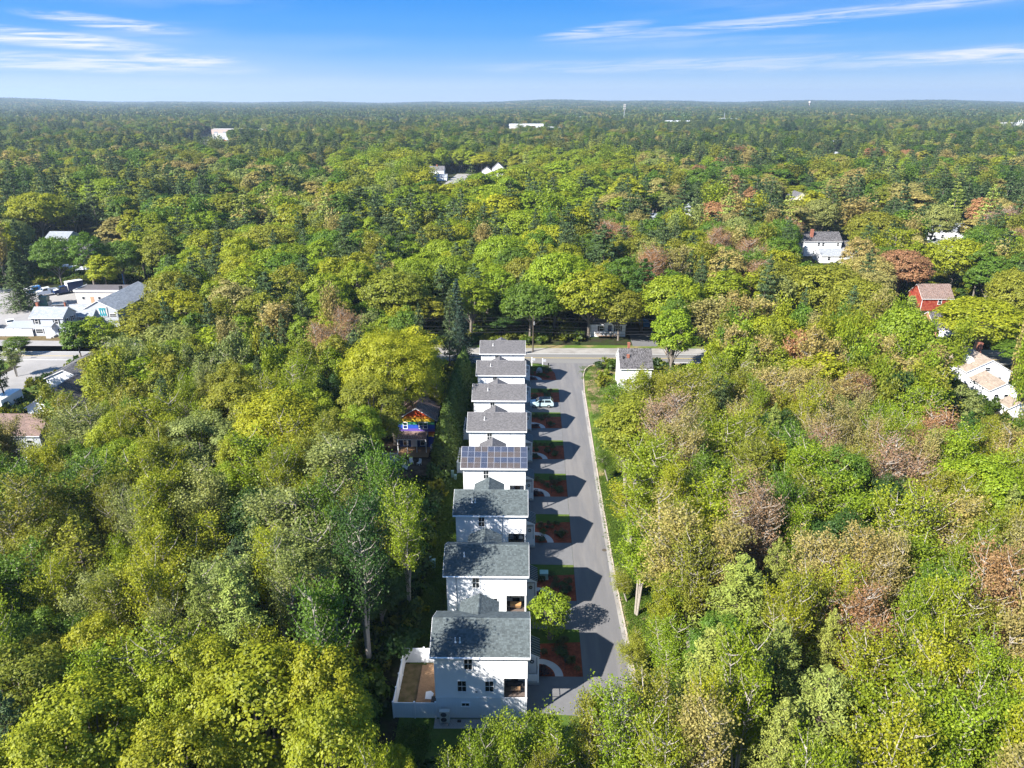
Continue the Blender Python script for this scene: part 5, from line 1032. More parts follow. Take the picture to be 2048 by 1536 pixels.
# ------------------------------------------------------------------ individual trees: x, y, height, crown radius, form + colour
TREES = """-19.7,41.0,18.3,5.7,By
-15.3,42.5,18.6,3.7,By
-13.2,34.8,19.6,3.7,By
-25.0,43.5,18.4,3.3,By
-31.2,38.1,18.5,4.7,By
-32.7,34.6,18.7,3.7,By
-27.1,40.2,17.6,3.4,By
-23.8,34.9,18.5,3.7,By
-9.9,34.6,16.8,1.6,Ay
-8.0,34.9,15.8,1.3,By
-9.0,39.5,11.6,1.5,By
-24.8,50.2,18.8,3.7,Pk
-27.7,50.6,19.2,2.4,Pk
-45.2,61.0,16.4,4.9,Ho
-48.6,56.9,15.9,3.7,Ag
-44.3,50.7,13.7,3.2,Bg
-40.6,50.9,11.6,2.3,Ag
-36.2,57.2,15.4,3.2,Ay
-37.3,62.3,17.1,3.1,Ay
-25.9,65.1,16.9,4.9,Aw
-20.5,60.5,15.3,4.4,Aw
-18.1,59.4,9.5,3.1,Bd
-15.2,63.7,9.5,3.3,Bd
-17.1,67.2,12.6,3.4,Ao
-23.9,76.5,17.6,5.2,Aw
-33.5,89.6,19.7,6.6,By
-32.7,96.7,18.9,5.2,Bl
-42.2,96.1,18.8,4.8,Bo
-43.6,86.4,17.5,5.4,Bw
-46.8,101.5,17.1,4.7,Bo
-49.9,91.2,16.5,4.3,Ay
-61.9,108.4,15.3,5.0,Al
-59.2,110.0,17.6,4.2,Bo
-60.3,88.8,15.8,4.9,Aw
-63.5,87.6,15.3,2.8,Aw
-57.1,71.1,16.3,4.4,Ag
-70.0,87.1,14.7,2.8,At
-64.1,82.5,13.7,2.6,Aw
-78.4,107.9,11.6,2.5,Ao
-51.0,70.0,16.3,3.4,Ao
-48.6,72.3,17.2,3.8,Ag
-45.5,75.1,16.4,3.9,Ay
-41.9,69.2,16.7,3.4,Ay
-35.5,70.0,16.4,4.3,Aw
-32.6,78.3,16.8,4.7,Al
-18.3,80.1,9.5,3.3,Bd
-22.0,84.7,12.6,3.4,Ad
-21.8,111.0,21.0,8.4,By
-22.7,98.3,18.3,5.3,Bo
-19.4,123.3,17.9,5.5,By
-44.2,115.8,19.8,4.3,Pb
-44.7,101.1,19.8,4.6,Bo
-37.3,125.2,17.2,3.9,Rr
-35.0,135.3,16.9,3.8,Rr
-38.3,115.3,16.0,3.9,Ao
-60.2,129.6,15.8,5.8,Al
-69.3,132.3,15.9,5.9,Aw
-72.9,120.7,15.4,4.1,Aw
-80.5,145.4,17.0,5.9,Ao
-83.6,166.3,18.2,7.3,Bo
-65.4,154.9,19.4,5.1,Bt
-56.5,148.2,18.1,5.4,Bo
-64.0,142.2,17.5,5.2,Ao
-49.5,139.4,17.2,5.1,At
-48.0,169.2,17.1,6.7,Bl
-42.0,181.8,17.7,6.5,Bo
-31.2,171.6,17.2,8.7,Bo
-25.2,171.9,11.9,6.3,Bo
-37.2,168.3,10.3,6.2,Bg
-5.1,171.1,11.7,5.6,Pd
2.3,168.3,15.1,7.3,Bg
-3.9,171.9,7.1,5.0,Bd
8.7,176.8,21.0,8.9,Bl
17.1,171.0,17.5,9.3,By
24.4,169.0,13.3,6.8,Bo
37.6,168.4,17.0,8.5,Bl
31.4,138.8,17.3,4.6,Bl
31.1,175.1,19.3,6.3,Pd
24.2,203.8,23.1,8.6,Pb
41.0,225.6,17.6,7.1,Pb
40.9,298.6,21.0,12.4,Bt
41.2,147.1,16.5,5.4,At
50.5,136.8,16.3,7.6,Ay
52.0,148.8,15.7,4.9,At
37.6,117.4,17.0,3.9,Al
76.4,177.5,17.5,12.1,Bo
82.6,168.5,15.9,8.5,Bo
66.6,179.4,18.2,7.7,Bo
111.6,207.4,15.7,8.8,Ar
98.7,198.9,15.8,7.1,At
132.7,216.8,17.5,9.9,Ay
95.9,169.2,11.8,4.7,Sw
73.2,131.5,19.5,6.8,Bl
76.7,127.6,15.7,6.6,Al
107.1,160.0,13.5,10.5,By
111.3,176.0,9.1,4.5,By
111.0,150.0,7.1,5.6,Bg
122.1,172.5,17.4,7.4,Bo
55.9,191.3,19.8,5.7,Bt
52.3,209.9,17.7,5.3,By
50.6,124.1,15.8,3.7,Ar
50.5,112.0,17.1,5.9,Ay
49.9,102.2,16.0,5.1,At
53.3,103.4,15.9,3.5,Rr
61.0,112.8,15.4,4.2,Ao
51.9,93.1,15.4,4.3,Al
64.0,104.3,16.6,4.7,Ao
58.9,97.2,15.8,4.1,Al
75.1,111.2,11.6,3.2,Bw
38.7,103.9,16.6,4.7,At
35.9,108.1,16.1,4.1,Ao
30.2,99.3,17.9,3.9,Pb
27.3,84.8,16.3,4.3,Al
25.2,100.2,17.5,5.0,Ao
24.0,114.8,11.6,4.2,Ay
17.1,96.0,16.4,6.3,Ao
17.1,110.6,11.6,3.8,Ag
15.8,93.9,10.5,3.1,Al
16.1,77.4,16.6,4.3,Al
14.9,81.7,9.5,3.2,Ay
13.7,67.2,12.6,3.5,Al
15.7,63.2,17.3,4.2,At
18.1,59.8,15.6,3.0,Ao
22.3,72.2,15.6,4.4,Al
25.9,66.1,17.4,3.5,Rp
28.9,79.5,17.2,3.8,Ao
36.2,85.4,15.8,4.0,Ag
32.6,71.8,15.7,4.1,Ao
35.9,70.6,17.0,4.0,Al
38.2,73.2,19.6,3.5,Bg
42.3,89.3,15.7,3.5,Rt
45.6,76.5,17.5,4.6,Rp
152.7,372.0,11.0,10.7,Rw
-4.9,36.3,12.6,1.8,Al
-85.3,305.4,18.7,10.6,Bo
-88.8,355.7,18.2,11.0,By
-119.4,359.0,17.4,12.4,Bl
-139.5,359.5,17.2,12.4,Bo
-166.4,389.0,19.7,12.0,Bg
45.9,66.6,15.8,4.1,At
53.6,73.3,19.0,5.0,Bl
57.4,72.1,15.8,3.5,Al
62.9,82.2,17.2,3.5,At
59.5,86.3,17.9,4.1,Pd
52.4,82.7,16.6,3.2,Ar
46.7,72.8,15.9,2.6,Ao
29.0,59.1,15.6,3.7,At
32.5,58.9,16.9,2.9,At
21.4,56.7,15.8,4.6,Pk
25.8,59.1,15.8,2.5,Pk
16.6,46.4,16.8,4.1,Pk
16.2,60.9,10.5,2.3,Al
14.8,58.6,9.5,2.3,Ay
14.6,53.6,9.5,2.6,Al
22.7,41.2,17.9,4.1,Pk
21.9,46.5,16.8,3.5,Pk
18.6,37.9,16.8,2.8,Pk
10.3,40.7,15.8,3.0,Ao
7.3,39.6,15.8,2.8,Al
2.7,38.4,14.7,2.4,Al
5.1,39.9,14.7,2.1,Ao
-0.4,37.6,14.7,2.2,Al
-3.1,37.3,13.7,1.6,Al
1.5,36.9,13.7,1.4,Ao
13.1,38.4,16.8,3.1,At
14.6,39.4,16.8,2.0,Ay
10.9,36.3,15.8,2.4,Ay
30.8,51.1,15.4,3.3,Rr
34.4,55.2,15.7,3.1,Rt
31.4,48.7,12.6,2.2,Bd
37.2,53.9,16.5,2.8,Ag
34.0,48.3,17.2,2.1,Al
33.6,44.0,16.7,3.0,Ay
28.2,39.9,16.8,4.1,Al
30.6,37.9,16.8,3.2,Al
35.0,40.0,16.8,2.9,Al
38.2,45.5,15.9,2.4,Al
43.6,53.3,17.4,3.2,Ar
50.0,60.6,15.7,2.8,At
45.1,59.8,15.2,3.0,Ao
48.8,64.7,15.8,2.7,Ao
-142.3,195.7,16.8,4.8,Sb
-183.5,255.6,16.3,6.9,Aw
-199.6,295.6,21.0,12.4,By
-209.2,338.7,21.0,10.6,By
-134.5,217.7,18.9,5.6,Bg
-145.3,218.8,16.8,7.0,Ag
-188.7,333.7,23.1,13.9,Bl
-166.5,310.2,21.0,12.9,Bo
-112.0,218.6,17.3,5.6,Bo
-128.1,224.0,14.7,6.7,Bg
-128.4,214.4,12.6,4.6,By
-93.3,148.2,12.6,4.4,Bl
-96.3,145.6,12.6,3.5,Bg
-123.3,260.8,17.6,11.0,Bl
-128.7,307.2,18.1,12.8,Bl
-81.9,230.4,18.6,11.4,Bo
-80.0,198.8,17.5,7.8,By
-90.6,294.2,18.1,12.3,Bw
-56.5,170.4,19.5,5.5,Bo
-68.6,307.4,22.1,12.8,Pb
-42.3,230.6,22.1,8.1,Pb
-49.5,295.0,19.7,9.2,Pb
-119.6,435.6,18.9,8.9,Pb
-97.6,474.8,19.0,10.3,Pb
-59.9,221.8,18.7,7.8,Bg
-41.0,325.4,17.5,13.5,Bl
-25.2,253.2,17.2,10.7,Bl
-14.0,327.0,17.1,18.1,Bl
-0.3,256.1,19.6,12.5,Bl
8.4,320.2,19.0,15.5,Bl
-6.1,206.5,19.7,8.8,Bl
-19.3,190.0,17.2,8.2,Bl
-12.4,169.9,16.2,6.1,Bl
9.4,228.5,19.1,9.7,By
31.5,359.6,22.1,12.3,Pb
16.9,248.8,23.1,6.9,Pb
56.7,274.1,18.0,7.6,Bg
74.1,242.5,19.8,7.6,Bw
94.6,285.3,17.3,8.9,Pb
88.8,245.9,18.6,6.9,Bg
77.7,213.5,19.1,6.0,Bg
120.3,291.9,19.5,8.0,Bw
100.0,210.8,19.1,5.3,Bt
127.8,259.4,19.0,10.8,Bo
137.5,294.4,19.2,8.1,Pb
214.3,353.8,19.6,10.9,Bd
200.7,311.5,18.0,9.6,Bt
188.0,277.7,16.8,9.6,Rp
145.4,214.2,19.5,8.3,Pb
-14.8,116.0,11.3,2.6,Ay
249.7,388.3,18.2,7.9,Bt
159.7,279.8,19.2,7.7,Bw
175.8,348.9,19.4,9.5,Bo
-16.3,44.6,21.5,3.2,Ag
-15.8,58.3,20.0,3.2,Ad
-15.9,70.0,20.0,3.3,Ag
-53.1,122.7,15.1,4.7,Bd
-55.5,92.8,15.1,3.7,Ao
-27.1,32.5,13.8,2.7,Aw
24.7,34.6,18.0,3.4,Ay
9.7,238.7,18.5,6.6,Bg
-19.1,205.3,16.6,5.6,By
154.8,225.8,17.8,6.4,Bl
20.4,242.7,15.3,3.8,Ao
-14.5,245.8,17.3,4.3,Ag
-55.4,188.8,17.8,6.3,Bl
49.6,227.3,19.9,3.6,Pb
-113.0,243.9,15.1,6.2,Ao
41.7,206.3,15.0,4.1,Ay
-30.3,201.0,14.4,6.3,Bl
122.6,237.0,19.1,5.3,Pb
39.5,177.5,16.8,5.2,Bg
-202.9,257.3,17.4,6.1,By
-34.7,141.3,13.4,4.6,Bl
174.3,247.9,16.7,5.6,By
165.8,246.7,16.5,5.8,Bg
25.9,223.7,14.4,5.5,Bg
71.6,196.7,18.3,6.0,Ay
119.7,227.7,17.5,5.5,Ay
57.6,176.6,16.0,6.4,By
-8.9,235.3,16.9,5.9,Pb
-38.5,78.9,14.0,3.3,Bl
-3.6,227.7,15.6,6.2,Bl
133.1,174.9,20.2,4.7,Pb
-54.6,197.4,16.4,3.9,Pb
59.8,212.8,16.4,5.7,Bg
34.4,65.1,15.8,4.1,Bd
-44.7,45.8,16.7,2.8,Al
-38.4,200.6,17.1,5.2,Bl
-45.1,160.9,15.7,5.9,Bl
-29.5,84.0,17.0,4.0,Ay
-46.7,134.0,17.0,2.5,Pb
76.6,229.0,19.7,7.7,Bg
-55.0,80.9,15.9,3.8,Bg
51.2,238.1,19.7,3.5,Aw
-39.0,42.1,17.3,4.2,Bo
16.9,184.4,15.6,6.3,By
-59.3,63.5,14.4,3.0,Ay
-29.1,228.2,20.0,5.6,Bo
169.9,235.0,16.6,5.2,Bg
-101.0,231.2,17.3,4.9,By
-50.5,207.8,21.1,6.3,Pb
-58.2,139.9,15.0,3.8,Pb
131.0,196.3,16.6,5.6,Bg
69.2,216.1,14.4,6.2,Bg
-65.5,169.7,19.9,6.4,Bl
-73.3,216.4,15.8,5.3,Bg
-72.8,235.2,21.5,4.0,Pb
-171.8,231.5,15.8,7.1,By
42.5,193.4,18.1,4.1,At
-117.2,231.8,14.5,5.7,By
-100.3,246.4,14.4,5.6,Bl
-30.4,46.4,15.2,4.0,Al
-64.1,70.7,18.2,2.4,Aw
-29.7,69.6,15.9,4.5,Bd
16.9,30.4,14.9,3.3,At
40.4,134.1,16.0,2.9,Ao
136.7,179.9,15.9,4.3,Ao
133.2,205.2,19.6,4.6,Bg
-9.1,187.6,16.2,6.4,Bl
67.0,116.5,14.0,3.5,At
-44.0,246.5,18.2,5.5,Pb
35.2,185.0,19.3,5.9,Rr
-187.7,237.6,17.4,5.5,Bl
26.3,53.6,15.7,3.0,Ao
-58.7,121.5,15.7,2.8,Ao
39.1,81.9,13.6,3.3,Ay
-44.2,188.9,18.9,5.2,By
-31.8,192.5,16.3,4.8,Bl
54.3,60.8,15.4,2.3,Ao
-98.7,211.5,15.5,5.0,Bl
13.7,199.7,20.0,4.6,By
-68.1,177.8,16.5,6.4,Pb
-195.5,252.5,15.2,6.0,Bl
-101.0,238.3,16.4,6.4,Bo
-66.2,75.8,15.8,3.4,Aw
150.1,195.2,19.6,7.0,Bt
-28.8,134.2,13.4,4.9,Bl
-20.1,71.3,13.7,2.6,Ao
45.8,143.0,18.4,3.1,At
-87.9,249.7,15.0,6.2,Bo
112.9,217.5,14.6,7.1,Bg
46.2,90.4,18.2,2.8,At
-93.9,218.7,19.5,3.8,Pb
158.8,215.3,15.7,4.2,Ao
-82.5,207.3,20.1,5.5,By
5.5,217.5,19.9,5.6,Bg
0.1,213.7,14.6,4.8,Bl
-23.1,92.0,16.6,3.6,Bl
57.9,241.1,14.6,4.5,Bg
59.3,103.3,18.0,2.9,Bd
65.5,207.4,17.9,5.6,Rr
-47.7,148.5,15.0,3.2,Pb
61.4,129.9,17.1,2.4,Ay
45.1,244.4,19.7,5.1,Bg
-186.5,246.9,18.2,5.9,By
46.8,182.0,16.0,5.0,Pb
-25.5,123.9,16.2,2.2,Pb
43.7,115.1,14.3,3.5,Bd
-179.6,229.8,17.7,5.2,By
-41.6,104.8,18.6,2.4,Pb
-5.6,179.7,16.4,5.0,Bl
62.4,125.8,16.2,3.3,Pk
137.5,197.4,15.1,5.1,Ao
28.8,46.1,15.7,3.1,Ay
31.2,231.1,14.9,6.5,Bo
-59.5,160.1,19.2,6.1,Pb
39.9,49.8,15.9,3.0,Ao
-65.2,200.4,19.1,6.2,Bl
-35.0,216.7,16.7,6.0,Bl
-29.1,143.0,14.6,3.5,Bl
75.8,145.7,18.3,2.8,At
39.8,42.2,13.9,2.7,Ay
181.9,248.0,15.5,5.7,Aw
-4.8,241.7,16.6,5.5,Pb
189.0,250.7,16.3,3.9,Pb
21.2,232.6,16.4,4.9,Bg
-28.2,59.9,15.0,3.5,Pb
-13.8,259.9,21.8,5.2,Pb
26.0,90.9,14.0,2.8,Al
-106.9,249.8,17.7,4.6,Pb
49.7,56.2,15.5,2.9,Bg
59.0,143.3,17.2,2.9,Bg
29.1,69.5,17.7,2.4,Ag
-33.5,65.3,14.5,3.3,Ay
55.8,260.8,19.4,7.1,Bo
-88.2,211.8,17.2,3.8,Pb
-75.2,186.8,18.3,4.9,By
-53.6,253.7,18.9,4.6,Bl
-129.1,238.7,17.8,4.5,Pb
-55.7,180.4,19.2,5.2,Pb
-12.1,177.7,17.6,5.5,Pb
-58.5,238.3,20.3,6.4,Pb
43.1,46.9,18.3,3.0,At
-52.1,133.1,13.3,3.5,Bo
56.0,201.5,17.3,5.7,Ag
-45.4,254.6,15.3,7.0,Bl
82.9,238.5,17.1,6.7,Bl
94.7,119.3,13.9,3.0,Al
153.6,237.8,18.0,6.7,Bg
27.1,252.6,20.5,6.5,Pb
22.5,78.1,15.4,3.1,Ag
-36.8,48.3,15.6,3.4,By
12.9,206.1,22.3,4.7,Pb
-77.6,158.6,18.2,5.0,Pb
32.6,33.7,17.0,3.3,At
-35.7,111.4,15.7,3.3,Al
-36.1,209.6,18.4,4.0,Pb
-54.5,58.4,13.8,2.8,Ag
-67.6,93.6,15.0,3.3,Ao
-29.5,54.8,15.2,4.0,Aw
-17.7,222.2,16.1,5.4,Bl
18.1,69.8,14.1,2.3,Ay
-103.6,260.0,16.9,5.2,Pb
47.1,97.3,14.4,3.4,Ag
-35.6,102.9,16.6,3.6,Al
77.5,139.8,17.5,2.6,Al
-55.9,101.2,16.8,3.3,Pb
-73.6,145.6,13.7,3.6,Bl
-21.1,242.6,18.5,4.8,By
65.9,77.8,16.6,2.5,Ao
75.5,260.6,19.3,4.4,Bt
29.6,30.4,13.6,3.2,Bd
-19.7,181.3,16.3,4.7,Pb
65.2,144.8,17.5,2.3,Ao
64.0,171.9,14.5,3.7,Aw
59.3,136.7,15.9,3.1,At
-39.9,91.0,15.4,2.9,Ay
-109.0,235.9,19.8,4.2,Pb
-64.4,91.0,13.6,2.5,Aw
48.4,129.3,15.7,2.7,Ao
53.7,183.5,15.8,5.6,Pb
37.5,93.2,15.7,3.7,Bd
-82.0,261.8,17.2,3.8,Ag
-52.6,232.4,17.8,4.9,By
-112.6,260.1,17.0,5.9,Bl
34.5,76.3,17.8,3.9,Al
40.0,237.4,19.1,4.2,Pb
21.5,82.2,18.5,2.9,At
115.7,237.8,17.2,4.6,Bo
-44.8,125.0,13.9,4.6,Bl
42.2,72.0,17.4,3.1,Bd
-68.4,210.6,17.0,6.6,Bl
13.6,220.9,21.2,3.7,Pb
58.7,116.8,15.4,2.7,Ag
40.5,65.6,18.2,3.7,Ay
69.9,123.4,17.4,3.0,Al
-32.8,29.4,15.9,3.4,By
30.4,242.3,17.3,7.7,Rr
-104.0,122.8,15.4,3.6,Bd
6.3,191.9,20.4,4.2,Pb
57.0,81.5,15.9,3.7,Ay
56.1,250.8,16.8,6.7,Bo
-131.6,252.7,20.0,6.2,Bl
-63.7,243.2,19.2,4.2,At
-79.6,244.7,16.7,7.0,Bl
-61.6,97.1,13.3,4.1,By
77.7,96.8,16.4,3.1,Ao
-60.9,101.9,16.0,3.3,Bo
53.1,86.6,15.9,2.3,Al
67.3,232.2,18.5,5.5,Bo
-37.0,37.2,17.6,3.0,Pb
87.5,109.0,18.4,2.9,Al
-66.3,249.1,17.0,5.5,Ao
-61.8,258.5,18.8,4.9,Bg
21.7,62.5,16.6,3.7,At
-131.8,244.3,16.0,4.9,Pb
-34.4,43.9,14.7,2.7,Al
40.5,59.9,15.5,3.8,Al
-100.0,200.4,15.5,4.4,Bg
130.1,186.0,15.4,5.5,Bo
-32.6,261.3,19.6,4.8,Bo
-45.2,55.1,14.7,2.4,Ay
68.2,84.8,18.3,2.6,Ag
-7.4,218.8,15.4,3.6,Ao
42.6,111.3,14.4,2.6,Al
-53.5,75.9,16.4,3.5,Bd
-40.9,174.2,19.8,4.5,Bl
171.4,225.9,16.6,7.4,Bl
-76.0,178.1,15.5,5.7,By
-73.6,205.6,15.1,5.1,Bl
57.0,232.5,18.0,5.8,By
35.2,192.0,20.1,4.2,Aw
-57.8,78.0,13.6,2.5,Ao
-40.0,144.1,13.2,4.8,Bl
55.9,119.6,15.2,3.2,At
31.9,92.7,14.1,2.4,Al
53.7,127.3,14.4,3.4,Ao
85.0,104.3,13.0,3.8,At
-94.6,189.5,17.6,4.0,Pb
42.5,260.5,19.7,6.3,Bt
49.9,78.5,17.5,2.5,At
-88.5,181.5,16.8,7.4,Bl
-46.2,197.9,17.7,6.3,Pb
-28.0,184.5,16.8,6.7,Bl
29.7,210.5,18.5,5.0,Bo
34.7,201.8,14.8,5.6,Ag
48.5,203.0,15.9,5.2,Pb
47.1,251.9,14.6,7.2,Bl
-33.5,120.7,17.7,3.4,Bo
-14.8,211.7,17.9,6.3,Pb
-1.0,195.8,18.9,6.6,Bg
-50.1,105.4,17.5,2.7,Aw
143.0,191.5,20.0,4.9,At
19.3,255.9,18.8,4.9,Bl
-123.6,244.6,17.9,5.7,By
46.5,84.4,16.8,2.3,At
-45.0,142.5,20.0,3.3,Pb
-49.3,215.6,20.1,5.5,Bg
-139.7,256.8,20.2,5.9,By
-99.4,222.9,18.9,6.0,By
85.3,256.1,15.6,7.7,Bo
72.4,87.7,14.5,2.5,Ay
0.3,236.9,14.6,5.4,Bl
51.6,117.9,18.4,3.8,At
178.5,259.6,18.0,4.9,Bt
69.7,146.3,19.9,3.6,Pb
-114.6,252.2,19.2,4.8,Bl
18.0,104.6,15.0,2.9,Ay
-46.0,110.5,15.6,4.5,Bl
-76.2,151.4,18.0,5.8,By
-32.7,146.3,13.2,3.9,Aw
-11.4,225.9,18.5,4.6,At
-69.8,110.3,17.0,3.4,Ay
32.3,104.4,15.5,2.6,Al
-27.0,127.9,13.8,4.1,By
62.5,78.1,17.1,2.5,Ay
56.3,110.1,14.3,2.6,Ao
38.3,248.6,17.5,7.1,By
14.5,215.1,21.1,5.4,Pb
25.3,110.1,13.6,2.5,Ag
45.8,233.9,19.9,5.5,Pb
23.0,29.9,15.2,3.5,Al
-40.3,136.7,16.3,3.5,By
36.0,216.5,19.5,5.3,Bo
162.8,237.2,16.9,4.6,Pb
65.8,198.7,16.1,3.9,Aw
-73.8,259.2,19.5,4.6,By
23.7,87.8,14.9,2.4,Al
-63.1,187.7,19.2,6.1,Ag
29.9,116.2,13.0,3.2,Al
73.0,142.6,17.1,3.3,Ao
-178.6,239.8,21.5,3.8,Pb
-31.9,108.0,15.4,3.1,Bd
41.7,94.7,18.1,2.4,Ay
-70.8,82.3,18.4,3.1,Bl
-65.8,113.6,15.8,2.5,Aw
-26.0,81.4,17.5,3.0,Ao
54.9,225.3,17.2,5.3,Pb
42.2,130.3,16.3,2.7,Al
72.7,207.9,14.4,4.3,Ag
-78.4,91.1,14.3,3.7,Bo
-172.7,215.5,16.8,4.1,Pb
33.4,96.1,14.4,2.6,At
79.7,143.5,15.2,3.9,Al
-69.0,229.7,16.7,4.8,Bg
96.0,259.6,16.7,6.1,Bt
4.2,205.4,18.9,5.9,By
50.8,172.0,17.8,6.1,Bl
68.5,135.8,14.8,3.0,Bg
47.4,215.9,17.4,6.5,Ao
-49.8,79.2,18.0,3.8,Bl
-89.6,259.6,15.3,5.9,Bl
168.2,257.3,21.8,4.0,Pb
143.4,203.6,17.4,4.2,Ao
58.5,122.5,18.1,2.4,Al
-22.7,134.4,15.1,4.1,By
61.6,220.8,18.6,4.5,Rr
91.8,141.4,13.4,2.6,Al
75.8,92.7,15.8,3.9,Al
-49.5,66.7,13.7,2.3,Ao
-91.0,201.4,15.6,7.7,By
-125.2,231.8,16.7,5.0,By
-67.3,256.2,17.6,4.5,Bl
-96.2,253.6,15.1,7.2,Bl
-54.5,66.1,18.2,3.9,Ao
120.6,249.3,15.7,6.0,Ao
-21.0,31.0,13.4,2.6,Ay
155.8,207.3,15.7,4.7,Bg
59.2,146.8,19.2,2.5,Pb
63.5,260.4,19.8,4.7,Aw
-42.8,220.6,17.7,7.0,Bg
62.0,71.4,13.2,3.7,Al
32.3,222.9,21.1,3.9,Pb
-60.3,93.3,14.6,2.3,Al
-21.9,55.2,17.8,2.6,Aw
22.5,193.6,14.4,4.1,Ay
-66.1,100.6,13.6,2.9,Bo
-35.0,243.3,14.4,6.6,Bg
-13.3,239.8,17.5,3.7,Pb
-66.1,105.6,16.6,2.7,Ao
56.4,63.9,16.8,2.4,Ao
-64.3,116.9,15.4,2.7,Ao
-109.4,228.3,16.6,4.6,Bg
77.3,253.1,17.3,5.5,Bo
-23.7,140.2,17.3,3.7,Bg
-70.3,194.9,18.5,5.2,Bl
1.1,185.6,17.8,7.4,Bo
-120.0,250.6,20.6,4.0,Pb
129.6,244.0,16.9,6.2,Pb
53.5,78.7,18.5,3.3,Al
-49.0,120.4,15.3,2.5,Al
-167.0,223.9,19.2,4.3,At
61.2,119.2,16.2,2.6,Al
-25.5,145.8,16.3,3.5,By
10.4,251.7,19.5,4.1,Ag
-97.3,117.7,18.1,3.2,Bg
63.7,193.3,16.9,4.2,Ag
-73.2,170.2,15.5,4.3,Ao
-57.7,114.9,16.2,2.8,Aw
-52.5,154.1,14.7,4.4,Ao
85.4,189.2,14.5,3.9,Ao
31.4,87.9,16.8,3.1,Ay
-37.1,83.4,16.2,2.8,By
13.0,261.3,20.2,4.7,Bo
43.2,82.8,13.2,2.4,Ay
-37.4,74.7,13.2,2.3,Al
-73.0,141.0,18.3,2.7,Pb
-72.3,253.8,16.6,4.1,Aw
65.4,244.8,18.2,6.7,Bg
6.1,198.2,15.4,5.3,By
-12.8,66.8,17.1,2.9,Al
-65.9,121.5,14.4,3.5,Aw
57.8,68.4,14.4,2.3,Ay
-24.3,216.5,16.8,7.0,Bl
42.2,119.1,15.4,2.5,Pk
91.0,114.0,13.4,3.0,Ay
85.9,230.7,21.3,4.2,Pb
-25.9,29.0,16.7,3.2,Bo
-21.1,48.5,13.4,2.3,Ay
-55.6,135.8,17.2,3.2,Bl
22.5,179.2,15.1,4.1,Ag
-92.8,229.1,14.6,5.5,Bg
22.7,104.8,15.4,3.3,Ao
59.3,91.9,14.3,4.4,Rr
-54.7,110.9,14.6,3.2,Aw
-55.7,85.5,18.0,3.3,By
-61.4,74.5,16.4,3.5,Ag
38.2,122.2,17.6,2.9,At
-37.7,254.2,22.3,3.6,Pb
157.6,244.8,19.0,3.6,Pb
18.8,86.0,15.5,2.4,Ay
-68.6,146.1,14.7,3.2,By
-49.3,115.8,18.2,3.4,Aw
172.7,261.6,15.3,4.5,Ay
139.8,257.8,16.3,5.6,By
-49.7,183.4,18.8,4.8,By
27.5,95.9,15.5,2.8,Ao
-54.2,164.4,13.7,4.4,Ao
-52.6,54.1,17.3,3.8,By
-71.0,162.8,17.4,5.7,Bl
80.8,102.1,15.4,3.4,Al
-43.4,206.0,19.4,5.1,Ao
36.1,98.6,17.1,2.3,Al
-195.9,260.6,17.7,4.5,Ag
-27.5,242.6,20.5,5.3,Pb
-39.3,121.3,14.8,2.6,Al
18.0,50.7,14.2,2.9,Bg
-38.6,131.2,14.6,4.1,Bl
36.6,125.1,13.8,2.4,Ay
-37.8,52.7,15.7,2.4,Ao
32.9,261.1,18.3,7.0,Bg
-62.0,66.4,13.7,2.8,Al
-24.1,120.3,16.0,2.3,Ag
165.2,218.2,16.4,5.1,Ag
19.8,66.7,13.8,3.5,Ay
-59.8,209.5,18.6,5.5,Bl
161.0,253.2,18.1,4.0,Pb
57.0,140.0,14.7,3.0,Ag
-50.2,222.7,14.9,5.0,Bo
66.8,127.6,14.9,3.8,At
-17.0,198.3,18.9,5.5,Pb
-41.5,154.7,15.3,4.4,Bo
104.6,216.8,17.5,4.2,Pb
-92.3,240.8,14.8,5.4,Bl
-33.8,53.7,16.3,2.8,Ay
-48.4,84.1,16.7,2.8,Bo
65.6,253.4,16.1,3.7,Ao
142.9,223.7,16.3,4.5,Ag
40.7,76.1,16.8,2.5,Ao
-175.7,224.6,20.0,4.6,By
54.5,68.3,16.9,2.5,Pk
-8.1,248.5,21.6,4.3,Pb
-62.0,135.7,19.6,3.1,Pb
-51.2,97.9,17.5,2.8,Al
53.6,97.6,14.4,3.3,Bg
-61.0,79.3,15.6,2.7,Ay
88.7,178.4,16.8,6.4,At
46.2,107.1,16.4,3.8,At
69.7,81.0,14.0,3.8,Bg
-74.3,86.1,17.9,4.0,Bo
-50.0,127.2,14.0,3.9,Bo
197.2,261.3,18.0,5.0,Bo
44.7,123.9,14.9,3.4,At
40.2,98.7,14.9,2.6,Ay
-84.6,219.5,16.4,5.3,Bg
-87.6,193.8,18.1,4.4,Pb
-71.4,243.4,16.3,5.6,Bl
29.6,216.4,17.0,3.6,Ao
61.8,133.0,17.6,2.6,Ag
45.6,132.2,14.2,3.3,Ao
19.8,33.4,18.3,2.4,Al
32.1,82.6,15.5,3.4,Ay
-46.1,69.0,16.3,2.7,Ao
81.7,221.1,17.8,4.8,Pb
-43.0,132.6,17.7,3.1,Bl
-40.2,107.7,14.2,2.4,Ay
67.7,93.8,13.2,2.7,Ao
-40.6,64.3,17.3,2.4,Aw
-72.8,114.4,14.2,3.9,By
-26.9,93.8,15.9,3.1,By
-69.2,116.6,16.2,2.3,Aw
42.5,138.6,16.1,2.4,Ag
48.5,51.9,13.6,2.3,Ay
-50.9,242.9,16.3,5.9,Bg
49.8,191.6,19.9,3.7,Ao
29.1,192.0,14.7,4.5,Bl
35.0,121.8,14.3,2.3,Ay
49.0,69.6,16.6,2.4,Ay
55.5,131.7,15.3,3.1,Ay
-22.4,234.2,18.0,6.9,By
35.7,36.3,17.5,2.8,Ay
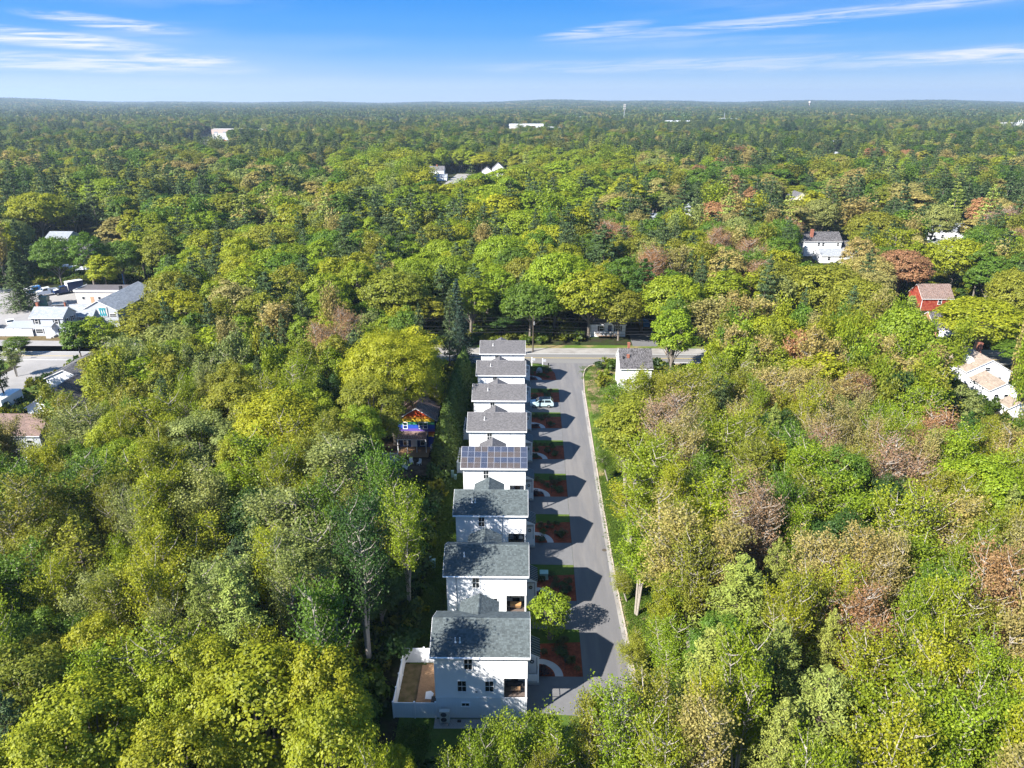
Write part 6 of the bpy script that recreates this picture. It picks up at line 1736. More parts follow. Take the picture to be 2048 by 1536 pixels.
46.1,119.0,14.4,3.6,Ay
-28.7,74.7,17.2,2.8,Ay
-47.6,47.2,16.3,2.3,Ay
23.4,50.1,17.4,2.3,Ay
65.9,140.9,15.0,2.3,Ao
40.9,85.6,15.0,2.8,Rp
174.3,239.7,16.2,5.0,Rr
69.1,225.0,17.5,4.0,At
-82.0,188.4,18.7,4.8,Pb
-55.0,127.6,17.5,3.0,At
71.6,117.8,14.4,2.6,Al
139.1,209.2,15.7,4.5,At
191.0,260.2,16.6,4.4,Pb
69.9,189.7,14.3,4.8,Ag
-58.0,104.8,16.8,3.2,Bo
38.6,38.4,17.2,2.5,Ag
-26.2,86.9,18.2,3.0,Bo
39.0,128.6,15.3,2.8,Ag
-29.1,208.6,15.0,5.3,Bl
48.0,80.9,17.9,2.3,Al
-53.7,143.3,17.0,2.6,Pb
-32.9,114.5,15.6,3.0,Al
43.6,101.2,13.8,3.3,At
128.6,234.5,15.6,4.5,Bt
27.7,74.9,14.8,3.3,At
-52.2,84.4,16.6,2.3,Ay
20.2,90.2,17.8,4.0,Rp
-66.3,126.9,14.5,3.0,Bl
-115.0,224.4,18.3,4.9,Bo
58.9,76.3,16.3,3.6,Al
23.6,93.8,14.3,3.0,Ay
-27.6,120.8,13.8,3.0,Ay
-171.5,242.2,16.9,4.3,Pb
18.4,223.4,15.7,4.9,Bl
112.5,226.7,14.8,4.4,Ay
30.4,66.8,15.0,2.3,Al
163.5,227.6,16.8,3.6,Ay
-33.4,61.1,13.3,3.2,Ay
-179.0,246.3,17.9,5.2,By
33.6,114.8,13.8,2.9,Ay
66.3,87.8,14.1,2.7,Ay
78.4,189.0,14.5,5.5,Ag
56.3,113.3,14.9,2.3,Al
142.6,184.0,15.1,5.4,Bg
-45.2,79.9,16.2,3.2,Ay
121.5,220.5,17.0,4.4,Bl
32.6,111.3,16.3,2.6,Al
65.0,120.4,15.9,2.8,At
-48.7,51.7,15.6,2.7,Ay
79.6,147.8,16.0,2.6,Pb
64.0,91.5,13.2,2.6,Ay
-32.1,129.4,13.3,2.7,Aw
-191.2,256.6,22.0,3.6,Pb
49.1,86.9,16.6,2.7,Al
23.8,214.9,18.4,5.1,Bg
77.3,202.3,14.4,3.6,Ao
-41.7,212.1,18.4,4.7,Pb
-31.0,236.1,16.3,6.4,By
-71.1,137.8,15.2,2.3,Pb
153.2,216.7,18.0,4.2,Pb
-23.0,226.5,21.2,4.4,Pb
67.2,109.3,15.6,3.6,Bl
-48.1,261.3,16.2,3.5,Aw
-1.3,220.2,17.7,5.9,Bl
-88.4,173.4,14.8,4.7,Bg
57.1,128.4,18.0,2.3,Ay
-57.4,96.3,14.9,2.4,Ag
-79.2,253.7,19.8,5.4,By
180.7,241.0,15.5,5.3,Bg
-132.6,261.8,18.0,4.0,Pb
-67.7,221.2,18.7,4.1,Pb
55.1,144.8,16.2,2.8,Ay
63.1,75.1,14.1,2.4,Ao
146.9,228.1,18.0,4.9,Pb
-194.2,246.2,22.1,3.7,Pb
-68.8,78.9,13.6,2.7,Al
59.1,170.2,21.6,3.5,Pb
-61.7,114.7,13.3,2.5,Ao
29.3,107.2,13.5,3.6,Ao
-53.6,107.3,13.9,2.3,Al
-50.4,61.6,14.0,3.3,Ao
23.8,260.8,19.9,5.3,Bg
55.1,89.7,13.9,2.4,Ay
27.1,184.6,19.0,5.7,Ag
-53.8,259.4,20.7,4.4,Pb
-37.3,190.6,14.5,4.0,At
73.1,138.5,14.8,2.9,At
-35.9,184.3,21.6,4.0,Pb
-61.3,231.0,15.5,5.9,Bl
-24.4,58.4,16.7,2.8,Ay
154.3,201.4,15.8,4.6,At
36.5,50.4,18.1,2.4,Ay
13.6,192.0,17.3,6.4,Bl
-38.0,98.4,16.9,2.8,Ay
33.2,147.3,18.2,3.2,Bg
63.5,138.3,14.7,3.2,Ay
135.3,190.4,19.8,4.9,Bg
-78.7,124.1,13.0,4.4,Bo
112.9,232.3,19.4,4.3,Pb
-31.8,125.2,16.7,3.1,Pb
-71.3,101.0,13.0,3.7,Ag
65.8,131.7,17.1,2.3,Ay
9.2,211.2,16.6,4.4,By
19.8,107.4,14.9,2.3,Ay
136.1,250.9,17.1,4.0,At
-77.8,221.5,18.5,3.7,Pb
-117.9,239.2,17.7,4.2,Pb
38.5,78.3,16.1,2.3,At
10.0,246.3,20.4,3.6,Pb
-40.6,55.1,14.0,2.8,Aw
-20.9,65.4,17.3,3.2,Ag
-36.5,32.3,19.5,2.3,Pb
28.5,34.1,15.1,2.7,Al
90.4,261.7,18.0,3.6,At
52.3,64.1,15.6,3.0,Ay
88.5,116.9,17.8,2.5,Al
-82.2,94.2,18.1,3.8,Ay
-42.2,77.3,14.0,2.3,Ay
-10.3,197.5,17.1,4.8,Bl
73.8,121.2,14.6,2.9,At
69.3,257.9,18.8,3.5,Pb
75.6,221.5,19.7,4.0,Ao
-42.3,239.7,15.5,4.8,Bl
5.5,244.6,21.5,3.7,Pb
-47.2,95.9,13.2,3.0,Bl
-44.8,91.9,15.0,2.8,Al
-105.8,127.7,19.5,2.3,Pb
-24.0,71.5,15.6,2.4,Ay
49.3,144.4,13.8,2.8,Ao
62.6,186.7,16.0,5.5,Rr
40.2,109.4,15.3,2.3,Ao
42.0,211.6,15.2,3.9,Ay
-45.7,120.1,17.5,2.6,Ao
26.6,49.4,15.5,2.3,Pk
-19.4,130.5,20.2,2.4,Pb
-53.5,117.3,13.4,3.2,Bg
-169.8,210.7,20.5,3.6,Pb
-59.0,194.3,16.2,3.6,Pb
-98.3,121.3,14.5,2.7,Ao
91.0,186.2,19.6,4.0,Pb
61.3,100.6,16.7,2.3,Al
56.6,101.3,15.9,2.3,Ao
-52.4,103.1,14.7,2.5,Al
-66.4,137.4,17.3,3.1,Bg
185.8,256.4,22.1,4.6,Pb
177.4,234.0,19.3,5.3,Bo
-66.5,238.0,17.0,5.4,By
30.4,55.3,16.0,2.3,Ay
-60.3,82.8,16.0,3.2,Bg
-41.8,149.9,17.7,2.4,At
92.7,252.4,16.7,5.0,Rr
-38.3,259.5,20.3,4.5,By
52.7,243.6,20.1,4.3,Ay
36.0,58.6,17.4,2.6,At
-15.6,146.5,19.4,2.3,Pb
35.9,80.3,13.7,2.4,Al
-95.4,113.6,17.8,2.3,Ay
45.0,128.1,13.8,2.9,Bg
92.7,123.6,18.2,2.5,At
-100.2,126.2,20.2,2.3,Pb
-33.9,179.5,16.4,4.4,Bl
159.7,232.2,17.1,4.5,Rr
63.1,226.9,19.7,5.2,Bt
129.4,169.3,14.9,4.9,Bl
72.1,91.2,17.0,2.3,At
35.1,89.8,17.0,2.4,Pk
17.5,73.0,16.5,2.5,Ay
17.9,42.1,18.3,2.7,Al
148.7,204.5,17.7,4.1,Aw
-31.0,50.5,13.9,2.4,Aw
175.3,254.3,18.6,4.2,Ao
43.6,56.8,17.9,2.4,Al
-40.5,46.6,15.4,3.1,Bo
-29.9,220.9,19.3,4.2,Pb
-51.0,109.0,14.0,2.6,Ao
17.8,208.6,18.6,4.2,Pb
-40.3,59.3,14.2,2.3,Al
-64.0,148.8,13.3,4.5,By
-79.9,213.4,15.8,4.5,By
56.9,105.6,17.2,2.3,Al
119.6,242.9,16.1,4.2,Pb
-41.0,110.6,17.3,2.3,Al
16.7,236.8,14.3,4.5,Bl
0.6,177.7,16.0,3.7,Pb
-161.1,227.6,20.8,4.1,Pb
-60.5,251.9,21.3,4.9,Pb
40.4,198.3,21.7,4.3,Pb
55.0,123.3,13.7,2.7,Ao
45.2,176.2,19.6,3.6,Pb
-53.6,88.3,14.7,2.3,Ag
-83.6,176.1,20.5,4.2,Pb
-64.6,194.2,16.1,3.6,Pb
38.2,112.4,18.4,2.3,Pk
127.9,180.1,21.6,3.7,Pb
45.9,49.8,15.6,2.2,Ao
68.4,142.7,15.2,2.6,Ao"""
FORM = {'B': ('broadleaf_tree', 'round tree'), 'A': ('slender_tree', 'slender tree'), 'R': ('budding_tree', 'budding tree'), 'P': ('pine_tree', 'layered pine'), 'S': ('spruce_tree', 'conical spruce'), 'H': ('hemlock_tree', 'ragged hemlock')}
HUE = {'y': 'yellow-green', 'l': 'lime-green', 'g': 'mid-green', 'd': 'dark green', 'o': 'olive', 'w': 'pale grey-green', 't': 'tan-tinged', 'r': 'rust-red', 'p': 'pinkish', 'k': 'pale green', 'b': 'blue-green'}
LAND = [((-11.5, 56), 11, 'next to the fenced yard of the nearest row house'), ((-16.5*K, 101*K), 13, 'by the rainbow-striped house'), ((-20*K, 92*K), 9, 'by the white raised deck'), ((21*K, 124*K), 11, 'by the corner house'),
        ((20*K, 157*K), 12, 'by the cottage across the main road'), ((-106*K, 155*K), 13, 'by the grey house'), ((-98*K, 168*K), 14, 'by the blue-roofed workshop'), ((-110*K, 183*K), 15, 'by the flat-roofed building'), ((106*K, 179*K), 14, 'by the red house'),
        ((96*K, 156*K), 13, 'by the orange-brown garage'), ((86*K, 127*K), 14, 'by the tan-roofed house'), ((103*K, 246*K), 18, 'by the large white house'), ((-76*K, 105*K), 14, 'by the white gabled house'), ((-130*K, 190*K), 18, 'at the back of the car park'), ((-150*K, 234*K), 18, 'by the porch house'),
        ((34, 158), 12, 'near the bare utility pole'), ((-14, 140), 14, 'behind the arborvitae hedge')]
def zone(x, y):
    for (a, b), d, s in LAND:
        if (x-a)**2+(y-b)**2 < d*d: return s
    if y < 50 and -14 < x < 14: return 'below the nearest row house'
    if y < 150:
        band = 'front' if y < 62 else ('second rank' if y < 90 else ('mid-row' if y < 118 else 'road end'))
        d = abs(x); far = 'close in' if d < 26 else ('a bit in' if d < 48 else ('deep in' if d < 78 else 'outer edge'))
        return '%s wood, %s, %s' % ('left' if x < 0 else 'right', band, far)
    dx = x/y; sec = 'far left' if dx < -.48 else ('left' if dx < -.2 else ('centre-left' if dx < -.03 else ('centre-right' if dx < .16 else ('right' if dx < .45 else 'far right'))))
    return 'beyond road, %s, %s' % (sec, 'near strip' if y < 195 else ('middle strip' if y < 235 else 'back strip'))
rows = []
for ln in TREES.split():
    a = ln.split(','); rows.append((float(a[0]), float(a[1]), float(a[2]), float(a[3]), 'B' if a[4][0] == 'A' and float(a[3]) > 5.6 else a[4][0], a[4][1]))
def dist(t): return math.hypot(t[0], t[1])
rows.sort(key=lambda t: -t[3]/dist(t))
cnt = {}; single = []; rest = []
for t in rows:
    if cnt.get(t[4], 0) < 295: cnt[t[4]] = cnt.get(t[4], 0)+1; single.append(t)
    else: rest.append(t)
sets = {}
for t in single: sets.setdefault((t[4], t[5], zone(t[0], t[1])), []).append(t)
ORD = ['leftmost', 'second', 'third', 'fourth', 'fifth', 'sixth']
NUM = {3: 'three', 4: 'four', 5: 'five', 6: 'six'}
def split(ts, suffix):
    if len(ts) <= 6: return [(ts, suffix)]
    ts = sorted(ts, key=lambda t: t[1]); m = (len(ts)+1)//2
    return split(ts[:m], (suffix+', nearer half').replace('nearer half, nearer half', 'nearest quarter')) + split(ts[m:], (suffix+', farther half').replace('farther half, farther half', 'farthest quarter'))
for (code, hue, zn), all_ts in sets.items():
    nm, form = FORM[code]; base = '%s %s' % (HUE[hue], form)
    for ts, sfx in split(all_ts, ''):
        ts = sorted(ts, key=lambda t: t[0]/t[1])
        for i, t in enumerate(ts):
            if len(ts) == 1: lab = '%s %s%s' % (base, zn, sfx)
            elif len(ts) == 2: lab = '%s %s %s%s' % (('left', 'right')[i], base, zn, sfx)
            else: lab = '%s of %s %ss %s%s' % ('rightmost' if i == len(ts)-1 else ORD[i], NUM[len(ts)], base, zn, sfx)
            put_tree(code, hue, t[0], t[1], t[2], t[3], dist(t) < 118, lab, 'tree', '%ss of the woods' % form, nm)

# hedge, street trees and garden plants
ORDW = ['first', 'second', 'third', 'fourth', 'fifth', 'sixth', 'seventh', 'eighth', 'ninth', 'tenth', 'eleventh', 'twelfth', 'thirteenth', 'fourteenth', 'fifteenth', 'sixteenth', 'last']
n = 17
for k in range(n):
    yy = 101.5+35*k/(n-1)
    put_tree('C', (.085, .135, .022), -12.1+RNG.uniform(-.15, .15), yy, RNG.uniform(8.2, 9.6), 1.95, True, '%s arborvitae from the near end of the tall hedge' % ORDW[k], 'hedge tree', 'arborvitae of the long hedge', 'arborvitae')
put_tree('Y', 'l', 3.5, YE[0]+11.6, 6.5, 2.15, True, 'young bright green tree on the grass between first and second row houses', 'tree', None, 'young_tree')
put_tree('S', (.045, .075, .05), -15.2, 163, 17, 3.4, True, 'tall dark spruce left of the farthest row house', 'tree', None, 'spruce_tree')
put_tree('S', (.045, .075, .05), -13.4, 152, 13, 3.0, True, 'shorter dark spruce in front of the tall one by the farthest row house', 'tree', None, 'spruce_tree')
put_tree('A', 'w', -109.4, 142.5, 6.2, 2.3, False, 'small round pale green street tree beside the side street', 'tree', None, 'street_tree')
put_tree('B', 'g', -118.2, 156.6, 4.6, 2.9, False, 'low green round bush tree on the corner lawn', 'tree', None, 'round_bush')
# branches reaching over the lane
for x, yy, hh, rr, lab in ((12.9, 69.5, 4.6, 1.7, 'low olive sapling leaning over the lane kerb by the second house'), (13.1, 57.5, 5.2, 1.9, 'thin olive sapling leaning over the lane opposite the nearest house'), (13.9, 98.5, 6.0, 1.6, 'small green sapling over the kerb near the solar roof')):
    t = put_tree('A', 'o' if 'olive' in lab else 'g', x, yy, hh, rr, True, lab, 'tree', 'saplings over the lane kerb', 'sapling'); t.rotation_euler = (0, -.28, 0)
names = ['nearest', 'second', 'third', 'solar-roofed', 'fifth', 'sixth', 'seventh', 'farthest']
for i in range(NH):
    y = YE[i]
    def plant(lab, tint, x, yy, h, r, grp): put_tree('U', tint, x, yy, h, r, True, lab, 'shrub', grp, 'shrub')
    plant('dark purple low shrub inside the curved walk of the %s row house' % names[i], (.045, .02, .03) if i not in (2, 4) else (.03, .06, .02), 2.75, y+6.35, .75, .85, 'low shrubs beside the curved walks')
    sp = sorted((RNG.uniform(2.4, 6.1), y+RNG.uniform(8.0, 11.0)) if k > 3 else (RNG.uniform(4.8, 6.2), y+RNG.uniform(6.5, 8.2)) for k in range(13))
    for k, (x, yy) in enumerate(sp):
        plant('%s grassy shrub from the wall in the mulch bed of the %s row house' % (ORDW[k], names[i]), RNG.choice([(.07, .11, .025), (.10, .105, .03), (.05, .08, .025), (.13, .10, .04)]), x, yy, RNG.uniform(.5, 1.05), RNG.uniform(.35, .7), 'bed shrubs of the row houses')
for k in range(9):
    put_tree('U', RNG.choice([(.05, .10, .02), (.08, .11, .03), (.16, .17, .05)]), RNG.uniform(1.5, 6.0), RNG.uniform(145.6, 149.5), RNG.uniform(.6, 1.3), RNG.uniform(.5, .9), True, '%s low shrub planted around the boulder at the lane entrance' % ORDW[k], 'shrub', 'shrubs at the lane entrance', 'shrub')
for k in range(16):
    put_tree('U', RNG.choice([(.05, .11, .02), (.07, .12, .02), (.045, .085, .02)]), -12.4+RNG.uniform(-1.2, .5), 60+k*2.5, RNG.uniform(2.0, 4.2), RNG.uniform(1.3, 2.0), True, '%s leafy bush from the near end of the left lawn edge' % ORDW[k], 'shrub', 'bushes along the left lawn edge', 'bush')
for x, yy, h, r in ((-14.4, 46.8, 2.6, 1.5), (-14.9, 51.0, 3.4, 1.8), (-13.6, 44.2, 1.8, 1.3), (-16.0, 47.6, 2.8, 1.7)):
    put_tree('U', (.085, .145, .02), x, yy, h, r, True, 'bright green bush outside the nearest fence, %s' % {46.8: 'by its front corner', 51.0: 'the largest', 44.2: 'the smallest and nearest', 47.6: 'the outermost'}[yy], 'shrub', 'bushes outside the nearest fence', 'bush')

# ------------------------------------------------------------------ the wood beyond: scattered masses
def scatter(name, pts, src, cats_label):
    """pts rows: x y z scale_xy scale_z rot variant r g b"""
    me = bpy.data.meshes.new(name); n = len(pts); pts = np.asarray(pts, np.float32)
    me.vertices.add(n); me.vertices.foreach_set('co', pts[:, :3].ravel())
    def att(nm, ty, key, arr): a = me.attributes.new(nm, ty, 'POINT'); a.data.foreach_set(key, np.ascontiguousarray(arr).ravel())
    att('scl', 'FLOAT_VECTOR', 'vector', pts[:, [3, 3, 4]]); r = np.zeros((n, 3), np.float32); r[:, 2] = pts[:, 5]; att('rot', 'FLOAT_VECTOR', 'vector', r)
    att('variant', 'INT', 'value', pts[:, 6].astype(np.int32)); c = np.ones((n, 4), np.float32); c[:, :3] = pts[:, 7:10]; att('tint', 'FLOAT_COLOR', 'color', c)
    o = link(name, me); tag(o, cats_label, None, None, 'stuff')
    cl = bpy.data.collections.new(name+'_source')
    for i, m in enumerate(src): q_ = bpy.data.objects.new('%s_piece_%02d' % (name, i), m); cl.objects.link(q_)
    g = bpy.data.node_groups.new(name, 'GeometryNodeTree'); g.interface.new_socket('Geometry', in_out='INPUT', socket_type='NodeSocketGeometry'); g.interface.new_socket('Geometry', in_out='OUTPUT', socket_type='NodeSocketGeometry')
    N = g.nodes; L = g.links; gi = N.new('NodeGroupInput'); go = N.new('NodeGroupOutput'); ip = N.new('GeometryNodeInstanceOnPoints'); ci = N.new('GeometryNodeCollectionInfo'); m2p = N.new('GeometryNodeMeshToPoints')
    ci.inputs['Collection'].default_value = cl; ci.inputs['Separate Children'].default_value = True; ci.inputs['Reset Children'].default_value = True
    def na(nm, ty): k = N.new('GeometryNodeInputNamedAttribute'); k.data_type = ty; k.inputs['Name'].default_value = nm; return k.outputs['Attribute']
    L.new(gi.outputs[0], m2p.inputs[0]); L.new(m2p.outputs[0], ip.inputs['Points']); L.new(ci.outputs[0], ip.inputs['Instance']); ip.inputs['Pick Instance'].default_value = True
    L.new(na('variant', 'INT'), ip.inputs['Instance Index']); L.new(na('rot', 'FLOAT_VECTOR'), ip.inputs['Rotation']); L.new(na('scl', 'FLOAT_VECTOR'), ip.inputs['Scale']); L.new(ip.outputs[0], go.inputs[0])
    md = o.modifiers.new('scatter', 'NODES'); md.node_group = g; return o
def merge(cr, leafm, trunk=True):
    (v, f, val), limbs = cr; b = MB()
    for pts, r in (limbs[:1] if trunk else ()): b.tube(pts, r, 5, None, False)
    tv = np.array(b.v, np.float32).reshape(-1, 3); tf = np.array(b.f, np.int32).reshape(-1, 4)
    v = np.concatenate([v, tv]); f = np.concatenate([f, tf+len(v)-len(tv)]); val = np.concatenate([val, np.full(len(tf), .3)])
    me = np_mesh('scatter_piece', v, f, [leafm, 'bark_grey'], val); mi = np.zeros(len(f), np.int32); mi[len(f)-len(tf):] = 1; me.polygons.foreach_set('material_index', mi); return me
SB = [merge(crown_broad(s, 64, 80, .30, base=b_, r=r_), 'leaf_scatter') for s, b_, r_ in ((101, .18, 5), (102, .12, 5), (103, .30, 5), (104, .18, 5.4), (107, .05, 4.2), (108, .36, 5.6))] + [merge(crown_airy(s, 4, 24, 26, .32, h=18, r=5, sparse=.16), 'leaf_scatter') for s in (105, 106)]  # six round forms, two airy ones
SP = [merge(crown_pine(s, 13, 40, .38), 'needle_scatter') for s in (111, 112)]
# open ground in front of each far building: x, y, half width, how far towards the viewer it stays open, depth behind
FARB = [(394, 853, 6, .92, 8), (280, 665, 5, .92, 8), (223, 693, 5, .93, 7), (350, 965, 7, .92, 8), (75, 322, 5, .88, 8), (57, 305, 5, .88, 8), (-57, 497, 9, .72, 12), (-16, 515, 7, .74, 10), (-23, 512, 6, .76, 8), (-39, 490, 9, .74, 40), (-133, 496, 5, .86, 8), (-388, 922, 26, .74, 80), (-438, 1140, 46, .84, 25), (-292, 1560, 42, .80, 85), (8, 1235, 36, .82, 26), (46, 1230, 24, .84, 20), (322, 1495, 46, .85, 32), (432, 1585, 22, .88, 18), (360, 1055, 28, .90, 16), (826, 1270, 26, .85, 26), (150, 1890, 32, .88, 20), (-5, 1310, 6, .9, 30),
        (135.5, 356, 8, .80, 10), (330, 803, 9, .88, 12), (235, 558, 6, .9, 10), (162, 276, 9, .92, 10), (106, 245, 12, .93, 9), (63, 264, 5, .95, 7), (-155, 233, 17, .93, 14), (-157, 252, 10, .93, 12), (144, 245, 5, .94, 7), (106, 178, 6, .96, 7)]
def free(x, y, m=3.0):
    return not any(f*by*K-m < y < (by+d)*K+m and abs(x-bx*y/by) < w*K+m for bx, by, w, f, d in FARB)
def lown(x, y, s, seed): return .5+.25*(math.sin(x*s+seed)+math.sin(y*s*1.3+seed*2.1)+.7*math.sin((x+y)*s*2.2+seed*.7)+.7*math.sin((x-1.6*y)*s*1.7+seed*1.9))/1.7
def tint_at(x, y, rng):
    dx = x/max(y, 1); q = rng.random(); c = lown(x, y, .016, 1.0)
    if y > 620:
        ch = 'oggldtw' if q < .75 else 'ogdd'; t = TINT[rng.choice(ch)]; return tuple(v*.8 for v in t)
    if dx > .16: return TINT[rng.choice('ogtoltrtwyr' if c > .45 else 'gogdlotg')]
    if dx < -.25: return TINT[rng.choice('olygotgo' if c > .4 else 'gdgowto')]
    return TINT[rng.choice('llylolyl' if c > .4 else 'oglygyw')]
rng = random.Random(31); bro = []; pin = []
def jt(t, rng): f = rng.uniform(.82, 1.18); return (t[0]*f*rng.uniform(.92, 1.08), t[1]*f, t[2]*f)
for t in rest:
    tt = jt(TINT[t[5]], rng)
    if t[4] == 'P': pin.append((t[0], t[1], 0, t[3]/4.2, t[2]/18, rng.uniform(0, 6.28), rng.randrange(2), *tt))
    else: bro.append((t[0], t[1], 0, t[3]/5, t[2]/18, rng.uniform(0, 6.28), rng.randrange(6) if t[4] == 'B' else 6+rng.randrange(2), *tt))
y = 262.0
while y < 1750:
    st = 10.6 if y < 700 else 12.0
    xw = .80*y+20; x = -xw+rng.uniform(0, st)
    while x < xw:
        px_, py_ = x+rng.uniform(-.42, .42)*st, y+rng.uniform(-.42, .42)*st; x += st*rng.uniform(.85, 1.15)
        if not free(px_, py_): continue
        pf_ = lown(px_, py_, .011, 5.0) + (.10 if px_/y > 0.05 else 0) 
        if lown(px_, py_, .006, 9.0) > .93: continue
        r = rng.uniform(5.4, 9.6); h = rng.uniform(12.5, 22.5)+4*(lown(px_, py_, .008, 3.0)-.5)
        if rng.random() < (.70 if pf_ > .60 else (.22 if pf_ > .42 else .06)):
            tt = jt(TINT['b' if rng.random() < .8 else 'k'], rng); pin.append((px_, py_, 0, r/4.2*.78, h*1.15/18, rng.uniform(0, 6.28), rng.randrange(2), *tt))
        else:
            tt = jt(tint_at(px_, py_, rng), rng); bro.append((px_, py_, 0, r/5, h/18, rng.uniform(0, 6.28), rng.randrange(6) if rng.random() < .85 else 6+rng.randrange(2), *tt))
    y += st*.92
scatter('broadleaf_wood', bro, SB, 'broadleaf wood stretching away beyond the main road')
scatter('pine_wood', pin, SP, 'dark pines mixed through the wood beyond the main road')
# far canopy: patches of a dozen crowns each, out to the horizon
def patch_mesh(seed, pine):
    rg = np.random.default_rng(seed); P = []; Nn = []; V = []
    for k in range(16):
        c = np.array([rg.uniform(-22, 22), rg.uniform(-22, 22), 0]); hh = rg.uniform(12, 20); rr = rg.uniform(4, 6.5)*(.7 if pine else 1); n = 34; bv = rg.normal(0, .16)
        d = rg.normal(0, 1, (n, 3)); d /= np.linalg.norm(d, axis=1, keepdims=True); d[:, 2] = np.abs(d[:, 2])*1.15-.15
        zz = hh-5+d[:, 2]*5*(1.5 if pine else 1); tap = (1-np.clip((zz-hh+5)/7.5, 0, 1)*.8) if pine else 1
        P.append(np.stack([c[0]+d[:, 0]*rr*tap, c[1]+d[:, 1]*rr*tap, zz], 1)); Nn.append(d+[0, 0, .5]); V.append(np.clip(rg.normal(.5, .16, n)+bv, 0, 1))
    v, f = leaves(np.concatenate(P), np.concatenate(Nn), 1.55, .8, rg, .5); return np_mesh('canopy_patch', v, f, ['needle_scatter' if pine else 'leaf_scatter'], np.concatenate(V))
PM = [patch_mesh(s, False) for s in (201, 202, 203)] + [patch_mesh(s, True) for s in (204, 205)]
def hill(x, y):
    d = math.hypot(x, y)
    if d < 3000: return 0.0
    a = math.atan2(x, y); k = min(1, (d-3000)/4200); k = k*k*(3-2*k)
    prof = 16 + 11*math.sin(a*7+1.2) + 8*math.sin(a*17+.4) + 5*math.sin(a*41) + (34 if a < -.3 else 0)*min(1, (-.3-a)/.3 if a < -.3 else 0) + 22*max(0, math.sin((a-.12)*3.6))
    return max(-4, prof*k - 10*k)
far = []; y = 1750.0
while y < 8600:
    st = 34 if y < 3200 else (46 if y < 5200 else 62)
    xw = .78*y; x = -xw
    while x < xw:
        px_, py_ = x+rng.uniform(-.4, .4)*st, y+rng.uniform(-.4, .4)*st; x += st
        if not free(px_, py_, 24): continue
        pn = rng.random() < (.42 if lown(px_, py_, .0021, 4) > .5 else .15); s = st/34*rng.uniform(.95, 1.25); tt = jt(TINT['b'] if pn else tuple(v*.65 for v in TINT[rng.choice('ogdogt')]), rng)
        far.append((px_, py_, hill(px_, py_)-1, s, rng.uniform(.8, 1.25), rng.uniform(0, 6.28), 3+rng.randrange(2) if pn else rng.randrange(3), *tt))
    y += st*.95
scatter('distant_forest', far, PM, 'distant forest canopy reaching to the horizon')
# the land under it, rising to low hills
hx = np.linspace(-8800, 8800, 120); hy = np.linspace(2900, 10800, 70); v = [(a, b, hill(a, b)-3.0) for b in hy for a in hx]; f = [(j*120+i, j*120+i+1, (j+1)*120+i+1, (j+1)*120+i) for j in range(69) for i in range(119)]
mat('forest_hills', (.035, .055, .025), .95, .35, .01, .05, c2=(.05, .065, .025), c2s=.004)
me = bpy.data.meshes.new('hills'); me.from_pydata(v, [], f); me.materials.append(MAT['forest_hills']); tag(link('hills', me), kind='structure')
# undergrowth between the trunks
und = []; UM = []
for s in (301, 302, 303):
    (v, f, val), _ = bush(s, 150, .17, 1.0, .9); UM.append(np_mesh('undergrowth_piece', v, f, ['leaf_scatter'], val))
CLEAR = [(-13.4, 45, -7, 61.5), (-11.3, 47, 16.6, 153), (-300, 151, 300, 164.5)] + [(K*a, K*b, K*c, K*d) for a, b, c, d in ((-24, 87, -11, 107), (-178, 144, -92, 200), (-142, 98, -91, 152), (-84, 86, -68, 110), (17, 118, 26, 130), (14, 146, 32, 161), (82, 108, 100, 135), (90, 150, 112, 184), (92, 228, 118, 253), (-88, 118, -78, 132), (-165, 229, -141, 240))]
def openg(x, y, m=.6): return not any(a-m < x < c+m and b-m < y < d+m for a, b, c, d in CLEAR)
for k in range(26000):
    yy = 28+232*rng.random()**1.25; x = rng.uniform(-.8*yy-14, .8*yy+14)
    if not openg(x, yy): continue
    s = rng.uniform(.8, 2.0); tt = jt(TINT[rng.choice('gdoglyg')], rng); und.append((x, yy, -.1, s*1.15, s*rng.uniform(.8, 1.6), rng.uniform(0, 6.28), rng.randrange(3), *[c_*.6 for c_ in tt]))
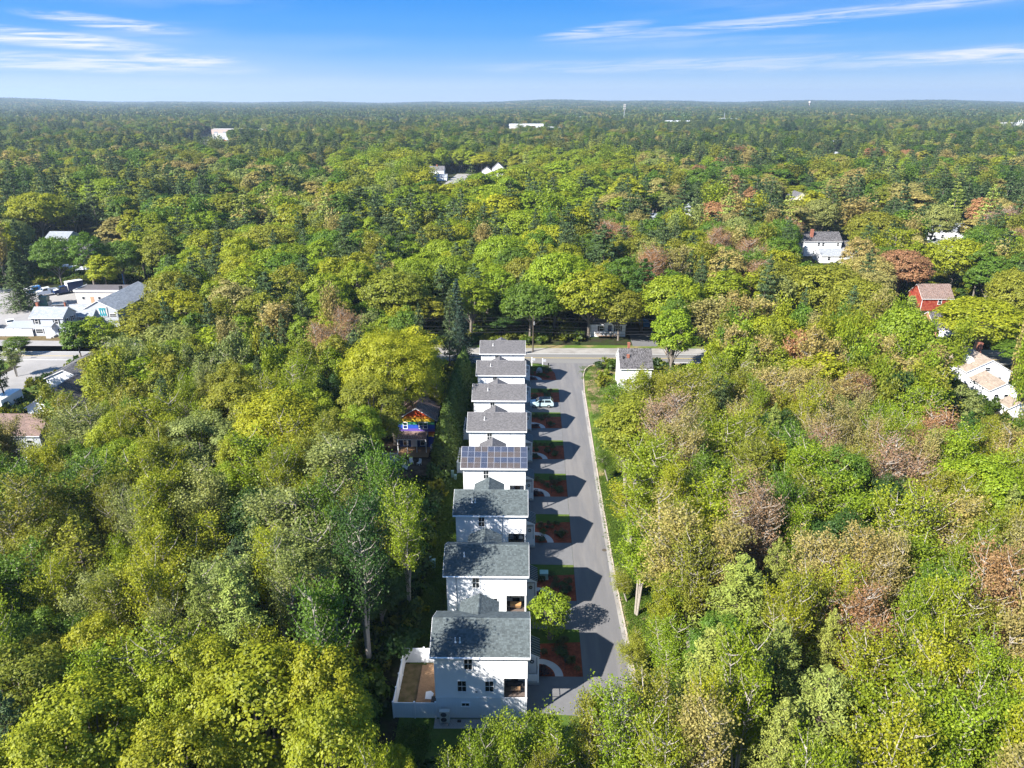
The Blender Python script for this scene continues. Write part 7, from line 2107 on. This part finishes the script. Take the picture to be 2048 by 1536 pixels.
scatter('undergrowth', und, UM, 'leafy undergrowth covering the woodland floor')
# meadow tufts on the verge and lawns
tv = []; TM = []
for s in (311, 312):
    rg = np.random.default_rng(s); n = 40; P = np.stack([rg.normal(0, .35, n), rg.normal(0, .35, n), rg.uniform(.02, .12, n)], 1); v, f = leaves(P, np.stack([rg.normal(0, 1, n), rg.normal(0, 1, n), np.full(n, .4)], 1), .10, .35, rg, .3); TM.append(np_mesh('grass_tuft', v, f, ['leaf_scatter'], np.clip(rg.normal(.5, .2, n), 0, 1)))
for k in range(9000):
    if k % 3: yy = rng.uniform(34, 150); e0 = 12.75 if yy < 100 else 13.8; x = e0 + rng.random()**1.3*(3.8 if yy < 96 else 3.8+(yy-96)*.28)
    else: yy = rng.uniform(46, 150); x = rng.uniform(-11.6, -8.7)
    if 120 < yy < 144 and 19 < x < 29: continue
    dry = x > 12 and yy > 118 and lown(x*4, yy*4, .12, 2) > .45
    if dry and rng.random() < .7: continue
    if -12.6 < x < -7.9 and (51 < yy < 60 or 100 < yy < 106.2 or 112 < yy < 118.5): continue
    tt = jt((.10, .165, .018), rng); und_s = rng.uniform(.6, 1.3); tv.append((x, yy, 0, und_s, und_s*rng.uniform(.6, 1.4), rng.uniform(0, 6.28), rng.randrange(2), *tt))
scatter('grass', tv, TM, 'grass tufts on the lane verge and the left lawn')

# ------------------------------------------------------------------ the air
def haze(x0, x1, y0, y1, z0, z1, density):
    m = bpy.data.materials.new('haze_air'); m.use_nodes = True; nt = m.node_tree; nt.nodes.clear(); out = nt.nodes.new('ShaderNodeOutputMaterial'); p = nt.nodes.new('ShaderNodeVolumePrincipled')
    p.inputs['Color'].default_value = (.62, .80, 1.0, 1); p.inputs['Density'].default_value = density; p.inputs['Anisotropy'].default_value = .2
    nt.links.new(p.outputs[0], out.inputs['Volume']); MAT['haze_air'] = m
    b = MB(); b.box(x0, x1, y0, y1, z0, z1); o = b.build('haze', 'haze_air'); tag(o, kind='stuff'); return o
haze(-9500, 9500, -500, 12000, -9, 175, HAZE)
